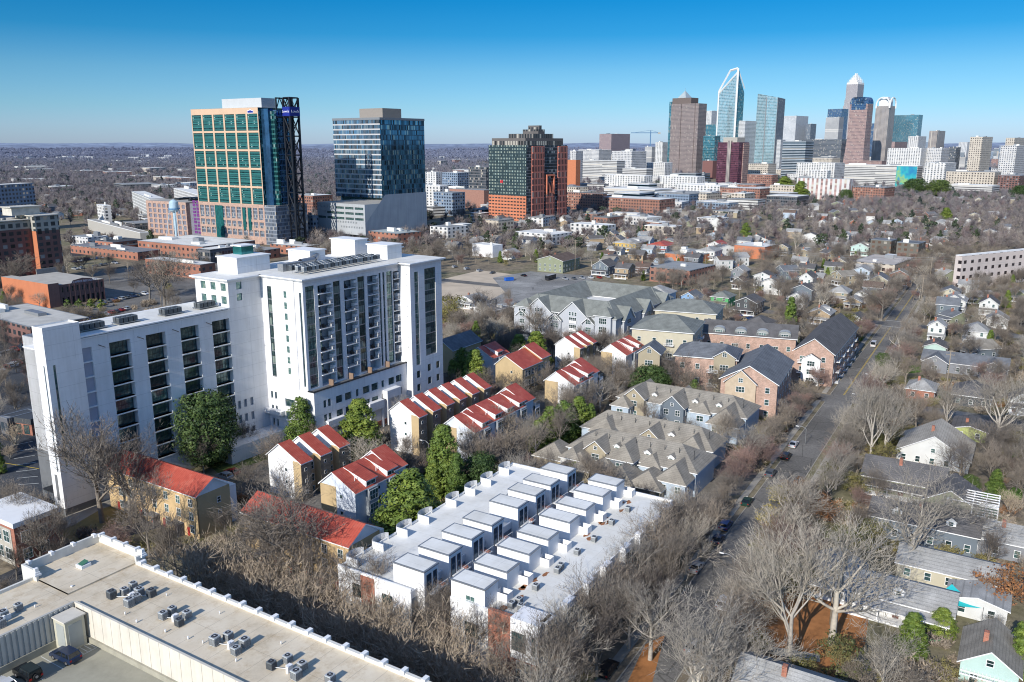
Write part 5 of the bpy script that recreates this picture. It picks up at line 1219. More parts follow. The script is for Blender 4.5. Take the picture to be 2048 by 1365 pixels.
# tall tower with open angled crown
c, z, a, b = bspec(1437, 1473, 1488, 195, 345, A=45); za = zat(c[1], 137); r = framed('office_tower', 'tallest pale glass tower with open slanting white crown', 'office tower', c, 45); land('slanting crown tower', *c)
m = MB(); zl = zat(c[1], 182)
m.face([(0, b, 0), (0, 0, 0), (0, 0, za-16), (0, b*.2, za-26), (0, b, zl-2)], 0); m.face([(0, 0, 0), (a, 0, 0), (a, 0, zl-4), (0, 0, za-4)], 1); m.face([(a, 0, 0), (a, b, 0), (a, b, zl-6), (a, 0, zl-4)], 1); m.face([(a, b, 0), (0, b, 0), (0, b, zl-2), (a, b, zl-6)], 1)
m.face([(0, 0, za-16), (a, 0, zl-4), (a, b, zl-6), (0, b, zl-2)], 2)
m.obj('wall', [F_PALEG, F_TEALG, NAVY], r)
m = MB(); fr = plain('crown_white', (.75, .76, .76), .6, .03); w = 3.0
def bar(p, q, w=3.0): m.tube(p, q, w, w, 4, 0, True)
bar((-.5, 0, 0), (-.5, 0, za), 3.2); bar((-.5, b, 0), (-.5, b, zl), 2.2); bar((-.5, b, zl), (-.5, b*.42, za-5), 2.6); bar((-.5, b*.42, za-5), (-.5, 0, za), 3); bar((-.5, b, zl-6), (-.5, 0, za-10), 2.4); bar((0, 0, za-1), (a, 0, zl+8), 1.6)
m.obj('crown_frame', fr, r)
# pale glass tower with sloped screen
c, z, a, b = bspec(1515, 1556, 1571, 195, 345, A=45); r = framed('apartment_tower', 'pale glass residential tower with sloping roof screen', 'apartment building', c, 45); land('pale glass skyline tower', *c)
zt = zat(c[1], 186); m = MB(); m.face([(0, b, 0), (0, 0, 0), (0, 0, z), (0, b, zt)], 0); m.face([(0, 0, 0), (a, 0, 0), (a, 0, z-3), (0, 0, z)], 1); m.face([(a, 0, 0), (a, b, 0), (a, b, z), (a, 0, z-3)], 1); m.face([(0, 0, z), (a, 0, z-3), (a, b, z), (0, b, zt)], 2)
m.obj('wall', [F_PALEG, pal('grey_side_glass', (.14, .16, .19), (.07, .09, .12), 3, 3.3), ROOFG], r)
m = MB(); m.box(-.6, 0, b*.52, b*.56, 0, z+2, 0); m.box(-.6, 0, -1, .6, 0, z, 0); m.obj('fin', STEEL, r)
# purple glass tower
c, z, a, b = bspec(1436, 1479, 1498, 285, 374, A=45); r = framed('office_tower', 'purple red glass tower with a white stair shaft', 'office tower', c, 45); land('purple glass tower', *c)
m = MB(); m.box(0, a, 0, b, 0, z, 0, 1, 'b'); m.obj('wall', [F_PURP, CONC], r)
m = MB(); m.box(-2, 4, b*.36, b*.52, 0, z+3, 0, 0, 'b'); m.obj('stair_shaft', F_TANT, r)
m = MB(); m.box(a*.1, a*.9, b*.15, b*.8, z, z+9, 0, 0, 'b'); m.obj('penthouse', CONC, r); m = MB(); m.box(a*.4, a*.98, -2, 0, 4, z-2, 0, skip='k'); m.obj('side_bay', F_DOT, r)
# stepped tower with spiky crown
c, z, a, b = bspec(1689, 1714, 1727, 200, 322, A=45); r = framed('office_tower', 'stepped stone tower with white spiked crown', 'office tower', c, 45); land('spiked crown tower', *c)
m = MB(); zc = zat(c[1], 168); m.box(-3, a+3, -3, b+3, 0, z-25, 0, 1, 'b'); m.box(0, a, 0, b, z-25, z+2, 0, 1, 'b'); m.box(2.5, a-2.5, 2.5, b-2.5, z+2, zc, 0, 1, 'b'); m.obj('wall', [pal('stone_tower_wall', (.40, .34, .32), (.14, .12, .13), 2.6, 3.6, (.25, .75), (.25, .85)), CONC], r)
m = MB(); zz = zat(c[1], 141); CRN = plain('crown_silver', (.78, .79, .78), .5, .05)
for lv in range(4):
    k = lv/4.0; e = 3+lv*(a/2-5)/4; h0 = zc+(zz-zc)*k*.75; h1 = zc+(zz-zc)*(.42+k*.58)
    for (x0, y0, x1, y1) in ((e, e, a-e, e), (e, e, e, b-e), (a-e, e, a-e, b-e), (e, b-e, a-e, b-e)):
        for i in range(6):
            t = i/5; X = x0+(x1-x0)*t; Y = y0+(y1-y0)*t; m.tube((X, Y, h0-2), (X+(a/2-X)*.12, Y+(b/2-Y)*.12, h1-abs(t-.5)*6), 1.1, .35, 4)
    m.box(e, a-e, e, b-e, h0-3, h0+(zz-zc)*.12, 0)
m.obj('crown', CRN, r)
# rose granite tower with rounded blue top
c, z, a, b = bspec(1700, 1736, 1747, 208, 350, A=45); r = framed('office_tower', 'rose granite tower with rounded blue glass top and flared base', 'office tower', c, 45); land('rose granite tower', *c)
m = MB(); m.box(0, a, 0, b, 0, z, 0, 1, 'b'); fl = b*.16
m.face([(-4, b+6, 0), (-4, -3, 0), (-.1, 0, 70), (-.1, b, 90)], 0)
m.face([(-4, -3, 0), (a+6, -3, 0), (a+1, -.1, 80), (-.1, -.1, 70)], 0)
m.obj('wall', [F_DOT, CONC], r)
m = MB(); n = 8; z9 = zat(c[1], 194)
for i in range(n):
    t0 = math.pi/2*i/n; t1_ = math.pi/2*(i+1)/n
    pr = lambda t: (1-math.cos(t))*(b*.22), math.sin(1)
    y0, h0 = (b*.2)*(1-math.cos(t0)), math.sin(t0); y1, h1 = (b*.2)*(1-math.cos(t1_)), math.sin(t1_)
    for (ya, yb) in ((y0, y1),):
        m.face([(-.2, b-ya, z+(z9-z)*h0), (a, b-ya, z+(z9-z)*h0), (a, b-yb, z+(z9-z)*h1), (-.2, b-yb, z+(z9-z)*h1)][::-1]); m.face([(-.2, ya, z+(z9-z)*h0), (a, ya, z+(z9-z)*h0), (a, yb, z+(z9-z)*h1), (-.2, yb, z+(z9-z)*h1)])
        m.face([(-.2, b-ya, z+(z9-z)*h0), (-.2, ya, z+(z9-z)*h0), (-.2, yb, z+(z9-z)*h1), (-.2, b-yb, z+(z9-z)*h1)])
m.box(-.2, a, b*.2, b*.8, z, z9, 0, skip='b'); m.box(-.4, .2, b*.1, b*.9, z-14, z+1, 0, skip='b')
m.obj('rounded_top', F_BLUG, r)
m = MB(); m.box(-6, a, -b*1.1, b*.9, 0, 36, 0, 1, 'b'); m.obj('annex', [F_DOT, CONC], r)
# arched crown tower
c, z, a, b = bspec(1752, 1779, 1791, 212, 345, A=45); r = framed('office_tower', 'cream striped tower with arched white crown', 'office tower', c, 45); land('arched crown tower', *c)
m = MB(); m.box(0, a, 0, b, 0, z, 0, 1, 'b'); m.obj('wall', [F_TANT, CONC], r)
zz = zat(c[1], 195); m = MB(); n = 10
for ax in (0, 1):
    for i in range(n):
        t0 = math.pi*i/n; t1_ = math.pi*(i+1)/n
        def q(t, o): 
            u = .5-.5*math.cos(t); h = z-6+(zz-z+6)*math.sin(t)**.6
            return (-.6+o, b*u, h) if ax == 0 else (a*u, -.6+o, h)
        m.tube(q(t0, 0), q(t1_, 0), 2.0, 2.0, 4)
m.box(a*.15, a*.85, b*.15, b*.85, z, zz-4, 0); m.box(a*.3, a*.7, b*.3, b*.7, zz-4, zz+2, 0); m.obj('crown', CRN, r)
# tower crane
x, y = P(1299, 330); hh = zat(y, 263); r = thing('tower_crane', 'blue tower crane over the left end of the skyline', 'crane', (x, y, 0)); s = 1/ (1680/math.hypot(y, 80))
CRB = plain('crane_blue', (.10, .2, .34), .5); m = MB(); m.box(-1.6, 1.6, -1.6, 1.6, 0, hh, 0); m.obj('mast', CRB, r)
m = MB(); m.box(-38*s, 19*s, -1.2, 1.2, hh-7, hh-4.4, 0); m.box(-1, 1, -1, 1, hh, hh+4, 0); m.tube((0, 0, hh+4), (-30*s, 0, hh-4.5), .4, .4, 4); m.tube((0, 0, hh+4), (15*s, 0, hh-4.5), .4, .4, 4); m.obj('jib', CRB, r)
m = MB(); m.box(14*s, 19*s, -1.8, 1.8, hh-10, hh-4, 0); m.obj('counterweight', CONC, r)
# --- middle distance
MID = [
('office_building', 'dark grey glass office left of the dark brick-framed tower', (937, 972, 985, 335, 400), F_DGO, ROOFG, 40),
('warehouse', 'long brown brick warehouse behind the blue glass tower', (872, 968, 985, 381, 418), plain('brown_brick', (.33, .18, .14), .85), ROOFG, 40),
('apartment_building', 'pale blue and grey apartments with balconies right of the silver podium', (867, 905, 930, 386, 432), F_GREYB, ROOFG, 40),
('apartment_building', 'cream four-storey flats behind the pale blue apartments', (852, 880, 897, 372, 425), F_WG2, WROOF, 40),
('apartment_building', 'white balconied block left of the dark grey glass office', (851, 872, 886, 345, 392), F_WG2, WROOF, 40),
('apartment_building', 'white and navy block between the towers', (884, 915, 937, 346, 395), F_GREYB, WROOF, 40),
('office_building', 'tall orange brick fin with glass behind it right of the dark tower', (1134, 1152, 1161, 320, 385), F_OWALL, ROOFG, 40),
('office_building', 'sky blue topped office behind the orange fin', (1140, 1152, 1166, 302, 372), F_WG, WROOF, 40),
('apartment_building', 'brick and white row of flats right of the dark tower base', (1133, 1205, 1214, 388, 422), F_BRK, ROOFD, 40),
('apartment_building', 'brick row with grey flat roof and white bay in the middle distance', (1205, 1320, 1350, 400, 432), F_BRK, WROOF, 40),
('parking_garage', 'long cream two-level parking garage below the slatted garage', (1208, 1310, 1345, 380, 405), F_GAR, WROOF, 40),
('apartment_building', 'white townhouse row with dark bays left of the brown tower foot', (1210, 1290, 1305, 352, 385), F_WG2, WROOF, 45),
('apartment_building', 'white townhouse row with dark bays below the brown tower', (1320, 1395, 1410, 354, 388), F_WG2, WROOF, 45),
('apartment_building', 'red accented white condominium row left of the purple tower foot', (1350, 1440, 1460, 372, 402), F_WG2, WROOF, 45),
('apartment_building', 'red accented white condominium row below the purple tower', (1440, 1520, 1540, 378, 408), F_BRK, WROOF, 45),
('office_building', 'white long low office seen just above the bare trees at right', (1895, 1985, 2000, 372, 392), F_GAR, WROOF, 45),
('apartment_building', 'cream block above the bare trees near the centre of the skyline foot', (1540, 1590, 1600, 372, 400), F_BEI, WROOF, 45),
('apartment_building', 'blue-grey apartment building at the far left edge', (-60, -30, 67, 372, 470), F_GREYB, WROOF, 14),
('apartment_building', 'white red and yellow panelled apartments left of the peach garage', (226, 300, 330, 398, 446), pal('panel_apartments', (.62, .62, .6), (.1, .14, .15), 5, 3.4, (.25, .7), (.15, .85)), WROOF, 60),
('apartment_building', 'pale apartments behind the peach garage roof', (282, 395, 430, 390, 440), F_WG2, WROOF, 60),
('apartment_building', 'small pale green flats left of the yellow panelled apartments', (193, 207, 222, 412, 448), F_WG2, WROOF, 50),
('warehouse', 'wide low pale metal warehouse before the peach garage', (140, 280, 300, 466, 490), plain('corrugated_pale', (.42, .40, .36), .7, .1), plain('dusty_roof', (.36, .34, .3), .9, .15), 50),
('shop_building', 'white-fronted brick shop under the warehouse', (140, 175, 215, 476, 500), F_WG, ROOFG, 32),
('shop_building', 'dark-roofed brick workshop with arched end', (190, 225, 285, 485, 508), F_SHOP, ROOFD, 32),
('shop_building', 'long orange brick shop with raised corner in the shopping district', (145, 250, 300, 492, 508), F_OWALL, ROOFD, 32),
('shop_building', 'grey-roofed shed with white skylight boxes before the orange shop', (140, 275, 320, 505, 522), F_SHOP, plain('shed_roof', (.22, .22, .23), .8), 32),
('shop_building', 'large brick mill with white pipe-covered roof in front of the peach tower', (275, 405, 510, 494, 520), F_SHOP, WROOF, 32),
('shop_building', 'black painted shop end right of the brick mill', (395, 420, 500, 500, 528), F_DGO, WROOF, 32),
('shop_building', 'low dark brick shop with flat roof behind the white tower', (420, 500, 560, 505, 524), F_SHOP, ROOFG, 32),
('shop_building', 'pale-roofed orange brick shop right of the peach tower podium', (540, 610, 640, 494, 512), F_SHOP, WROOF, 32),
('shop_building', 'red brick row of shops behind the large bare tree', (290, 400, 430, 530, 560), F_SHOP, WROOF, 32),
('shop_building', 'blue-grey low house row between the two glass towers', (595, 625, 636, 432, 478), F_GREYB, ROOFG, 36),
('shop_building', 'brick and cream low block behind the steel truss', (592, 625, 665, 392, 430), F_BRK, WROOF, 36),
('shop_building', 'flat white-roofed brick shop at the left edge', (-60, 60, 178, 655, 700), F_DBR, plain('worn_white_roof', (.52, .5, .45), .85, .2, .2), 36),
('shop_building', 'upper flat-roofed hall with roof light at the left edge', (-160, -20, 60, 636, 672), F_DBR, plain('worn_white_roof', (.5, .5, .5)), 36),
('office_building', 'dark brick garage building with steel railing beside the parking lot', (10, 14, 72, 838, 872), F_DGO, ROOFG, 32),
('white_commercial_building', 'long white two-storey commercial building left of the yellow house', (1031, 1105, 1144, 470, 492), F_WG2, WROOF, 40),
('white_commercial_building', 'large white warehouse with black windows behind the long white commercial building', (1141, 1210, 1232, 452, 474), F_WG2, WROOF, 40),
('shop_building', 'long orange brick shop with snow-white roof among bare trees', (1469, 1530, 1558, 495, 520), F_OWALL, WROOF, 40),
('apartment_building', 'brick flats with tall windows behind the blue cottage', (1300, 1380, 1430, 542, 572), F_BRK, ROOFG, 40),
('shop_building', 'low brick roof with orange edge near the red barn roof', (1330, 1395, 1440, 512, 526), F_OWALL, ROOFG, 40),
('shop_building', 'wide low hall with rusty white roof right of the mint house', (1704, 1790, 1830, 530, 548), F_BEI, plain('rusty_white_roof', (.5, .45, .4), .8, .3, .1), 40),
('apartment_building', 'olive dark apartment block with balconies left of its twin', (1742, 1783, 1795, 482, 520), pal('olive_flats', (.14, .13, .11), (.25, .16, .12), 4, 3.3), SLATE, 40),
('apartment_building', 'olive dark apartment block with balconies at the street corner', (1794, 1838, 1852, 488, 526), pal('olive_flats', (.14, .13, .11), (.25, .16, .12), 4, 3.3), SLATE, 40),
('office_building', 'pinkish white office with dark glass block beside the street', (1916, 1925, 2075, 512, 580), pal('rose_white_office', (.60, .52, .48), (.06, .05, .055), 6.4, 4.3, (.3, .68), (.35, .8), lit=0), WROOF, 62),
('hall', 'white metal arch-roofed hall behind the vacant lot', (944, 985, 1005, 492, 516), WHITE, WROOF, 40),
('meeting_hall', 'dark-roofed white hall with cupola right of the silver podium', (860, 895, 935, 456, 478), F_WG2, ROOFG, 40),
('shop_building', 'orange brick shop with pale green roof below the silver podium', (737, 795, 842, 468, 496), F_SHOP, plain('pale_green_roof', (.42, .46, .44), .7), 40),
('office_building', 'brick building with green hipped roof in the middle distance', (1188, 1215, 1247, 436, 460), F_BRK, SAGE, 40),
('shop_building', 'white building with grey lean-to behind the dark cottage', (947, 990, 1026, 622, 644), F_WG2, ROOFG, 40),
]
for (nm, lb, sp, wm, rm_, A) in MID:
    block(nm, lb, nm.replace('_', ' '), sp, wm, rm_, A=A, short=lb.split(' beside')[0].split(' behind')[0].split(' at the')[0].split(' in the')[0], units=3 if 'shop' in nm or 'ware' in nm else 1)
# mural wall
c, z, a, b = bspec(660, 700, 722, 482, 502, A=40); r = framed('mural_wall', 'pale wall painted with blue and white diamonds before the silver podium', 'mural', c, 40)
m = MB(); m.box(0, 6, 0, b, 0, z, 0); m.obj('wall', WTRIM, r)
m = MB()
for i in range(5):
    u = b*(i+.5)/5; s_ = b/7; m.face([(-.1, u+s_, z*.5), (-.1, u, z*.08), (-.1, u-s_, z*.5), (-.1, u, z*.95)])
m.obj('painted_diamond', plain('mural_blue', (.05, .4, .55), .6, .3, .1), r)
# big brick apartment building at the left
c, z, a, b = bspec(-330, -300, 84, 450, 575, A=33)
for (nm, lb, sp, z_, hh) in (('a', '', 0, 0, 0),):
    cc = P(84, 428, 30); 
x, y = P(132, 562); U_, V_ = UV(32)
O4 = (x-U_[0]*14, y-U_[1]*14); z = zat(y, 430)
r = framed('apartment_building', 'large shaded brick apartment block with cream top floor and sunlit orange end wall', 'apartment building', O4, 32); land('large brick apartment block', *O4); foot(O4, -120, 14, 0, 26)
m = MB(); m.box(0, 14, 0, 20, 0, z, 0, 2, 'bl'); m.box(-110, 0, 5, 24, 0, z-2, 0, 2, 'b'); m.face([(0, 20, 0), (0, 0, 0), (0, 0, z), (0, 20, z)], 1); m.obj('wall', [F_DBR, F_OWALL, WROOF], r)  # bright orange for the sunlit end: sunshine put into the brick colour
m = MB(); m.box(-.1, 14.1, -.1, 20, z-8.5, z-.2, 0, skip='b'); m.box(-110, 0, 4.9, 24, z-7, z-2.2, 0, skip='b'); m.obj('top_storey', pal('cream_top', (.40, .38, .33), (.07, .09, .1), 4.2, 3.6, (.2, .8), (.2, .85)), r)
m = MB(); m.box(-1, 15, -1, 21, z, z+.5, 0); m.box(-110, 0, 4, 25, z-2, z-1.6, 0); m.box(-8, 8, 8, 18, z+.5, z+5, 0); m.box(-9, 9, 7, 19, z+5, z+5.5, 0); m.obj('cornice', plain('cream_cornice', (.55, .52, .45), .8), r)
m = MB()
for i in range(30): m.box(-100+i*3, -98.6+i*3, 8, 9.5, z-1.6, z-.3, 0)
m.obj('rooftop_condenser', CD, r)
m = MB(); m.box(-3, 14.2, -.4, 0, 0, 9, 0); m.obj('stone_base', plain('stone_grey', (.4, .39, .36), .8), r)
for i in range(3):
    m = MB(); m.face([(2+i*4, -.45, 4.6), (4.6+i*4, -.45, 4.6), (4.6+i*4, -1.9, 3.6), (2+i*4, -1.9, 3.6)][::-1]); m.obj('awning', DARK, r)
# orange brick commercial building with lettering
c, z, a, b = bspec(2, 95, 207, 569, 617, A=33); c5 = c
r = framed('commercial_building', 'bright orange brick building with arched windows and a lettered parapet', 'commercial building', c, 33); land('bright orange brick building', *c); foot(c, 0, a, 0, b, 33)
m = MB(); m.box(0, 5.5, 0, b, 0, z, 0, 1, 'bf'); m.face([(0, 0, 0), (5.5, 0, 0), (5.5, 0, z), (0, 0, z)], 2); hs = []
n = 9; wv_ = (a-6)/n
for i in range(n): hs += [(6+i*wv_+.9, 6+i*wv_+wv_-.9, z-5.2, z-2.6, .3), (6+i*wv_+.7, 6+i*wv_+wv_-.7, .3, 4.2, .8)]
m.holes('R', .3, 5.5, a, 0, z-1.2, hs, .3, 2, 3); m.box(5.5, a, .3, b, 0, z-1.2, 2, 1, 'bf'); m.obj('wall', [F_OWALL, CREAM, plain('shade_tinted_brick', (.20, .12, .11), .85, .15, .5), GLASS], r)  # right face is brick in shade: the mauve dimming is put into its colour
m = MB()
for i in range(n+1): m.box(5.8+i*wv_-.15, 5.8+i*wv_+.15, .1, .3, 0, z-1.2, 0)
m.obj('pilaster', plain('shade_tinted_brick', (.2, .12, .11)), r)
m = MB(); m.face([(12, .2, z-1.2), (24, .2, z-1.2), (23, .2, z+.2), (18, .2, z+.9), (13, .2, z+.2)]); m.obj('curved_parapet', MC['shade_tinted_brick'], r)
sign(r, 'R', .1, 19, z-.8, "COMBEE BELDONEY", 1.5, plain('letter_pale', (.5, .55, .7), .5))
# ================================================================ red-roofed townhouse rows
WSID = plain('white_siding', (.82, .82, .82), .75, .06, .3); BLUS = plain('pale_blue_siding', (.64, .69, .76), .75, .06, .3)
def tower_row(label, c, dep, n, L, ze, group=None, rise=0.0):
    """stepped units: red single-pitch roofs over stone-clad bays, recessed bays between"""
    r = framed('townhouse_row', label, 'townhouses', c); foot(c, -1, n*L+1, -1, dep+2); land('stepped red-roofed row', *c)
    d = dep+1.5; zr = ze+d*.36; rg = d*.62
    for i in range(n):
        x0 = i*L; x1 = x0+L*.52; z = ze+rise*i
        m = MB(); m.box(x0, x1, 0, d, 0, z, 0, skip='tb'); zR = z+rg*.5; m.face([(x0, d, z), (x0, 0, z), (x0, rg, zR)], 0); m.face([(x1, 0, z), (x1, d, z), (x1, rg, zR)], 0)
        m.box(x0-.03, x1+.03, -.05, 2.4, 0, z-.05, 1, skip='tbkf'); m.box(x0-.03, x1+.03, -.08, 0, 0, z-.05, 2, skip='tb')
        m.obj('unit_wall', [WSID, TAN, STONE], r)
        m = MB(); a = .35; m.face([(x0-a, -.5, z-.2), (x1+a*.4, -.5, z-.2), (x1+a*.4, rg, zR+.12), (x0-a, rg, zR+.12)], 0); m.face([(x1+a*.4, d+.4, z-.1), (x0-a, d+.4, z-.1), (x0-a, rg, zR+.12), (x1+a*.4, rg, zR+.12)], 0)
        for X in (x0-a, x1+a*.4):
            f = [(X, -.5, z-.4), (X, rg, zR-.1), (X, rg, zR+.12), (X, -.5, z-.2)]; m.face(f if X > x0 else f[::-1], 1)
            f = [(X, rg, zR-.1), (X, d+.4, z-.3), (X, d+.4, z-.1), (X, rg, zR+.12)]; m.face(f if X > x0 else f[::-1], 1)
        m.box(x0-a, x1+a*.4, -.52, -.45, z-.45, z-.2, 1); m.obj('roof', [REDROOF, WTRIM], r)
        if i < n-1 or True:
            m = MB(); X1 = x0+L; m.box(x1, X1, 1.9, d, 0, z-1.3, 0, 1, 'b'); m.box(x1, X1, 1.85, 2.1, z-1.3, z-.3, 0); m.obj('recessed_wall', [TAN, plain('terrace_floor', (.4, .4, .42), .8)], r)
            for k in range(3): win(r, 'R', 1.85, (x1+X1)/2, z-3.6-3.0*k, L*.3, 1.7, 'grid')
        for k in range(3): win(r, 'R', -.08, (x0+x1)/2-.2, z-2.4-2.7*k, .62, .7, 'thin')
        if i == 0:
            for k in range(3): win(r, 'L', x0-.03, d*.45, z-3-3.0*k, .6, .7, 'thin')
    return r
def dormer_row(label, c, dep, L, ze, dorm, wallm=None, rise=None, end_balcony=True, tanend=True):
    """continuous red roof with shed dormers and bay windows"""
    wallm = wallm or WSID
    r = framed('townhouse_row', label, 'townhouses', c); foot(c, -1, L+1, -1.5, dep+2); land('dormered red-roofed row', *c)
    d = dep+1.2; segs = rise or [(0, L, 0)]
    for (s0, s1, dz) in segs:
        z = ze+dz; rg = d*.62; zR = z+rg*.52
        m = MB(); m.box(s0, s1, 0, d, 0, z, 0, skip='tb'); m.face([(s0, d, z), (s0, 0, z), (s0, rg, zR)], 0); m.face([(s1, 0, z), (s1, d, z), (s1, rg, zR)], 0)
        if s0 == 0 and tanend: m.box(s0-.06, s0+.2, d*.55, d+.05, 0, z, 1, skip='b')
        m.obj('wall', [wallm, TAN], r)
        m = MB(); a = .35
        m.face([(s0-a, -.5, z-.2), (s1+a, -.5, z-.2), (s1+a, rg, zR+.12), (s0-a, rg, zR+.12)], 0); m.face([(s1+a, d+.4, z-.1), (s0-a, d+.4, z-.1), (s0-a, rg, zR+.12), (s1+a, rg, zR+.12)], 0)
        for X in (s0-a, s1+a):
            f = [(X, -.5, z-.45), (X, rg, zR-.13), (X, rg, zR+.12), (X, -.5, z-.2)]; m.face(f if X > s0 else f[::-1], 1)
            f = [(X, rg, zR-.13), (X, d+.4, z-.35), (X, d+.4, z-.1), (X, rg, zR+.12)]; m.face(f if X > s0 else f[::-1], 1)
        m.box(s0-a, s1+a, -.53, -.45, z-.45, z-.2, 1); m.obj('roof', [REDROOF, WTRIM], r)
    def zat_(x):
        for (s0, s1, dz) in segs:
            if s0 <= x <= s1: return ze+dz
        return ze
    for (a, b) in dorm:
        z = zat_((a+b)/2); rg = d*.62; zR = z+rg*.52
        m = MB(); zf = z+1.5
        m.face([(a, -.1, z-.1), (b, -.1, z-.1), (b, -.1, zf), (a, -.1, zf)], 0); m.face([(a, -.1, z-.1), (a, -.1, zf), (a, rg*.93, zR)], 0); m.face([(b, -.1, z-.1), (b, rg*.93, zR), (b, -.1, zf)], 0)
        m.face([(a-.25, -.5, zf-.05), (b+.25, -.5, zf-.05), (b+.25, rg*.97, zR+.16), (a-.25, rg*.97, zR+.16)], 1); m.face([(a-.25, -.5, zf-.25), (b+.25, -.5, zf-.25), (b+.25, -.5, zf-.05), (a-.25, -.5, zf-.05)], 0)
        f = [(a-.25, -.5, zf-.3), (a-.25, rg*.97, zR), (a-.25, rg*.97, zR+.16), (a-.25, -.5, zf-.05)]; m.face(f[::-1], 0)
        m.obj('dormer', [WTRIM, REDROOF], r)
        win(r, 'R', -.12, (a+b)/2, z+.15, b-a-.5, .8, 'thin')
        q = MB(); q.box(a+.1, b-.1, -.85, 0, 1.2, z-.4, 0, skip='k'); q.obj('bay', plain('bay_grey', (.35, .38, .4), .7), r)
        for k in range(2): win(r, 'R', -.87, (a+b)/2, z-3.0-3.0*k, b-a-.7, 2.1, 'grid')
        win(r, 'R', -.03, b+1.0, z-1.9, .7, .7, 'thin'); win(r, 'R', -.03, b+1.0, z-5.2, 1.0, 1.6, 'sash')
        q = MB(); q.tube((a-.9, rg*.35, z+rg*.2), (a-.9, rg*.35, z+rg*.2+1.2), .08, .08, 6); q.obj('vent_pipe', WTRIM, r)
    win(r, 'L', -.05, d*.4, ze-2.2, .6, .7, 'thin'); win(r, 'L', -.05, d*.4, ze-6, .7, .8, 'thin')
    if end_balcony:
        m = MB(); m.box(L, L+2.6, -.6, d*.6, 0, ze-1.6, 0, 1, 'bl'); m.obj('end_block', [wallm, CONC], r)
        for k in range(2): win(r, 'R', -.62, L+1.3, ze-4.4-3*k, 1.9, 1.9, 'grid')
        m = MB()
        for i in range(6): m.box(L+.1+i*.48, L+.16+i*.48, -.58, -.52, ze-1.6, ze-.6, 0)
        m.box(L, L+2.6, -.6, -.5, ze-.65, ze-.55, 0); m.obj('railing', STEEL, r)
    return r
def PC(px, py, z): return P(px, py, z)
tower_row('three-unit stepped red roof row with stone bays beside two evergreens', PC(601, 926, 9.5), 9.1, 3, 6.2, 9.5)
tower_row('longest stepped red roof row, six stone bays beside the white tower', PC(837, 833, 11), 8.2, 6, 6.1, 11)
tower_row('three-unit stepped red roof row below the big grey gabled apartments', PC(1160, 696, 10), 8.4, 3, 5.0, 10)
dormer_row('red roof row with blue-white walls and two dormers above the large round evergreen', PC(710, 985, 9.5), 8.6, 16.5, 9.5, [(3.2, 6.4), (10.0, 13.2)], BLUS, [(0, 12.4, 0), (12.4, 16.5, .9)])
dormer_row('long red roof row with five dormers behind bare trees, beside the six-unit row', PC(948, 860, 9.5), 8.6, 29.5, 9.5, [(3.5, 6.6), (9.5, 12.6), (15.5, 18.6), (21.5, 24.6)], BLUS, [(0, 6, -.6), (6, 24.6, 0), (24.6, 29.5, .9)])
dormer_row('red roof row with tan siding front and dark entrance canopies', PC(1045, 737, 10), 9.1, 17.5, 10, [], TAN, [(0, 12, 0), (12, 17.5, .9)], False, False)
dormer_row('red roof row with white gable and three dormers right of the tan row', PC(1148, 770, 10), 8.7, 16, 10, [(3, 6), (8.6, 11.6)], WSID, [(0, 11.8, 0), (11.8, 16, .8)])
dormer_row('rightmost red-striped white gable row below the hipped sage roofs', PC(1252, 710, 10), 8.1, 15, 10, [(5.2, 6.8), (10.2, 11.8)], WSID, [(0, 5, 0), (5, 10, .1), (10, 15, .2)])
dormer_row('small white and red roofed row in the blue shadow of the white tower', PC(985, 716, 9), 8, 10, 9, [(3, 6)], BLUS)
# front windows for the tan row
tr = [o for o in bpy.data.objects if o.get('label', '').startswith('red roof row with tan siding')][0]
for i in range(4):
    for k in range(2): win(tr, 'R', -.03, 2.2+i*4.2, 6.8-3.2*k, 1.3, 1.9, 'grid'); win(tr, 'R', -.03, 4.2+i*4.2, 6.8-3.2*k, .9, 1.6, 'sash')
    m = MB(); m.box(1+i*4.2, 3.6+i*4.2, -1.6, 0, 2.9, 3.1, 0); m.obj('entrance_canopy', DARK, tr)
# two long rows turned across: ridge along the other street
def cross_row(label, c, dep, length, ze):
    r = framed('townhouse_row', label, 'townhouses', c); foot(c, -1, dep+1, -1, length+1); land('tan red-roofed row', *c)
    zr = ze+dep*.33
    m = MB(); gable_wall(m, 0, dep, 0, length, 0, ze, zr, 'y', 0, 2, skip='tb'); m.box(-.04, .3, 0, length, 0, ze-.1, 1, skip='tb')
    m.obj('wall', [TAN, plain('sunlit_tan_siding', (.60, .43, .23), .8, .1, .5), WSID], r)  # brighter tan over the sunlit side: sunshine put into the colour
    m = MB(); gable_roof(m, 0, dep, 0, length, ze, zr, 'y', .55, .2, 0, 0, 1); m.obj('roof', [REDROOF, WTRIM], r)
    n = int(length/4)
    for i in range(n):
        for k in range(3): win(r, 'L', -.06, 2+i*4.0, ze-2.6-2.9*k, 1.15, 1.6, 'grid')
        if i % 2: m = MB(); m.box(-1.7, -.05, .6+i*4, 3.4+i*4, 2.6, 2.75, 0); m.box(-1.7, -.05, .7+i*4, 1.0+i*4, .0, 2.6, 0); m.obj('porch_roof', SLATE, r)
        q = MB(); q.box(-.1, 0, 2.9+i*4, 3.7+i*4, .1, 2.1, 0); q.obj('door', plain('red_door', (.4, .05, .04), .6), r)
    for k in range(2): win(r, 'R', -.03, dep*.65, ze-3-3*k, .8, 1.1, 'sash'); 
    m = MB(); m.box(dep-.02, dep+2.6, 1.2, 7, 0, ze-1.2, 0, 1, 'bl'); m.obj('rear_block', [WSID, WROOF], r)
    return r
cross_row('long sunlit tan row with red roof behind the tall bare trees at left', PC(392, 995, 9.5), 8.4, 30.5, 9.5)
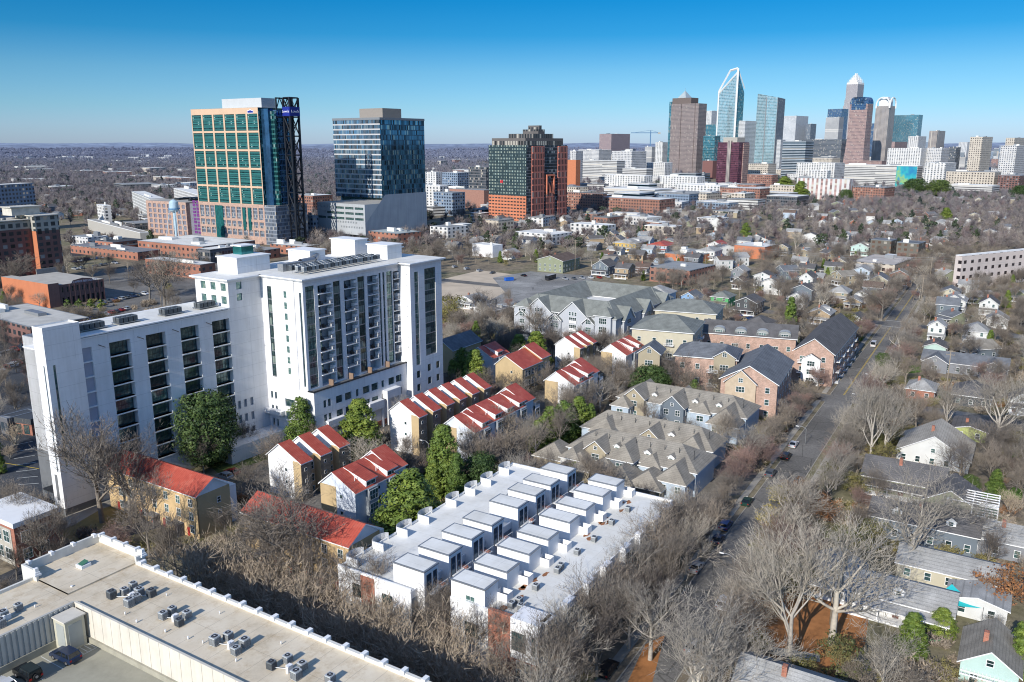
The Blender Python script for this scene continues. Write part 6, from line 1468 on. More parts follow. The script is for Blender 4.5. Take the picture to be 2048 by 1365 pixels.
cross_row('sunlit tan row with dark red roof partly covered by a spreading bare tree', PC(697, 1095, 9.5), 8.4, 27.5, 9.5)
m = MB(); cc = PC(905, 700, 9); r = framed('townhouse_row', 'blue-roofed row standing in the shadow right of the white tower', 'townhouses', cc); gable_wall(m, 0, 18, 0, 10, 0, 8.5, 12, 'x'); m.obj('wall', TAN, r); m = MB(); gable_roof(m, 0, 18, 0, 10, 8.5, 12, 'x'); m.obj('roof', [SLATE, WTRIM], r); foot(cc, 0, 18, 0, 10)
for i in range(4): win(r, 'R', -.03, 2.5+i*4.2, 5, 1.2, 1.7, 'sash')
# ================================================================ white cube townhouses
OC = P(848, 1146, 13)
def cube_row(label, y, xs, body, kind):
    X0 = xs[0]-(1.6 if kind == 'A' else .4); o = W(OC, X0, 0); r = framed('townhouse_row', label, 'townhouses', o)
    land('white cube townhouses', *W(OC, xs[0]+14, y))
    y0, y1 = body; L = xs[-1]-X0+6
    foot(o, 0, L, y0-1, y1+1)
    m = MB(); m.box(0, L, y0, y1, 0, 9.6, 0, 1, 'b'); m.obj('body_wall', [WSID, WROOF], r)
    if kind == 'A': m = MB(); m.box(.1, L-.1, y0-.06, y0-.01, 0, 8.6, 0); m.obj('side_cladding', plain('blue_grey_cladding', (.20, .25, .31), .5, .2, .3), r)  # blue-grey panel laid over the lower right face
    m = MB(); m.box(-.05, L+.05, y0-.05, y0+.2, 9.5, 9.95, 0); m.box(-.05, L+.05, y1-.2, y1+.05, 9.5, 9.95, 0); m.box(-.05, .3, y0, y1, 9.5, 10.3, 0); m.box(L-.3, L+.05, y0, y1, 9.5, 10.1, 0); m.obj('parapet', WTRIM, r)
    for i, x in enumerate(xs):
        a = x-X0; bx = MB(); w, dp = 3.8, 6.4
        bx.box(a, a+w, y, y+dp, 6.2, 13, 0, 1, 'b'); bx.obj('stair_box', [WSID, WROOF], r)
        t = MB(); t.box(a-.08, a+w+.08, y-.1, y+dp+.1, 12.9, 13.12, 0); t.box(a+.2, a+w-.2, y+.2, y+dp-.2, 13.12, 13.14, 1); t.obj('box_coping', [STEEL, WROOF], r)
        if kind == 'A':
            win(r, 'R', y-.03, a+1.2, 9.0, 1.1, 3.2, 'thin', DARK, GLASSB); win(r, 'R', y-.03, a+2.8, 9.0, .8, 3.2, 'thin', DARK, GLASSB)
            q = MB(); q.box(a+.8, a+w+1.2, y-1.1, y, 8.9, 9.05, 0); 
            for k in range(8): q.box(a+1.0+k*.62, a+1.05+k*.62, y-1.08, y-1.03, 9.05, 10.0, 0)
            q.box(a+.8, a+w+1.2, y-1.1, y-1.02, 9.95, 10.03, 0); q.obj('balcony', WTRIM, r)
            q = MB(); q.box(a+w+.1, a+w+.8, y-.9, y+.2, 0, 9.3, 0); q.obj('brick_pier', BRICK, r)
            for k in range(2): win(r, 'R', y0-.08, a+2.4, 5.3-3.2*k, 2.6, 2.1, 'grid', DARK)
            # curved parapet bays at the rear edge
            q = MB(); n = 6; pts = []
            for j in range(n+1):
                t_ = math.pi*j/n; pts.append((a+2.4-2.1*math.cos(t_), y1-.4+1.1*math.sin(t_)))
            for j in range(n):
                p, s = pts[j], pts[j+1]; q.face([(p[0], p[1], 9.6), (s[0], s[1], 9.6), (s[0], s[1], 11.0), (p[0], p[1], 11.0)]); q.face([(s[0], s[1], 9.6), (p[0], p[1], 9.6), (p[0], p[1], 11.0), (s[0], s[1], 11.0)])
            q.box(a+.2, a+.4, y1-2.8, y1-.3, 9.6, 11.0, 0); q.obj('curved_parapet', WTRIM, r)
        else:
            q = MB(); q.box(a+w-.2, a+w+1.5, y-1.8, y+.4, 9.6, 11.0, 0, skip='t'); q.obj('roof_terrace', WSID, r)
            q = MB(); q.box(a+.6, a+w-.6, y0-1.1, y0, 6.9, 9.8, 0); q.box(a+.6, a+w-.6, y0-1.1, y0, 9.8, 10.6, 0); q.obj('white_bay', WSID, r)
            win(r, 'R', y0-1.12, a+w/2, 7.1, 2.6, 2.4, 'grid'); win(r, 'R', y0-.03, a+w/2, 3.6, 2.2, 2.2, 'grid')
            q = MB(); q.box(a+w+.1, a+w+.7, y0-.9, y0, 0, 7.2, 0); q.obj('brick_pier', BRICK, r)
            q = MB(); q.box(a+.5, a+w-.5, y0-2.2, y0-1.1, 3.0, 3.15, 0); q.box(a+.5, a+w-.5, y0-2.2, y0-2.13, 3.15, 4.2, 0); q.obj('balcony', WTRIM, r)
    return r, o, X0
xsA = [0, 6.7, 13.4, 19.8, 28.7, 35.3, 41.2, 48.3]
ra, oa, X0a = cube_row('left row of white cube townhouses with curved parapets facing the evergreens', 0.0, xsA, (1.5, 17.3), 'A')
xsB = [.6, 7.0, 14.0, 20.4, 28.3, 34.7, 41.9, 48.1]
xsB = [-5.8]+xsB
rb, ob, X0b = cube_row('right row of white cube townhouses with brown-leaved flat roof', -11.3, xsB[1:], (-21.0, -5.0), 'B')
win(rb, 'L', .37, -8.6, 9.6, 1.6, 1.6, 'sash')
# brick-clad near ends
q = MB(); q.box(-.08, .6, -16.5, -12.2, 0, 10.4, 0, skip='b'); q.box(-.1, .6, -21.0, -12.2, 0, 3.9, 0); q.obj('brick_end', BRICK, rb)
q = MB(); q.box(-.5, 3.4, -21.6, -16.5, 3.9, 10.6, 0); q.obj('corner_bay', WSID, rb)
win(rb, 'L', -.52, -18.0, 5.4, 2.3, 2.9, 'grid', DARK); win(rb, 'L', -.52, -20.6, 5.4, .5, 3.0, 'thin', DARK); win(rb, 'R', -21.62, 1.6, 5.2, 2.0, 3.4, 'grid'); win(rb, 'L', -.12, -18.6, .5, 2.4, 2.8, 'grid')
win(ra, 'L', -.03, 6.5, 5.6, 2.0, 2.2, 'grid', DARK); win(ra, 'L', -.03, 13, 5.6, 2.0, 2.2, 'grid', DARK); win(rb, 'L', -.03, -9, 4.6, 2.2, 2.2, 'grid', DARK)
q = MB(); q.box(-.1, .5, 9.2, 12.2, 3, 9.9, 0); q.obj('brick_end', BRICK, ra)
LITR = plain('roof_leaf_drift', (.30, .13, .06), .95, .5, 1.5)
rr = random.Random(5)
for i in range(16):
    q = MB(); cx, cy = rr.uniform(2, 50), rr.uniform(-14.5, -12.4); n = 9
    q.face([(cx+math.cos(6.283*j/n)*rr.uniform(.3, 1.5), cy+math.sin(6.283*j/n)*rr.uniform(.2, .7), 9.62) for j in range(n)]); q.obj('leaf_drift', LITR, rb)
for i, (x, y) in enumerate([(6.2, 8.5), (7.6, 8.2), (13.2, 8.6), (14.6, 8.4), (20, 9), (25.5, 8.6), (27, 8.4), (38, 8.0), (39.4, 7.8), (43, 8.2), (47, 8.0), (48.4, 7.8), (51, 8.1), (53.5, 7.6), (55, 7.8)]):
    condenser(*W(oa, x, y-.0), 9.62, rad(58), 'condenser on the flat roof behind the left row of white cubes', 'condensers on the left white cube roof', 'grey' if i % 3 else 'dark', .95)
for i, (x, y) in enumerate([(3.2, -14.4), (4.8, -14.8), (3.4, -16.0), (9.8, -14.9), (16.5, -15.2), (18, -15), (24, -15), (30, -15.3), (38, -15), (45, -15.2)]):
    condenser(*W(ob, x, y), 9.62, rad(58), 'condenser among brown leaves on the right-hand white cube roof', 'condensers on the right white cube roof', 'grey', .95)
# ================================================================ houses
WALLC = dict(white=(.62, .62, .60), cream=(.5, .46, .35), grey=(.22, .23, .25), blue=(.22, .36, .56), ltblue=(.42, .50, .58), green=(.10, .38, .14), mint=(.44, .58, .53), tan=(.38, .29, .19), dark=(.08, .085, .09), brick=(.33, .13, .085), lime=(.38, .42, .16), yellow=(.60, .40, .10), sage=(.25, .27, .18), slate=(.15, .18, .21), taupe=(.36, .31, .22))
ROOFM = dict(sand=shingle('sand_shingles', (.42, .385, .33)), slate=SLATE, char=CHAR, taupe=TAUPE, grey=LGREY, sage=SAGE, red=REDROOF, brown=shingle('brown_shingles', (.15, .11, .09)))
HC = [0]
def house(label, x, y, w, l, h, rise, wall, roof, A=32, ridge='x', porch=True, chim=True, hip=0.0, dorm=0, name='house', group=None, short=None, win_parts=True, garage=False, z=0.0, cat='house'):
    """house centred on x,y; local x runs along the street bearing A. ridge 'x' shows its gable to the sun side"""
    U_, V_ = UV(A); o = (x-U_[0]*w/2-V_[0]*l/2, y-U_[1]*w/2-V_[1]*l/2)
    r = framed(name, label, cat, o, A, group); foot(o, 0, w, 0, l, A)
    if short: land(short, x, y)
    wm = plain('house_'+wall, WALLC[wall], .8, .08, .4) if wall != 'brick' else BRICK
    ax = ridge
    m = MB(); (gable_wall(m, 0, w, 0, l, 0, h, h+rise, ax) if not hip else m.box(0, w, 0, l, 0, h, 0, skip='tb')); m.obj('wall', wm, r)
    m = MB(); gable_roof(m, 0, w, 0, l, h, h+rise, ax, .5, .2, (hip if hip else 0), 0, 1); m.obj('roof', [ROOFM[roof], WTRIM], r)
    if chim:
        c_ = MB(); cx, cy = w*.35, l*.5+.6; c_.box(cx, cx+.8, cy, cy+.7, h, h+rise+1.0, 0); c_.obj('chimney', BRICK, r)
    if win_parts:
        n = max(2, int(l/3.2)); fl = 2 if h > 4.6 else 1
        for k in range(fl):
            for i in range(n):
                if porch and k == 0 and i == n//2:
                    q = MB(); q.box(-.06, 0, (i+.5)*l/n-.5, (i+.5)*l/n+.5, .1, 2.2, 0); q.obj('door', plain('dark_door', (.12, .06, .05), .6), r)
                else: win(r, 'L', -.01, (i+.5)*l/n, .9+2.8*k, 1.0, 1.45)
            n2 = max(2, int(w/3.6))
            for i in range(n2): win(r, 'R', -.01, (i+.5)*w/n2, .9+2.8*k, 1.0, 1.45)
        if ax == 'x' and not hip and rise > 1.8: win(r, 'L', -.01, l/2, h+rise*.18, .9, 1.0)
    if porch:
        q = MB(); q.box(-2.4, 0, .4, l-.4, .0, .35, 0); q.obj('porch_floor', WTRIM, r)
        q = MB(); q.face([(-2.7, .1, 2.6), (-2.7, l-.1, 2.6), (.1, l-.1, 3.2), (.1, .1, 3.2)][::-1], 0); q.box(-2.7, .05, .1, l-.1, 2.35, 2.58, 1); q.obj('porch_roof', [ROOFM[roof], WTRIM], r)
        for i in range(4): q = MB(); yy = .5+i*(l-1.2)/3; q.box(-2.35, -2.15, yy, yy+.2, .35, 2.4, 0); q.obj('porch_column', WTRIM, r)
    for i in range(dorm):
        q = MB(); yy = (i+.5)*((w if ax == 'x' else l)/dorm); zz = h+rise*.3
        if ax == 'x':
            gable_wall(q, yy-.9, yy+.9, l*.12, l*.5, zz, zz+1.1, zz+1.9, 'y', skip='tbk'); q.obj('dormer', WTRIM, r); q = MB(); gable_roof(q, yy-.9, yy+.9, l*.12, l*.5, zz+1.1, zz+1.9, 'y', .2, .1); q.obj('dormer_roof', [ROOFM[roof], WTRIM], r); win(r, 'R', l*.12-.02, yy, zz+.25, .8, .8)
        else:
            gable_wall(q, w*.12, w*.5, yy-.9, yy+.9, zz, zz+1.1, zz+1.9, 'x', skip='tbr'); q.obj('dormer', WTRIM, r); q = MB(); gable_roof(q, w*.12, w*.5, yy-.9, yy+.9, zz+1.1, zz+1.9, 'x', .2, .1); q.obj('dormer_roof', [ROOFM[roof], WTRIM], r); win(r, 'L', w*.12-.02, yy, zz+.25, .8, .8)
    return r
FRONT = []
def hp(label, px, py, wpx, **k):
    """place by the pixel where the middle of the near wall meets the ground, and by apparent width"""
    x, y = P(px, py); s = F/math.hypot(y, H); l = k.pop('l', None) or max(6, min(30, wpx/s*.72)); w = k.pop('w', l*1.25); A = k.get('A', 32)
    U_, V_ = UV(A); k.setdefault('chim', 'chimney' in label or R.random() < .3); FRONT.append((x, y, l*.6))
    return house(label, x+U_[0]*w/2, y+U_[1]*w/2, w, l, **k)
hp('bright blue cottage with dark slate roof behind the big gabled apartments', 1375, 618, 45, h=5.6, rise=2.6, wall='blue', roof='slate', short='bright blue cottage', porch=True)
hp('vivid green house with pale grey roof right of the bright blue cottage', 1438, 616, 50, h=5.2, rise=2.4, wall='green', roof='sage', hip=4, short='vivid green house')
hp('charcoal two-storey house with white trim right of the vivid green house', 1490, 630, 60, h=5.8, rise=2.6, wall='dark', roof='char', short='charcoal house')
hp('dark hipped roof house in front of the charcoal house', 1508, 676, 75, h=5, rise=3.2, wall='slate', roof='char', hip=6, short='dark hipped house', porch=False)
hp('brown gabled cottage with small attic window above the charcoal house', 1475, 578, 30, h=4, rise=2.6, wall='dark', roof='brown', short='brown gabled cottage')
hp('house with bright red metal barn roof behind a white house', 1428, 506, 42, h=5.6, rise=2.8, wall='white', roof='red', short='red barn roof house')
hp('white two-storey house with grey hip roof left of the red barn roof', 1410, 520, 52, h=6, rise=2.6, wall='white', roof='grey', hip=5, short='white hip-roofed house')
hp('yellow two-storey house with pale metal roof in the middle distance', 1248, 503, 70, h=6.2, rise=2.6, wall='yellow', roof='grey', hip=6, short='yellow house', dorm=1)
hp('pale blue house with red tiled roof right of the yellow house', 1312, 506, 60, h=5.2, rise=2.6, wall='ltblue', roof='red', hip=6, short='red tiled house')
hp('blue-grey gabled house with porch beside the parking lot', 1200, 550, 48, h=5.2, rise=3.6, wall='slate', roof='char', short='blue-grey gabled house')
hp('olive apartment house with dark roof left of the blue-grey gabled house', 1100, 545, 80, h=7.5, rise=3, wall='sage', roof='brown', short='olive apartment house', porch=False)
hp('low grey-roofed cottage with white gable near the vacant lot', 930, 616, 55, h=3.6, rise=2.2, wall='white', roof='grey', short='low grey-roofed cottage')
hp('mint green gabled house with white porch near the end of the street', 1718, 512, 46, h=6.2, rise=3, wall='mint', roof='taupe', short='mint gabled house', dorm=1)
hp('grey hipped bungalow with dormer beside the tall bare street tree', 1675, 604, 48, h=4.8, rise=3, wall='taupe', roof='grey', hip=4, short='grey hipped bungalow')
hp('tan cottage with twin gables left of the street', 1636, 648, 58, h=4.4, rise=2.6, wall='tan', roof='grey', short='tan twin-gabled cottage', dorm=1)
hp('white gabled bungalow with deep porch left of the crossing', 1708, 660, 50, h=4.0, rise=2.6, wall='white', roof='char', short='white gabled bungalow')
hp('low dark house with white porch left of the grey hipped bungalow', 1614, 592, 50, h=3.8, rise=2, wall='white', roof='char', short='low dark-roofed house')
hp('small white house between the bungalows left of the street', 1722, 606, 34, h=4, rise=2, wall='white', roof='grey', short='small white house')
hp('grey house with white dormers behind the mint house', 1720, 560, 46, h=5, rise=2.6, wall='ltblue', roof='grey', short='grey dormered house')
hp('white front-gabled house with fretwork porch right of the street', 1905, 626, 58, h=5.4, rise=3.2, wall='white', roof='grey', short='fretwork white house', dorm=1)
hp('dark-roofed house with white gable and brick chimney behind the fretwork house', 1975, 630, 46, h=5, rise=3.2, wall='white', roof='char', short='white house with brick chimney')
hp('narrow two-storey white house with double porches right of the street', 1870, 682, 42, h=6, rise=2.4, wall='white', roof='grey', short='narrow white house')
hp('wide white house with hipped grey roof among bare trees right of the narrow white house', 1948, 690, 62, h=5.4, rise=2.8, wall='white', roof='grey', hip=4, short='wide white hip house')
hp('small mint cottage with dark roof beside the street', 1868, 712, 56, h=3.2, rise=1.8, wall='mint', roof='char', short='small mint cottage', porch=False)
hp('long single-storey grey house with two white-trimmed gables', 1925, 750, 160, h=3.6, rise=2.8, wall='grey', roof='slate', short='long grey ranch house', porch=False, l=27, w=12, dorm=0, ridge='y')
hp('low brick house with grey hip roof right of the street', 1838, 800, 70, h=3.2, rise=2.6, wall='brick', roof='grey', hip=5, short='low brick hip house', porch=False)
hp('large grey-roofed bungalow behind a spreading bare tree', 1940, 815, 95, h=3.4, rise=3.4, wall='dark', roof='char', hip=6, short='large charcoal bungalow', porch=False)
hp('white cottage cut by the right edge below the long grey house', 2040, 828, 60, h=3.6, rise=2.6, wall='white', roof='char', short='white edge cottage')
hp('lime green flat-fronted house behind the big white gable', 1936, 882, 84, h=3.0, rise=1.2, wall='lime', roof='char', short='lime green house', porch=False)
hp('large house with a broad white gable and grey-brown roof', 1862, 935, 170, h=3.0, rise=5.2, wall='white', roof='sand', l=16.5, w=16, short='broad white gable house', porch=False)
hp('long house with very dark roof and two brick chimneys below the broad white gable', 1800, 995, 130, h=3.6, rise=3.6, wall='sage', roof='char', l=17, w=10, ridge='y', short='very dark roofed house')
hp('dark green cottage with white-edged gable behind the white pergola', 1895, 1040, 80, h=3.6, rise=3.2, wall='sage', roof='char', l=10, w=11, short='dark green cottage')
hp('rambling grey-roofed house with white eaves and a small front gable', 1840, 1092, 150, h=4.2, rise=2.6, wall='slate', roof='char', l=20, w=9, ridge='y', short='rambling grey house', dorm=2, porch=False)
hp('grey-roofed house with white porch rail cut by the right edge', 2010, 1120, 110, h=3.4, rise=2.4, wall='grey', roof='grey', l=15, w=9, ridge='y', short='porch rail house', porch=False)
hp('cream carport house with low grey roof and framed pictures on its wall', 1895, 1180, 170, h=3.0, rise=2.0, wall='cream', roof='grey', l=17.5, w=9, ridge='y', short='cream carport house', porch=False)
hp('white cottage with pale grey roofs beside the teal shade sail', 1790, 1240, 150, h=3.2, rise=2.2, wall='white', roof='grey', l=17, w=9, ridge='y', short='white cottage by the shade sail', dorm=1)
hp('white outbuilding with flat grey roof right of the teal shade sail', 1950, 1240, 90, h=3.0, rise=1.2, wall='white', roof='grey', l=9, w=6, short='white outbuilding', porch=False)
hp('mint garage house with white-trimmed gable at the bottom right', 1972, 1385, 110, h=3.8, rise=3.0, wall='mint', roof='taupe', l=7.6, w=10, short='mint garage house', porch=False)
hp('grey-roofed house with a brick chimney at the bottom edge', 1560, 1480, 150, h=5.0, rise=3.0, wall='grey', roof='grey', l=14, w=10, ridge='y', short='bottom edge house', porch=False)
hp('small pale grey cottage half hidden behind bare trees left of the shade sail', 1660, 1190, 90, h=3.4, rise=2.4, wall='white', roof='grey', l=9, w=8, short='half hidden cottage')
# extra end gables of the long grey house
lg = [o for o in bpy.data.objects if o.get('label', '').startswith('long single-storey grey')][0]
for yy in (4.5, 22.5):
    q = MB(); gable_wall(q, -2.2, 6, yy-4, yy+4, 0, 3.6, 6.2, 'x', skip='tbr'); q.obj('front_gable', plain('house_grey', WALLC['grey']), lg); q = MB(); gable_roof(q, -2.2, 6, yy-4, yy+4, 3.6, 6.2, 'x'); q.obj('gable_roof', [SLATE, WTRIM], lg)
    win(lg, 'L', -2.22, yy, 1, 1.6, 1.5); win(lg, 'L', -2.22, yy, 4.1, .7, .8)
# pergola, shade sail, trampoline, comb pergola
x, y = P(2005, 1060); r = framed('pergola', 'white timber pergola with green decking at the right edge', 'pergola', (x-2, y-1))
m = MB()
for lv in (2.6, 5.2):
    for i in range(6): m.box(i*1.5, i*1.5+.15, 0, 10, lv, lv+.2, 0)
    for j in range(5): m.box(-.3, 8, j*2.4, j*2.4+.15, lv-.2, lv, 0)
m.obj('beam', WTRIM, r)
for i in (0, 3.7, 7.4):
    for j in (0, 4.8, 9.6): m = MB(); m.box(i, i+.22, j, j+.22, 0, 5.2, 0); m.obj('post', WTRIM, r)
m = MB(); m.box(0, 7.6, 0, 10, 2.3, 2.38, 0); m.obj('deck', plain('green_decking', (.03, .12, .07), .8, .3), r)
x, y = P(1905, 1238); r = thing('shade_sail', 'teal triangular shade sail stretched beside the white cottage', 'shade sail', (x, y, 0))
m = MB(); p = [(-4.2, 1.6, 3.0), (4.6, -.8, 2.5), (1.2, 3.6, 4.6)]; n = 8
def sl3(a, b): 
    k = 1-a-b; q = [p[0][i]*a+p[1][i]*b+p[2][i]*k for i in range(3)]; q[2] -= 1.6*(a*b+b*k+a*k); c_ = [sum(v[i] for v in p)/3 for i in range(2)]; f = 1-.55*(max(0, .33-min(a, b, k)))*4*a*b*k*9; return (c_[0]+(q[0]-c_[0])*f, c_[1]+(q[1]-c_[1])*f, q[2])
for i in range(n):
    for j in range(n-i):
        A_, B_, C_ = sl3(i/n, j/n), sl3((i+1)/n, j/n), sl3(i/n, (j+1)/n); m.face([A_, B_, C_])
        if j < n-i-1: m.face([B_, sl3((i+1)/n, (j+1)/n), C_])
m.obj('fabric', plain('teal_canvas', (.02, .42, .45), .7, .08), r)
for q in p: m = MB(); m.tube((q[0], q[1], 0), (q[0], q[1], q[2]+.2), .07, .07, 6); m.obj('post', DARK, r)
x, y = P(1860, 1275); r = thing('trampoline', 'round black garden trampoline with netted sides and green rim', 'trampoline', (x, y, 0))
lathe([(0.01, .8), (2.0, .8)], 18).obj('mat', plain('black_mesh', (.02, .02, .02), .8), r); lathe([(2.0, .8), (2.35, .82), (2.35, .74)], 18).obj('rim', plain('green_rim', (.05, .3, .12), .6), r)
for i in range(6): a = i*math.pi/3; m = MB(); m.tube((2.3*math.cos(a), 2.3*math.sin(a), 0), (2.3*math.cos(a), 2.3*math.sin(a), 2.6), .05, .05, 5); m.obj('pole', DARK, r)
lathe([(2.32, 2.58), (2.36, 2.62), (2.32, 2.66)], 18).obj('top_ring', DARK, r)
mg = [o for o in bpy.data.objects if o.get('label', '').startswith('mint garage')][0]
m = MB()
for i in range(14): m.box(-1.6, .2, .3+i*.53, .42+i*.53, 2.75, 2.95, 0)
m.box(-1.3, -1.15, .1, 7.5, 2.55, 2.75, 0); m.box(-.3, -.15, .1, 7.5, 2.55, 2.75, 0); m.obj('rafter_comb', WTRIM, mg)
# ================================================================ taupe-roofed cottage terraces
def hiproof(m, x0, x1, y0, y1, ze, zr, ax, hip): gable_roof(m, x0, x1, y0, y1, ze, zr, ax, .5, .2, hip, 0, 1)
def cottage(label, c, L, dep, ze, zr, parts, hipL=4.5):
    """terrace: ridge across the photo, cross gables facing the sun"""
    r = framed('cottage_terrace', label, 'townhouses', c); foot(c, -9, dep+1, -2, L+1); land('taupe-roofed cottages', *W(c, 4, L/2))
    m = MB(); m.box(0, dep, 0, L, 0, ze, 0, skip='tb'); m.obj('wall', plain('house_ltblue', WALLC['ltblue']), r)
    m = MB(); hiproof(m, 0, dep, 0, L, ze, zr, 'y', dep*.5); m.obj('roof', [TAUPE, WTRIM], r)
    for (y0, y1, xo, zz, col, gab) in parts:
        m = MB(); wm = plain('house_'+col, WALLC[col])
        zrr = zz+(y1-y0)*.48
        if gab: gable_wall(m, xo, dep*.6, y0, y1, 0, zz, zrr, 'x', skip='tbr')
        else: m.box(xo, dep*.6, y0, y1, 0, zz, 0, skip='tbr')
        m.obj('bay_wall', wm, r)
        m = MB(); gable_roof(m, xo, dep*.75, y0, y1, zz, zrr, 'x', .45, .2, 0 if gab else min(3.2, (y1-y0)*.45), 0, 1); m.obj('cross_roof', [TAUPE, WTRIM], r)
        if gab: win(r, 'L', xo-.02, (y0+y1)/2, zz+.5, .8, .8)
        n = 1 if y1-y0 < 7 else 2
        for i in range(n):
            for z_ in ((zz-2.2, zz-5.2) if zz > 5 else (zz-2.2,)):
                if z_ > .3: win(r, 'L', xo-.02, y0+(i+.5)*(y1-y0)/n, z_, 1.9 if n == 1 else 1.3, 1.5, 'grid')
        win(r, 'R', y0-.02, xo+2.0, zz-2.2, 1.0, 1.4)
    k = 0
    for (y0, y1, xo, zz, col, gab) in parts[:-1:1]:
        yy = y0-1.6
        if yy < 1.5: continue
        q = MB(); gable_wall(q, dep*.14, dep*.4, yy-.8, yy+.8, ze+.8, ze+1.9, ze+2.6, 'x', skip='tbr'); q.obj('dormer', WTRIM, r)
        q = MB(); gable_roof(q, dep*.14, dep*.4, yy-.8, yy+.8, ze+1.9, ze+2.6, 'x', .25, .1); q.obj('dormer_roof', [TAUPE, WTRIM], r); win(r, 'L', dep*.14-.02, yy, ze+1.0, .8, .75)
    q = MB()
    for i in range(8): q.tube((dep*.3, 2+i*(L-4)/8, ze), (dep*.3, 2+i*(L-4)/8, zr), .07, .07, 5)
    q.obj('vent_pipe', DARK, r)
    return r
# front terrace and rear terrace (right-hand near corner first)
cF = P(1392, 948, 5.8); cR = P(1492, 838, 5.8)
def yv(c, px, py, z): q = P(px, py, z); dx, dy = q[0]-c[0], q[1]-c[1]; return dx*UV()[1][0]+dy*UV()[1][1], dx*UV()[0][0]+dy*UV()[0][1]
LF = yv(cF, 1175, 870, 5.8)[0]; LR = yv(cR, 1200, 815, 5.8)[0]
cottage('front taupe-roofed cottage terrace with tan and slate gabled bays', cF, LF, 13, 5.8, 9.8, [(0.5, 7.5, -5.5, 4.6, 'ltblue', False), (8.5, 13.5, -1.2, 5.4, 'ltblue', False), (14.5, 21, -3.2, 6.4, 'slate', False), (22.5, 28, -1.2, 6.6, 'taupe', True), (LF-5.5, LF-.5, -5, 4.8, 'white', False)])
cottage('rear taupe-roofed cottage terrace with blue and tan gabled bays', cR, LR, 13, 5.8, 9.8, [(0.5, 9, -6, 4.6, 'ltblue', False), (10, 15.5, -1.2, 5.4, 'ltblue', False), (17, 24, -3.0, 6.4, 'slate', True), (29.5, 36, -2.0, 6.8, 'taupe', True), (LR-6, LR-.5, -5.5, 4.8, 'ltblue', False)])
cM = W(cF, 17, 2.0); cottage('middle taupe-roofed cottage terrace facing the rear one', cM, LF+3, 11, 5.2, 9.2, [(1, 9, -3, 4.4, 'ltblue', False), (13, 19, -2, 6.0, 'taupe', True), (26, 33, -2, 5.2, 'white', False)])
for i, (px, py, w_) in enumerate(((1130, 925, 9), (1180, 945, 8), (1235, 958, 9), (1320, 985, 8), (1265, 975, 8))):
    x, y = P(px, py, 3); r = framed('garage', ['leftmost', 'second', 'third', 'rightmost', 'fourth'][i]+' taupe hip-roofed garage in front of the cottage terraces', 'garage', (x, y)); foot((x, y), 0, 9, 0, w_)
    m = MB(); m.box(0, 8, 0, w_, 0, 3, 0, skip='tb'); m.obj('wall', plain('house_taupe', WALLC['taupe']), r); m = MB(); hiproof(m, 0, 8, 0, w_, 3, 6.4, 'x', 3); m.obj('roof', [TAUPE, WTRIM], r)
# ================================================================ apartment houses in the middle
def apart(label, spec, A, wm, rm, rise, ridge, gables=(), hip=5.0, balc=True, short=None, floors=3, wl=None, wr=None):
    c, z, a, b = bspec(*spec, A=A); a = wr or a; b = wl or b
    r = framed('apartment_house', label, 'apartment building', c, A); foot(c, 0, a, 0, b, A); land(short, *W(c, a/2, b/2, A))
    m = MB(); (m.box(0, a, 0, b, 0, z, 0, skip='tb') if hip else gable_wall(m, 0, a, 0, b, 0, z, z+rise, ridge)); m.obj('wall', wm, r)
    m = MB(); gable_roof(m, 0, a, 0, b, z, z+rise, ridge, .6, .25, hip, 0, 1); m.obj('roof', [rm, WTRIM], r)
    fh = z/floors
    for k in range(floors):
        n = max(1, int(b/4.4))
        for i in range(n):
            if balc and i % 3 == 1:
                q = MB(); yy = (i+.5)*b/n; q.box(-1.3, 0, yy-1.7, yy+1.7, k*fh+.1, k*fh+.25, 0); q.box(-1.3, -1.22, yy-1.7, yy+1.7, k*fh+1.1, k*fh+1.2, 0)
                for j in range(9): q.box(-1.29, -1.24, yy-1.7+j*.42, yy-1.62+j*.42, k*fh+.25, k*fh+1.1, 0)
                q.obj('balcony', WTRIM, r); win(r, 'L', -.02, yy, k*fh+.3, 2.2, 2.0, 'grid')
            else: win(r, 'L', -.02, (i+.5)*b/n, k*fh+.9, 1.2, 1.6, 'sash')
        n = max(1, int(a/4.4))
        for i in range(n):
            if balc and i % 2:
                q = MB(); xx = (i+.5)*a/n; q.box(xx-1.6, xx+1.6, -1.3, 0, k*fh+.1, k*fh+.25, 0); q.box(xx-1.6, xx+1.6, -1.3, -1.22, k*fh+.25, k*fh+1.15, 0); q.obj('balcony', WTRIM, r)
            win(r, 'R', -.02, (i+.5)*a/n, k*fh+.8, 1.3, 1.6, 'sash')
    for (ax, u0, u1, out, gz, rr_) in gables:
        q = MB(); t = MB()
        if ax == 'L': gable_wall(q, -out, a*.3, u0, u1, 0, gz*z, gz*z+rr_, 'x', skip='tbr'); gable_roof(t, -out, a*.5, u0, u1, gz*z, gz*z+rr_, 'x', .5, .2)
        else: gable_wall(q, u0, u1, -out, b*.3, 0, gz*z, gz*z+rr_, 'y', skip='tbk'); gable_roof(t, u0, u1, -out, b*.5, gz*z, gz*z+rr_, 'y', .5, .2)
        q.obj('gable_bay', GBM[0], r); t.obj('gable_roof', [rm, WTRIM], r)
        for k in range(floors): win(r, ax, (-out-.02), (u0+u1)/2, k*fh*gz+.9, min(2.4, (u1-u0)*.4), 1.6, 'grid')
        if rr_ > 2: win(r, ax, -out-.02, (u0+u1)/2, gz*z+.5, 1.2, 1.2, 'grid')
    return r, c, z, a, b
GBM = [plain('house_taupe', WALLC['taupe'])]
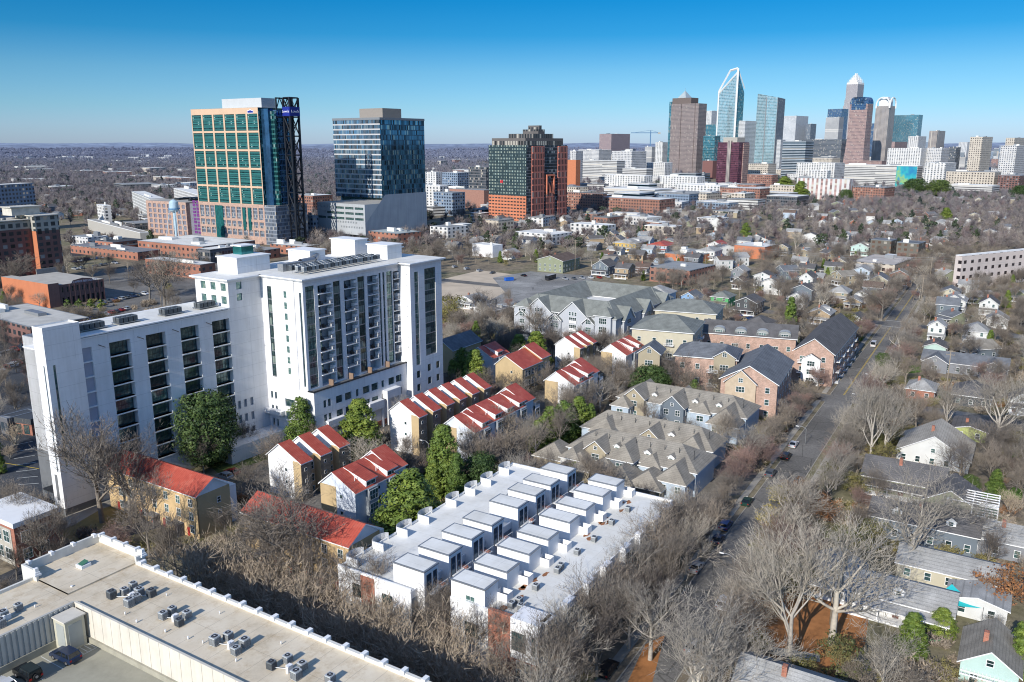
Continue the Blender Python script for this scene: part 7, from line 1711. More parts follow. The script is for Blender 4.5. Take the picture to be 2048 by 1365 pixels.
apart('tan and brick apartment house with white balconies and slate roof', (1350, 1474, 1490, 722, 805), 20, PBRICK, SLATE, 3.2, 'y', (('L', 0.5, 7, 1.0, 1.05, 2.4), ('L', 24, 31, 1.2, 1.0, 2.8)), 5, True, 'tan balcony apartments', 3, wr=15)
GBM = [plain('house_taupe2', (.5, .4, .29))]
apart('pink brick gabled apartment house with large slate roof', (1442, 1555, 1592, 772, 842), 26, PBRICK, SLATE, 5, 'x', (('L', 6, 15, .8, .95, 4.2),), 0, False, 'pink brick gabled house', 3, wr=30)
GBM = [WSID]
apart('long dark-roofed apartment row with four arched dormers', (1406, 1592, 1606, 680, 738), 20, PBRICK, CHAR, 3.8, 'y', (), 0, True, 'arched dormer row', 2, wr=14)
rr_ = [o for o in bpy.data.objects if o.get('label', '').startswith('long dark-roofed apartment row')][0]
c, z, a, b = bspec(1406, 1592, 1606, 680, 738, A=20)
for i in range(4):
    yy = b*(.12+.235*i); q = MB(); n = 8
    pts = [(yy-2.2*math.cos(math.pi*j/n), z+1.4+1.3*math.sin(math.pi*j/n)) for j in range(n+1)]
    q.face([(.3, yy+2.2, z), (.3, yy-2.2, z)]+[(.3, p[0], p[1]) for p in pts], 0)
    for j in range(n): q.face([(.1, pts[j][0], pts[j][1]), (.1, pts[j+1][0], pts[j+1][1]), (3.6, pts[j+1][0], pts[j+1][1]), (3.6, pts[j][0], pts[j][1])], 1)
    q.box(.3, 3.4, yy-2.2, yy+2.2, z, z+1.4, 0, skip='bt'); q.obj('arched_dormer', [plain('zinc', (.3, .32, .31), .5, .1), plain('pale_zinc', (.42, .43, .42), .5, .1)], rr_); win(rr_, 'L', .28, yy, z+.2, 2.4, 1.3, 'grid')
GBM = [WSID]
apart('dark-roofed apartment row running beside the street with white porch roofs', (1588, 1668, 1700, 712, 775), 30, PBRICK, CHAR, 5, 'x', (('L', 4, 10, 1, .8, 2.0),), 0, True, 'street-side dark row', 3, wr=50)
apart('cream apartment house with broad sage hip roof at the front', (1264, 1386, 1402, 668, 752), 22, plain('house_cream', WALLC['cream']), SAGE, 4.0, 'y', (), 9, True, 'sage hip-roofed apartments', 3, wr=22)
apart('rear sage hip-roofed apartment house behind the cream one', (1310, 1432, 1446, 630, 690), 22, plain('house_cream', WALLC['cream']), SAGE, 3.6, 'y', (), 8, False, 'rear sage apartments', 3, wr=20)
apart('white side wall cottage with pale roof right of the gabled apartments', (1280, 1335, 1352, 590, 628), 32, plain('house_ltblue', WALLC['ltblue']), LGREY, 3, 'x', (), 4, False, 'pale blue side building', 2)
# the big gabled apartment block round a court
GZ = 13.0; c = P(1232, 640, GZ); A_ = 33; U_, V_ = UV(A_); Lg = tdir(c, V_, 1028, GZ); Wg = tdir(c, U_, 1345, GZ)
r = framed('apartment_block', 'large grey gabled apartment block built round a courtyard', 'apartment building', c, A_); foot(c, 0, Wg, 0, Lg, A_); land('grey gabled apartment block', *W(c, Wg/2, Lg/2, A_))
GW = plain('pale_grey_siding', (.44, .46, .49), .75, .06, .2); D_ = 15.0
m = MB(); m.box(0, Wg, 0, Lg, 0, GZ, 0, skip='tb'); m.box(D_, Wg-D_, D_, Lg-D_, 0, GZ-.1, 1, skip='b'); m.obj('wall', [GW, WROOF], r)
for (x0, x1, y0, y1, ax) in ((0, D_, 0, Lg, 'y'), (Wg-D_, Wg, 0, Lg, 'y'), (0, Wg, 0, D_, 'x'), (0, Wg, Lg-D_, Lg, 'x')):
    m = MB(); gable_roof(m, x0, x1, y0, y1, GZ, GZ+5.2, ax, .6, .25, D_/2); m.obj('roof', [SAGE, WTRIM], r)
def biggable(ax, u0, u1, out, ze, zr, depth=8):
    q = MB(); t = MB()
    if ax == 'L': gable_wall(q, -out, depth, u0, u1, 3.5, ze, zr, 'x', skip='tbr'); gable_roof(t, -out, depth+2, u0, u1, ze, zr, 'x', .6, .25)
    else: gable_wall(q, u0, u1, -out, depth, 3.5, ze, zr, 'y', skip='tbk'); gable_roof(t, u0, u1, -out, depth+2, ze, zr, 'y', .6, .25)
    q.obj('gable_bay', GW, r); t.obj('gable_roof', [SAGE, WTRIM], r)
    for k in range(3): win(r, ax, -out-.02, (u0+u1)/2, 4.2+3.0*k, min(3.2, (u1-u0)*.45), 1.7, 'grid')
    for k in (-1, 0, 1): 
        if u1-u0 > 9: win(r, ax, -out-.02, (u0+u1)/2+k*1.3, ze+.7, .8, 1.4)
for f in (.26, .60):
    biggable('L', Lg*f, Lg*f+13, .8, GZ-1.0, GZ+5.2); biggable('L', Lg*f-3.5, Lg*f+1.5, 1.6, GZ-3, GZ-.3); biggable('L', Lg*f+11.5, Lg*f+16.5, 1.6, GZ-3, GZ-.3)
nG = max(3, int(Wg/15))
for i in range(nG): biggable('R', 5+i*Wg/nG, 5+i*Wg/nG+9, 1.2, GZ-1.5, GZ+3.6)
for (y0, x0) in ((1.5, -1.5), (Lg-8.5, -1.5)):
    q = MB(); q.box(x0, 5.5, y0, y0+7, 0, GZ+1.0, 0, skip='tb'); q.obj('corner_tower', GW, r); q = MB(); gable_roof(q, x0, 5.5, y0, y0+7, GZ+1.0, GZ+4.0, 'x', .6, .2, 3.9); q.obj('tower_roof', [SAGE, WTRIM], r)
    for k in range(3): win(r, 'L', x0-.02, y0+3.5, 4.2+3.4*k, 3.2, 2.2, 'grid')
n = int(Lg/7)
for i in range(n):
    for k in range(3):
        q = MB(); yy = 3+i*7.0; q.box(-1.1, 0, yy, yy+3.2, 3.4+3.1*k, 3.55+3.1*k, 0); q.box(-1.1, -1.0, yy, yy+3.2, 3.55+3.1*k, 4.5+3.1*k, 0); q.obj('balcony', WTRIM, r); win(r, 'L', -.02, yy+1.6, 3.8+3.1*k, 2.0, 1.9, 'grid')
q = MB(); q.box(-2.5, Wg, -1.8, 0, 3.0, 3.5, 0); q.box(-2.5, 0, 0, Lg, 3.0, 3.5, 0); q.obj('shopfront_canopy', plain('canopy_dark', (.12, .12, .12), .7), r)
# foreground: small brick corner house at the left edge, lot kiosk
c = P(26, 1050, 9); r = framed('brick_house', 'brick and stone corner building with tall sash windows at the left edge', 'building', c, 32); m = MB(); m.box(0, 9, 0, 14, 0, 9, 0, 1, 'b'); m.box(-.15, 9.1, -.15, 14, 8.2, 9.2, 2); m.box(-.1, .3, 1.2, 14, 0, 7.6, 3); m.obj('wall', [BRICK, WROOF, WTRIM, plain('limestone', (.45, .42, .36), .8)], r); foot(c, 0, 9, 0, 14); land('brick corner building', *c)
for i in range(4):
    for k in range(2): win(r, 'L', -.14, 2.8+i*2.9, 1.2+3.6*k, 1.9, 2.3, 'grid')
for i in range(2):
    for k in range(2): win(r, 'R', -.03, 2+i*3.4, 1.2+3.6*k, 1.6, 2.1, 'grid')
c = P(66, 872, 0); r = framed('bank_kiosk', 'small brick building with dark metal fascia beside the striped parking bays', 'building', W(c, 0, 0), 20); m = MB(); m.box(0, 8, 0, 10, 0, 3.4, 0, skip='tb'); m.obj('wall', BRICK, r); m = MB(); m.box(-.5, 8.5, -.5, 10.5, 3.4, 5.0, 0); m.obj('fascia', plain('ribbed_dark', (.07, .075, .08), .6, .3, 4), r); foot(c, 0, 8, 0, 10, 20)
for i in range(3): win(r, 'L', -.02, 2+i*3, .3, 2, 2.6, 'thin', DARK)
x, y = P(74, 1038); r = thing('postbox', 'dark blue drop box at the foot of the white end slab', 'box', (x, y, 0), .4); m = MB(); m.box(-.9, .9, -.6, .6, .1, 2.2, 0); m.box(-1, 1, -.7, .7, 2.2, 2.35, 1); m.obj('casing', [plain('postal_blue', (.03, .06, .22), .5), DARK], r)
# ================================================================ naming by surroundings
def near_label(x, y, used=None):
    best = None
    for s, a, b in LAND:
        d = math.hypot(a-x, b-y)
        if best is None or d < best[0]: best = (d, s, a, b)
    d, s, a, b = best; k = math.atan2(x, y); dx = (x-a); dy = (y-b)
    ri = dx*math.cos(k)-dy*math.sin(k); fw = dx*math.sin(k)+dy*math.cos(k)
    if abs(ri) > abs(fw)*.8: rel = 'right of' if ri > 0 else 'left of'
    else: rel = 'behind' if fw > 0 else 'in front of'
    return '%s the %s' % (rel, ' '.join(s.split()[:5])), d
SEEN = {}
DUP = []
def uniq(prefix, x, y, o=None):
    n, d = near_label(x, y); t = prefix+' '+n
    if o is not None: DUP.append((t, o))
    return t
# ================================================================ hand-placed trees
lib()
EV = [('dark', 415, 935, 778, 'large glossy dark evergreen before the white wing, tallest green tree', 1.0), ('cone', 383, 925, 812, 'thinner olive-tipped evergreen left of the large dark evergreen', .9),
 ('cone', 606, 905, 792, 'conical bright evergreen at the foot of the white tower beside the three-unit row', 1.1), ('cone', 722, 918, 797, 'broad bright evergreen left of the long six-unit red row', 1.5),
 ('cone', 820, 1092, 938, 'broad round bright evergreen between the blue-white red row and the white cubes', 1.75), ('cone', 888, 990, 848, 'tall pointed evergreen beside the street lamp at the end of the long row', 1.2),
 ('cone', 915, 1005, 905, 'slimmer pale evergreen right of the tall pointed one', 1.0), ('dark', 960, 985, 905, 'low wide dark evergreen behind the left white cube row', 1.2), ('cone', 868, 1000, 915, 'short evergreen tucked left of the tall pointed one', 1.1),
 ('cone', 1038, 735, 668, 'left of two rounded evergreens below the grey gabled block', 1.5), ('cone', 1072, 738, 662, 'right of two rounded evergreens below the grey gabled block', 1.6),
 ('cone', 925, 770, 695, 'pale evergreen right of the white tower corner', 1.3), ('cone', 950, 780, 698, 'darker evergreen behind the long six-unit row', 1.5), ('cone', 905, 775, 718, 'slim evergreen against the white tower corner', 1.0),
 ('cone', 1100, 895, 812, 'leftmost of the evergreens screening the cottage terraces', 1.5), ('cone', 1128, 880, 800, 'second of the evergreens screening the cottage terraces', 1.4), ('cone', 1157, 870, 792, 'third and tallest of the evergreens screening the cottage terraces', 1.4), ('cone', 1180, 868, 806, 'fourth of the evergreens screening the cottage terraces', 1.2), ('cone', 1075, 905, 840, 'short evergreen at the left end of the evergreen screen', 1.3),
 ('cone', 1578, 672, 592, 'tall narrow yellow-green conifer behind the arched dormer row', .9), ('olive', 1550, 728, 680, 'brown-green conifer in front of the arched dormers', 1.0), ('dark', 1375, 745, 700, 'dark evergreen below the sage hip-roofed apartments', 1.3), ('dark', 1300, 800, 730, 'olive dark evergreen thicket right of the rightmost red row', 1.4),
 ('cone', 1568, 395, 352, 'bright rounded evergreen clump left of the pink panelled slab', 2.2), ('cone', 1600, 400, 362, 'second bright evergreen below the skyline left of the pink slab', 2.2), ('dark', 1690, 405, 378, 'green tree in front of the pink panelled slab', 1.3),
 ('dark', 1830, 392, 356, 'wide evergreen clump below the long white hospital', 1.6), ('dark', 1875, 394, 358, 'evergreen clump right of the wide one below the skyline', 1.6), ('cone', 1890, 450, 415, 'bright evergreen among bare woods at right', 1.7), ('dark', 2040, 400, 370, 'evergreen at the right edge below the skyline', 1.5),
 ('cone', 1490, 490, 445, 'dark green conifer left of the long orange brick shop', 1.2), ('olive', 1700, 665, 625, 'olive tree beside the white gabled bungalow', 1.2), ('olive', 1425, 640, 608, 'yellow-green tree in front of the vivid green house', 1.1), ('dark', 1765, 735, 705, 'green tree cluster behind the long grey ranch house', 1.3),
 ('shrub', 1147, 955, 915, 'small bright conifer behind the white cubes, left of three', 1.6), ('shrub', 1260, 985, 952, 'small bright conifer behind the white cubes, middle of three', 1.5), ('shrub', 1285, 990, 955, 'small bright conifer behind the white cubes, right of three', 1.5),
 ('olive', 1670, 1365, 1270, 'leafy green tree at the edge of the leaf-covered yard', 1.0), ('cone', 1820, 1310, 1225, 'bright green bush left of the trampoline', 1.6), ('cone', 1880, 1270, 1215, 'bright green hedge behind the trampoline', 1.9), ('cone', 2035, 1350, 1245, 'green tree at the right edge beside the mint garage', 1.2),
 ('olive', 1500, 1310, 1262, 'green bush in the yard left of the tall pale trunk', 1.2), ('dark', 1915, 1195, 1160, 'dark bush beside the cream carport house', 1.2), ('olive', 1760, 930, 880, 'green shrub mass behind the two slender trunks', 1.3)]
for k, px, py, tp, lb, wd_ in EV: tree_px(k, px, py, tp, lb, None, wd_)
for i, px in enumerate((136, 159, 182, 203)): tree_px('shrub', px, 616, 598, ['leftmost', 'second', 'third', 'rightmost'][i]+' clipped green topiary along the arcade of the orange brick building', 'clipped topiaries along the arcade', 1.2)
BT = [('bare', 205, 1045, 800, 'largest spreading bare tree in front of the white end slab', 1.25, 0), ('bare', 262, 1050, 850, 'bare tree rising before the tan row, right of the largest one', 1.1, 1), ('bare', 600, 1180, 940, 'dark spreading bare tree over the red roof of the second tan row', 1.35, 3), ('bare', 540, 1140, 985, 'lower bare tree left of the dark spreading one', 1.3, 1),
 ('bare', 300, 1120, 930, 'bare tree against the tan row left of its end gable', 1.0, 2), ('bare', 355, 1160, 1010, 'bare tree just behind the cream roof corner', 1.0, 4), ('bare', 85, 1150, 1000, 'slim bare tree beside the brick corner building', 1.0, 0), ('bare', 125, 1115, 990, 'bare sapling on the verge below the end slab', .9, 2), ('bare', 40, 1090, 960, 'bare tree over the striped parking bays', .9, 3),
 ('bare', 500, 1020, 920, 'small bare tree left of the three-unit stepped row', 1.0, 1), ('bare', 408, 950, 830, 'bare tree at the foot of the white wing left of the dark evergreen', .8, 2), ('bare', 493, 905, 830, 'leafless sapling casting twigs on the white tower base', .8, 0),
 ('bare', 330, 620, 488, 'large bare tree behind the stepped white roof', 1.3, 3), ('bare', 300, 600, 510, 'bare tree left of the large one behind the white wing', 1.4, 1), ('bare', 30, 590, 500, 'big bare tree before the brick apartment block at left', 1.6, 0), ('red', 170, 545, 505, 'reddish bare tree in front of the brick block', 1.4, 0),
 ('pale', 1578, 1330, 1012, 'tall pale tree with straight trunk rising from the orange leaf litter', 1.0, 0), ('pale', 1662, 1290, 985, 'tall pale tree right of the straight-trunked one in the leaf yard', 1.15, 1), ('pale', 1815, 1140, 902, 'huge pale-limbed tree over the rambling grey house', 1.25, 3), ('pale', 1925, 1095, 975, 'dark spreading tree in front of the rambling grey house', 1.5, 1),
 ('pale', 1390, 1440, 1170, 'whitish tangled tree at the bottom centre right of the street', 1.35, 3), ('pale', 1480, 1400, 1230, 'whitish twisted tree left of the leaf yard', 1.3, 1), ('pale', 1760, 1400, 1240, 'pale tree at the bottom edge left of the trampoline', 1.2, 3), ('pale', 1300, 1320, 1130, 'pale bare tree on the verge beside the white cube terraces', 1.2, 1),
 ('pale', 1740, 930, 735, 'slender tree with pale trunk left of the broad white gable', .8, 2), ('pale', 1765, 925, 745, 'second slender pale trunk left of the broad white gable', .8, 0), ('pale', 1890, 865, 745, 'tall bare tree behind the broad white gable', 1.1, 0), ('pale', 1990, 900, 715, 'tall bare tree right of the lime green house', 1.0, 1),
 ('pale', 1322, 565, 525, 'pale bare tree above the gabled block', 1.2, 0), ('bare', 1763, 640, 555, 'large round bare tree left of the street crossing', 1.4, 3), ('pale', 1795, 715, 640, 'pale fan-shaped bare tree standing in the middle stretch of the street', 1.6, 1), ('pale', 1590, 505, 455, 'pale bare tree right of the long orange shop', 1.5, 0),
 ('bare', 1215, 1300, 1130, 'bare tree before the brick-ended white row', 1.1, 1), ('bare', 1130, 1395, 1210, 'bare tree at the bottom in front of the white row corner bay', 1.0, 2), ('bare', 760, 1250, 1110, 'bare tree over the near end of the left cube row', 1.1, 4), ('bare', 870, 1300, 1150, 'bare tree between the two cube rows', 1.0, 1), ('bare', 960, 1330, 1180, 'bare tree in front of the cube row corner', 1.0, 0),
 ('bare', 1120, 905, 800, 'thin bare tree behind the evergreen screen', 1.1, 2), ('bare', 1015, 900, 800, 'bare tree in front of the long dormered row', 1.1, 0), ('bare', 1055, 935, 840, 'bare tree at the end of the long dormered row', 1.1, 3), ('red', 985, 935, 860, 'reddish multi-stemmed tree below the long dormered row', 1.2, 1), ('bare', 1350, 800, 700, 'pale-limbed tree left of the tan balcony apartments', 1.0, 1),
 ('bare', 1105, 720, 640, 'bare tree before the grey gabled block, right of two', 1.2, 2), ('bare', 1075, 695, 600, 'bare tree before the grey gabled block, left of two', 1.2, 0), ('bare', 965, 640, 575, 'dark bare tree between vacant lot and white tower', 1.4, 1), ('olive', 905, 660, 590, 'dark ivy-covered tree right of the white tower top', 1.1, 0)]
for k, px, py, tp, lb, wd_, v in BT: tree_px(k, px, py, tp, lb, None, wd_, v)
# brush-topped row along the cream building
k = 0
VA, VB = P(395, 1190), P(960, 1430)
for i in range(15):
    for j in range(2):
        t = (i+R.uniform(-.25, .25))/14; x = VA[0]+(VB[0]-VA[0])*t+UV()[0][0]*j*5; y = VA[1]+(VB[1]-VA[1])*t+UV()[0][1]*j*5
        if j == 1 and i % 3: continue
        tree('vase', x, y, R.uniform(10, 13.5), 'tan brush-topped bare tree in the dense row behind the cream parapet', 'tan brush-topped trees lining the cream roof', 1.35)
for i in range(9):
    t = (i+.5)/9; x = VA[0]+(VB[0]-VA[0])*t+UV()[0][0]*11+R.uniform(-1, 1); y = VA[1]+(VB[1]-VA[1])*t+UV()[0][1]*11+R.uniform(-1, 1)
    tree('bare', x, y, R.uniform(11, 14.5), 'tall bare tree standing between the brush-topped row and the townhouses', 'tall bare trees behind the brush-topped row', 1.1)
for i in range(17):
    p = W(OC, -16+i*4.6+R.uniform(-1, 1), -24.3-(i % 2)*3.8+R.uniform(-.6, .6)); tree(['bare', 'pale', 'bare'][i % 3], p[0], p[1], R.uniform(12.5, 16.5), 'tall bare tree overlapping the street front of the right cube row', 'bare trees before the street front of the cube row', 1.15)
for i in range(9):
    p = W(ST0, -62+i*7+R.uniform(-1, 1), -RW-2.6-R.uniform(0, 3), SA); tree('pale' if i % 2 else 'bare', p[0], p[1], R.uniform(11, 15), 'large bare tree leaning over the near end of the street', 'large bare trees at the near end of the street', 1.25)
# reddish street trees on the left of the street
for (a, b, st) in ((-62, 84, 9.5), (100, 216, 9), (236, 420, 12)):
    x = a
    while x < b:
        p = W(ST0, x, R.uniform(3.4, 5.0), SA); tree('red' if R.random() < .65 else 'bare', p[0], p[1], R.uniform(7.5, 10.5), 'bare street tree along the left kerb', 'bare street trees on the left kerb', 1.3); x += st*R.uniform(.6, .95)
for x in (-55, -30, 8, 16, 27, 38, 50, 62, 74, 84, 104, 112, 121, 131, 141, 170, 200, 238, 260, 290, 320, 350):
    p = W(ST0, x, -13.5-R.uniform(0, 2.5), SA); tree('pale' if x % 3 else 'red', p[0], p[1], R.uniform(9, 14), 'bare street tree along the right kerb', 'bare street trees on the right kerb', 1.2)
for px, py, tp, kd, lb in ((1600, 1010, 955, 'rust', 'russet-leaved round tree at the bend of the verge'), (1640, 1040, 985, 'rust', 'second russet tree below the round one'), (1560, 1010, 968, 'yellow', 'yellow shrub at the right kerb'), (1545, 1060, 1010, 'yellow', 'yellow shrub nearer than the first along the right kerb'), (1535, 1120, 1060, 'olive', 'olive shrub on the right kerb'), (1660, 970, 925, 'olive', 'olive shrub behind the russet trees'), (1690, 1130, 1050, 'olive', 'olive bush behind the tall pale tree'), (1590, 1180, 1110, 'olive', 'olive bush left of the tall pale trees'), (1745, 1100, 1040, 'olive', 'olive brushwood left of the huge pale tree'), (1710, 990, 945, 'olive', 'olive brush near the dark roof'), (1940, 985, 950, 'dark', 'dark evergreen shrub left of the pergola'), (2000, 1210, 1130, 'rust', 'russet hedge at the right of the carport house')):
    tree_px(kd, px, py, tp, lb, None, 1.25)
# ================================================================ cars
def carpx(px, py, col, kind, label, rz=None, group=None, z=0.02): x, y = P(px, py); return car(x, y, rad(90-SA) if rz is None else rz, col, kind, label, group, z)
for px, py, col, kind, lb in ((1494, 1008, 'green', 'sedan', 'dark green car parked at the left kerb beside the concrete pad'), (1451, 1056, 'blue', 'suv', 'blue SUV parked at the left kerb, upper of two blue cars'), (1436, 1084, 'navy', 'sedan', 'navy car parked behind the blue SUV'), (1393, 1140, 'silver', 'sedan', 'silver car half hidden by twigs at the left kerb'),
  (1541, 951, 'grey', 'suv', 'dark car parked at the left kerb beyond the concrete pad'), (1572, 917, 'black', 'suv', 'black SUV parked at the left kerb beyond the russet tree'), (1587, 893, 'white', 'sedan', 'white car parked farthest along the lower left kerb'), (1448, 1212, 'white', 'suv', 'white car among twigs at the right kerb'), (1216, 1345, 'black', 'suv', 'black off-road car on the orange verge at the bottom'), (1386, 1298, 'silver', 'sedan', 'pale car under the whitish tangled tree'),
  (1747, 693, 'white', 'van', 'white van parked on the left of the upper street'), (1767, 732, 'navy', 'sedan', 'dark car in the shade of the fan-shaped tree'), (1835, 590, 'navy', 'sedan', 'blue car driving in the far street'), (1862, 530, 'black', 'sedan', 'dark car at the far end of the street')):
    carpx(px, py, col, kind, lb)
cols = ['white', 'black', 'silver', 'grey', 'blue', 'navy', 'red', 'white', 'grey', 'silver']
def lot(x0y0, x1y1, n, rz, label, group, skip=.12, kinds=('sedan', 'suv', 'suv')):
    a, b = P(*x0y0), P(*x1y1)
    for i in range(n):
        if R.random() < skip: continue
        t = i/(n-1) if n > 1 else 0; c = R.choice(cols)
        car(a[0]+(b[0]-a[0])*t, a[1]+(b[1]-a[1])*t, rz+R.uniform(-.04, .04)+(math.pi if R.random() < .4 else 0), c, R.choice(kinds), '%s car %s' % (c, label), group, .02, full=False)
AU = rad(90-33)
lot((2, 712), (48, 697), 6, AU+math.pi/2, 'in the upper row of the shaded lot left of the end slab', 'cars in the upper shaded row')
lot((0, 742), (44, 726), 6, AU+math.pi/2, 'in the lower row of the shaded lot left of the end slab', 'cars in the lower shaded row')
lot((180, 640), (262, 617), 9, AU+math.pi/2, 'parked in the row beside the orange brick building', 'cars beside the orange brick building', .05)
lot((205, 608), (290, 590), 8, AU+math.pi/2, 'parked in the shaded row beyond the orange brick building', 'cars in the row beyond the orange brick building')
lot((150, 525), (235, 512), 11, AU+math.pi/2, 'in the shop parking lot behind the brick apartment block', 'cars in the front shop lot')
lot((150, 540), (230, 528), 9, AU+math.pi/2, 'in the lower shop parking lot by the reddish tree', 'cars in the lower shop lot')
lot((400, 985), (480, 940), 6, AU+math.pi/2, 'parked between the tan row and the dark evergreen', 'cars behind the tan row')
lot((910, 536), (985, 548), 4, AU, 'at the top edge of the vacant lot', 'cars above the vacant lot', 0)
lot((1130, 560), (1215, 556), 6, AU+.9, 'parked along the houses right of the asphalt lot', 'cars along the asphalt lot', .1)
lot((1385, 585), (1440, 590), 3, AU+.9, 'behind the bright blue cottage', 'cars behind the blue cottage', 0)
lot((1560, 530), (1600, 540), 4, AU+.9, 'near the long orange brick shop', 'cars by the orange brick shop', 0)
lot((1455, 625), (1500, 640), 3, AU+.9, 'in front of the charcoal house', 'cars before the charcoal house', 0)
lot((1655, 515), (1700, 522), 5, AU+.9, 'beside the mint gabled house', 'cars beside the mint house', 0)
lot((990, 865), (1010, 845), 2, AU, 'between the red rows', 'cars between the red rows', 0)
carpx(1047, 553, 'black', 'sedan', 'black car alone on the pale asphalt lot', AU+1.2); 
x, y = P(1101, 560); r = thing('parked_bus', 'black minibus parked on the pale asphalt lot', 'bus', (x, y, 0), AU); m = MB(); m.box(-4.5, 4.5, -1.25, 1.25, .5, 3.1, 0, 1); m.box(-4.52, 4.52, -1.27, 1.27, 1.5, 2.5, 2, skip='tb'); m.obj('body', [plain('bus_black', (.03, .03, .035), .4), plain('bus_roof', (.4, .4, .4), .6), CARG], r)
for sx in (-3, 3):
    for sy in (-1.15, 1.15): mk('wheel', CARM['black', 'sedan']['wheel'] if ('black', 'sedan') in CARM else car_meshes('black', 'sedan')['wheel'], r, (sx, sy, .4))
x, y = P(1018, 562); r = thing('dumpster', 'bright blue waste container on the vacant lot', 'container', (x, y, 0), .5); m = MB(); m.box(-2.6, 2.6, -1.2, 1.2, .2, 1.9, 0); m.box(-2.7, 2.7, -1.3, 1.3, 1.75, 1.95, 0); m.obj('bin', plain('bin_blue', (.02, .12, .5), .6), r)
# poles, lamps, wires
POLE = plain('weathered_pole', (.30, .25, .19), .9, .2, 1)
def pole(px, py, top, label, arms=2, mat=None, group=None):
    x, y = P(px, py); h = zat(y, top); r = thing('utility_pole', label, 'utility pole', (x, y, 0), rad(90-SA), group); m = MB(); m.tube((0, 0, 0), (0, 0, h), .18, .12, 8, 0, True); m.obj('pole', mat or POLE, r)
    for i in range(arms): m = MB(); m.box(-.06, .06, -1.3, 1.3, h-.6-1.1*i, h-.48-1.1*i, 0); [m.box(-.05, .05, q-.05, q+.05, h-.48-1.1*i, h-.25-1.1*i, 0) for q in (-1.1, -.4, .4, 1.1)]; m.obj('cross_arm', mat or POLE, r)
    return (x, y, h)
pp = [pole(1890, 800, 700, 'pale utility pole in front of the long grey ranch house'), pole(1766, 775, 738, 'short wooden pole beside the lower street', 1), pole(1838, 640, 550, 'tall wooden pole at the street crossing'), pole(1858, 575, 515, 'wooden pole right of the far street'), pole(1410, 545, 480, 'wooden pole left of the brick flats'), pole(1150, 545, 480, 'wooden pole above the asphalt lot'), pole(1905, 575, 540, 'pole before the pinkish office', 1)]
pole(323, 615, 582, 'bare pole behind the white wing', 0); pole(258, 560, 525, 'pole with many arms at the rail crossing', 3); pole(188, 565, 530, 'slim grey pole left of the reddish tree', 0, STEEL); pole(1080, 470, 425, 'tall pole before the dark brick-framed tower'); pole(1660, 1250, 1120, 'pole left of the shade sail', 0)
for i, (px, py, tp) in enumerate(((1610, 890, 855), (1465, 1180, 1112), (1745, 790, 750), (1720, 830, 790), (858, 920, 890))):
    x, y = P(px, py); h = min(9, zat(y, tp)); h = max(h, 5); r = thing('street_lamp', ['curved white street lamp over the middle of the lower street', 'curved street lamp nearest the camera on the right kerb', 'street lamp beside the short wooden pole', 'street lamp before the brick gabled house', 'dark lamp post at the foot of the six-unit red row'][i], 'street lamp', (x, y, 0), rad(150))
    m = MB(); m.tube((0, 0, 0), (0, 0, h-.6), .1, .07, 6); m.obj('post', STEEL, r); m = MB(); m.tube((0, 0, h-.6), (.9, 0, h), .06, .05, 6); m.tube((.9, 0, h), (2.2, 0, h), .05, .05, 6); m.obj('arm', STEEL, r); m = MB(); m.box(2.0, 2.8, -.15, .15, h-.12, h+.03, 0); m.obj('lamp_head', WTRIM, r)
def wire(a, b, sag, n=14):
    m = MB(); prev = None
    for i in range(n+1):
        t = i/n; p = (a[0]+(b[0]-a[0])*t, a[1]+(b[1]-a[1])*t, a[2]+(b[2]-a[2])*t-sag*4*t*(1-t)); 
        if prev: m.tube(prev, p, .045, .045, 3)
        prev = p
    return m
wm_ = plain('wire_grey', (.35, .35, .34), .6)
for i, (a, b) in enumerate(((pp[4], pp[3]), (pp[5], pp[4]), (pp[3], (pp[3][0]+190, pp[3][1]-40, pp[3][2])))):
    for q in (0, 1.2): o = wire((a[0], a[1], a[2]-.2-q), (b[0], b[1], b[2]-.2-q), 3.0).obj('overhead_wire', wm_); tag(o, ['overhead wire between the pole by the brick flats and the far street pole', 'overhead wire from the asphalt lot pole to the brick flats pole', 'overhead wire running right from the far street pole'][i], 'wire', 'overhead wires across the neighbourhood')
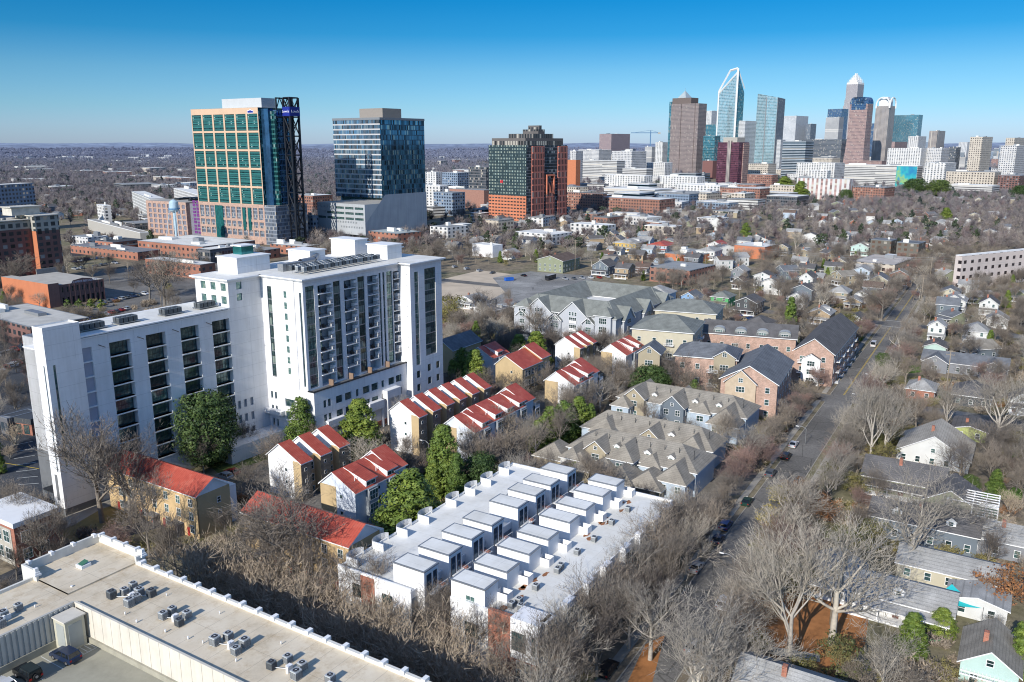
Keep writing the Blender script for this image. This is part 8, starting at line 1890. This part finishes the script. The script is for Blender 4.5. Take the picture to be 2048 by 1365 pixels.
# ================================================================ houses nobody measured: scattered where roofs show between the trees
wallk = ['white', 'white', 'cream', 'ltblue', 'grey', 'tan', 'taupe', 'slate', 'brick', 'white', 'sage']; roofk = ['grey', 'grey', 'char', 'slate', 'grey', 'brown', 'taupe', 'char']
NH = 0
def inwin(x, y, z=4, mx=30): p = proj(x, y, z); return -mx < p[0] < 2048+mx and p[1] < 1400
regions = [ # px box where houses peep out, count, generic roof share
 ((1140, 430, 2040, 520), 84), ((1180, 500, 1900, 580), 26), ((1560, 400, 2040, 460), 30), ((1880, 590, 2040, 760), 8), ((1560, 590, 1780, 700), 4), ((60, 330, 390, 440), 46), ((860, 440, 1200, 520), 14), ((1540, 540, 1750, 620), 6), ((600, 300, 980, 345), 16), ((20, 300, 380, 335), 18)]
for (bx, n) in regions:
    k = 0; tries = 0
    while k < n and tries < n*40:
        tries += 1; px, py = R.uniform(bx[0], bx[2]), R.uniform(bx[1], bx[3]); x, y = P(px, py)
        if blocked(x, y, 9): continue
        wl_, rf = R.choice(wallk), R.choice(roofk); w = R.uniform(9, 13); l = R.uniform(7.5, 10); hgt = R.choice([3.4, 3.8, 5.6, 6.0]); ax = R.choice('xxy')
        A = R.choice([30.4, 30.4, 120.4, 75]); far = y > 750
        nl, d = near_label(x, y); wn_ = dict(ltblue='pale blue', white='white', cream='cream', grey='grey', tan='tan', taupe='beige', slate='slate blue', brick='brick', sage='olive')[wl_]
        lb = '%s %s house, %s roof, %s' % ('tall' if hgt > 5 else 'small', wn_, dict(grey='pale grey', char='charcoal', slate='dark slate', brown='brown', taupe='taupe')[rf], nl)
        o = house(lb, x, y, w, l, hgt, R.uniform(2.0, 3.2), wl_, rf, A, ax, porch=not far and R.random() < .7, chim=not far and R.random() < .5, win_parts=y < 620, dorm=0); DUP.append((lb, o)); k += 1; NH += 1
# low commercial and apartment blocks between the woods and the skyline
fm = [F_WG2, F_WG, F_BEI, F_GAR, F_BRK, F_WG2, F_GREYB, F_BEI, F_DGO, F_BAND]
def slabs(bx, n, rh, rw, tag_):
    k = tries = 0
    while k < n and tries < n*40:
        tries += 1; px, py = R.uniform(bx[0], bx[2]), R.uniform(bx[1], bx[3]); x, y = P(px, py)
        if blocked(x, y, 6): continue
        A = R.choice([45, 40, 52, 30]); a, b, h = R.uniform(*rw), R.uniform(rw[0]*.8, rw[1]*1.2), R.uniform(*rh); fmt = R.choice(fm)
        nl, d = near_label(x, y); lb = '%s %s %s' % ('low flat-roofed' if h < 12 else 'taller flat-roofed', tag_, nl)
        r = framed('low_rise_block', lb, 'building', (x, y), A); DUP.append((lb, r)); foot((x, y), 0, a, 0, b, A)
        m = MB(); m.box(0, a, 0, b, 0, h, 0, skip='tb'); m.obj('wall', fmt, r); m = MB(); m.box(-.2, a+.2, -.2, b+.2, h, h+.5, 0); m.obj('roof', WROOF if R.random() < .7 else ROOFG, r)
        if R.random() < .5: m = MB(); m.box(a*.3, a*.5, b*.3, b*.5, h+.5, h+3, 0); m.obj('roof_unit', STEEL, r)
        k += 1
slabs((1150, 352, 1700, 425), 58, (8, 17), (18, 45), 'pale building'); slabs((1700, 355, 2060, 375), 22, (8, 22), (20, 50), 'pale building'); slabs((1150, 318, 2060, 345), 62, (12, 45), (25, 60), 'pale tower-foot building')
slabs((850, 330, 1000, 400), 12, (8, 20), (18, 40), 'block'); slabs((600, 300, 980, 328), 12, (8, 14), (25, 60), 'pale shed'); slabs((20, 298, 390, 385), 34, (8, 14), (24, 66), 'pale shed'); slabs((150, 445, 330, 470), 4, (5, 7), (15, 30), 'shop')
slabs((860, 425, 1180, 470), 10, (6, 10), (14, 28), 'shop'); slabs((1180, 430, 1500, 475), 8, (5, 9), (14, 28), 'shop')
slabs((1180, 322, 2040, 332), 34, (35, 88), (24, 44), 'mid-rise tower'); slabs((1990, 310, 2060, 345), 5, (20, 60), (25, 45), 'white tower')
# ================================================================ the bare woods between everything
cand = []
def dens_ok(px, py):
    if px < 880 and py > 440 and px < 620 and py < 650: return R.random() < .10
    if 600 < px < 1000 and 400 < py < 470: return R.random() < .35
    if 1130 < px < 1900 and 322 < py < 375: return R.random() < .12
    if 380 < px < 1010 and py > 1120: return R.random() < .12
    if 870 < px < 1235 and 535 < py < 652: return R.random() < .10
    if 395 < py < 560 and px > 880 and px < 1650: return R.random() < .42
    if 560 <= py < 760 and px > 1235: return R.random() < (.62 if px < 1700 else .85)
    if 395 < py < 560: return R.random() < .75
    if px < 900 and py > 640: return R.random() < .38
    if py > 1000 and px > 1400: return R.random() < .75
    return True
y = 100.0
while y < 1500:
    st = 6.4 if y < 230 else 7.6 if y < 420 else (8.8 if y < 800 else 10.5)
    x = -y*.66-25
    while x < y*.66+25:
        X = x+R.uniform(-.5, .5)*st; Y = y+R.uniform(-.5, .5)*st; p = proj(X, Y, 0)
        if -40 < p[0] < 2090 and p[1] < 1480 and dens_ok(*p) and not blocked(X, Y, 2.2): cand.append((X, Y))
        x += st
    y += st
def infront(x, y):
    for a, b, hw in FRONT:
        if abs(b-y) > 45 or y > b+2: continue
        d = math.hypot(x, y); D = math.hypot(a, b); s_ = (x*b-y*a)/D
        if abs(s_) < hw+2 and 0 < D-d < 20: return True
    return False
cand = [q for q in cand if not infront(*q) or R.random() < .3]
def crowded(x, y, m): return any(abs(a-x) < m and abs(b-y) < m for a, b in TREES)
cand.sort(key=lambda q: math.hypot(q[0], q[1])); near = []; rest = []
have = sum(1 for o in bpy.data.objects if o.get('category') == 'tree')
for q in cand:
    if q[1] < 330 and crowded(q[0], q[1], 3.0): continue
    (near if len(near) < 200 else rest).append(q)
for (x, y) in near:
    u = R.random(); kd = 'bare' if u < .5 else 'pale' if u < .66 else 'red' if u < .80 else 'olive' if u < .9 else 'vase' if u < .97 else 'cone'
    hh = dict(bare=(8, 14), pale=(9, 15), red=(6, 9), olive=(3, 6), vase=(5, 8), cone=(6, 11))[kd]
    if y < 175: hh = (6, 9.5) if kd in ('bare', 'pale') else hh
    nl, d = near_label(x, y); nm = dict(bare='grey-brown bare tree', pale='pale-limbed bare tree', red='reddish bare tree', olive='low olive-green leafy tree', vase='tan brush-topped tree', cone='small evergreen')[kd]
    h_ = R.uniform(*hh); lb = '%s %s %s' % ('tall' if h_ > 11 else 'medium' if h_ > 7 else 'low', nm, nl)
    o = tree(kd, x, y, h_, lb, None, R.uniform(1.0, 1.35)); DUP.append((lb, o))
# low detail trees for the woods
def fuzz(seed, h, w, n, mat, th=.16):
    r = random.Random(seed); C = MB(); C.tube((0, 0, 0), (0, 0, h*.5), .22, .12, 4, 0)
    for i in range(n):
        a = r.uniform(0, 6.283); e = r.uniform(.15, 1.45); L = r.uniform(.45, 1.0); b = Vector((0, 0, h*r.uniform(.22, .5)))
        d = Vector((math.cos(a)*math.cos(e), math.sin(a)*math.cos(e), math.sin(e))); t = b+Vector((d.x*w*L, d.y*w*L, d.z*(h-b.z)*L))
        s = d.cross(Vector((r.uniform(-1, 1), r.uniform(-1, 1), r.uniform(-1, 1)))).normalized()*th*r.uniform(.6, 1.3)
        mid = b.lerp(t, .55)+Vector((r.uniform(-1, 1), r.uniform(-1, 1), r.uniform(-.5, 1)))*.5
        C.face([b-s, b+s, mid+s*.8, mid-s*.8]); C.face([mid-s*.8, mid+s*.8, t])
        for q in range(3):
            c2 = mid.lerp(t, r.random()); t2 = c2+Vector((r.uniform(-1, 1), r.uniform(-1, 1), r.uniform(-.2, 1)))*w*.3; s2 = s*.6; C.face([c2-s2, c2+s2, t2])
    return C.mesh('woodland_tree', mat, False)
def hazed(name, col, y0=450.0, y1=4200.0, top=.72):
    # blue winter haze mixed into the twig colour, deeper beyond the near blocks
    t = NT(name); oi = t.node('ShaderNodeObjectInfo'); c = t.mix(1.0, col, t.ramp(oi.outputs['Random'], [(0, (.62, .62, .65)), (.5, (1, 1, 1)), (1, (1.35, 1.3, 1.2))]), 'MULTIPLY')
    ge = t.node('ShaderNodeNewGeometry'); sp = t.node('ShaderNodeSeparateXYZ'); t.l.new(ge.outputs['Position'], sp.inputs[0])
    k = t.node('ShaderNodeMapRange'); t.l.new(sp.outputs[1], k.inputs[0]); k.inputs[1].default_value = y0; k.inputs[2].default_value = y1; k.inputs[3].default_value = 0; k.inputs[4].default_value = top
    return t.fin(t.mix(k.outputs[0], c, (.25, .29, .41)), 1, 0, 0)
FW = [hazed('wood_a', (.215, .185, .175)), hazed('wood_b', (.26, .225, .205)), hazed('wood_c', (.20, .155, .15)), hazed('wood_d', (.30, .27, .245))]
def comb(a, b):
    # trunk and crown of a detailed variant as one kit mesh
    m = bpy.data.meshes.new('kit'); va = [tuple(v.co) for v in a.vertices]; fa = [tuple(p.vertices) for p in a.polygons]; vb = [tuple(v.co) for v in b.vertices]; fb_ = [tuple(i+len(va) for i in p.vertices) for p in b.polygons]
    m.from_pydata(va+vb, [], fa+fb_); m.materials.append(a.materials[0]); m.materials.append(b.materials[0]); m.polygons.foreach_set('material_index', [0]*len(fa)+[1]*len(fb_)); m.update(); return m
kit = [comb(*LIB['bare', i]) for i in (0, 1, 3)]+[comb(*LIB['pale', 1]), comb(*LIB['red', 0])]+[comb(*LIB['cone', 0]), comb(*LIB['olive', 0])]
pts = []
KS = [.85, .85, .8, .75, .9, .7, .9]
mid_ = [q for q in rest if q[1] < 620]; far_ = [q for q in rest if q[1] >= 620]
for (x, y) in mid_:
    i = R.choices(range(7), (5, 5, 5, 3, 4, .7, 1.2))[0]; pts.append((x, y, 0, KS[i]*R.uniform(.65, 1.1), R.uniform(0, 6.28), i))
gn_scatter('bare_woodland', pts, kit, 'bare winter trees filling the blocks beyond the numbered ones', 'woodland')
kit2 = [fuzz(200+i, R.uniform(9, 13), R.uniform(5, 6.5), 90, FW[i % 4]) for i in range(6)]
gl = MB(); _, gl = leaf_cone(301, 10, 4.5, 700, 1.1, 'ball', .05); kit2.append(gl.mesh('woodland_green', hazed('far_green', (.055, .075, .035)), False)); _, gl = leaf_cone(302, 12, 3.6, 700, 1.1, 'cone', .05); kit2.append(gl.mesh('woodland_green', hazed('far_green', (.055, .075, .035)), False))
pts = []
def pick(): return R.choices(range(8), (5, 5, 5, 5, 5, 5, 1.0, .8))[0]
for (x, y) in far_: pts.append((x, y, 0, R.uniform(.75, 1.15), R.uniform(0, 6.28), pick()))
y = 1500.0
while y < 4200:
    st = 13+(y-1500)*.006; x = -y*.64-40
    while x < y*.64+40:
        X = x+R.uniform(-.5, .5)*st; Y = y+R.uniform(-.5, .5)*st; p = proj(X, Y, 0); x += st
        if not (-30 < p[0] < 2080): continue
        if p[0] > 1130 and Y < 3400 and R.random() < .82: continue
        if noise.noise(Vector((X*.006, Y*.004, 5))) > .30: continue
        if blocked(X, Y, 3): continue
        pts.append((X, Y, 0, R.uniform(.95, 1.5)*(1+(y-1500)*.0001), R.uniform(0, 6.28), pick()))
    y += st
gn_scatter('far_woodland', pts, kit2, 'violet brown bare woods covering the far plain', 'woodland')
# (counts)
print('WOODS', len(mid_), len(far_), len(pts), 'near', len(near), 'houses', NH)
# bigger clumps on the hills
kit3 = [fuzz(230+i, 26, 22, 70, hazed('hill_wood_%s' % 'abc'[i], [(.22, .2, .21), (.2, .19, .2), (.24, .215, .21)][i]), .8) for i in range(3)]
pts = []; y = 4200.0
while y < 9000:
    st = 40+(y-4200)*.012; x = -y*.64
    while x < y*.64:
        X = x+R.uniform(-.5, .5)*st; Y = y+R.uniform(-.5, .5)*st; x += st
        k = min(1, max(0, (Y-3600)/3000.0)); f = min(1, max(0, (Y-7000)/9000.0))
        z = -2+k*14*(.6+noise.noise(Vector((X*.0011, Y*.0011, 3)))*1.1)+f*(62+45*noise.noise(Vector((X*.00035, Y*.00025, 7))))
        if noise.noise(Vector((X*.002, Y*.0012, 9))) > .22: continue
        pts.append((X, Y, max(z, -1)-4, R.uniform(.7, 1.2), R.uniform(0, 6.28), R.randrange(3)))
    y += st
gn_scatter('hill_woodland', pts, kit3, 'distant wooded hills fading blue toward the horizon', 'woodland')
# twiggy undergrowth and low winter shrubs in the yards
def brush(seed, mat):
    r = random.Random(seed); C = MB()
    for i in range(160):
        a = r.uniform(0, 6.283); L = r.uniform(.5, 1.6); b = Vector((r.uniform(-1, 1), r.uniform(-1, 1), 0)); d = Vector((math.cos(a)*.7, math.sin(a)*.7, r.uniform(.5, 1.6))).normalized(); t = b+d*L; s = d.cross(Vector((r.uniform(-1, 1), r.uniform(-1, 1), .3))).normalized()*.05
        C.face([b-s, b+s, t])
        for q in range(3): c2 = b.lerp(t, r.uniform(.4, 1)); t2 = c2+Vector((r.uniform(-1, 1), r.uniform(-1, 1), r.uniform(-.2, 1)))*.4; C.face([c2-s*1.6, c2+s*1.6, t2])
    return C.mesh('brush', mat, False)
kb = [brush(400, TWIGT), brush(401, TWIGY), brush(402, TWIGU), brush(403, TWIG), LIB['shrub', 0][1]]
pts = []
for i in range(5200):
    Y = 90+340*R.random()**1.1; X = R.uniform(-1, 1)*Y*.66; p = proj(X, Y, 0)
    if not (-20 < p[0] < 2070) or blocked(X, Y, .8) or (p[0] < 130 and p[1] < 1070) or (p[0] < 1000 and p[1] > 1120): continue
    if noise.noise(Vector((X*.05, Y*.05, 2))) < -.05: continue
    i_ = R.choices(range(5), (5, 4, 2, 5, .5))[0]; pts.append((X, Y, 0, R.uniform(.7, 1.8) if i_ < 4 else R.uniform(.4, .9), R.uniform(0, 6.28), i_))
gn_scatter('undergrowth', pts, kb, 'twiggy winter undergrowth between houses and street', 'undergrowth')
# tiny pale buildings dotted over the far plain
for i in range(120):
    px = R.choice([R.uniform(10, 640), R.uniform(10, 640), R.uniform(860, 1150), R.uniform(600, 660)]); py = R.uniform(291, 322); x, y = P(px, py)
    if blocked(x, y, 5): continue
    m = MB(); m.box(-14, 14, -10, 10, 0, R.uniform(9, 16), 0, 1); nl, d = near_label(x, y); lb = 'tiny pale building dotting the far plain '+nl
    o = m.obj('distant_building', [F_WG2, WROOF], None, (x, y, 2), R.uniform(0, 3)); s = R.uniform(.7, 2.2); o.scale = (s, s, 1); tag(o, lb, 'building'); DUP.append((lb, o))
# hills of shrubs and low hedges close by
# ---- labels shared by look-alikes get a common group; single ones stay alone
cnt = {}
for t, o in DUP: cnt[t] = cnt.get(t, 0)+1
for t, o in DUP:
    if cnt[t] > 1 and not o.get('group'): o['group'] = t+', look-alikes'
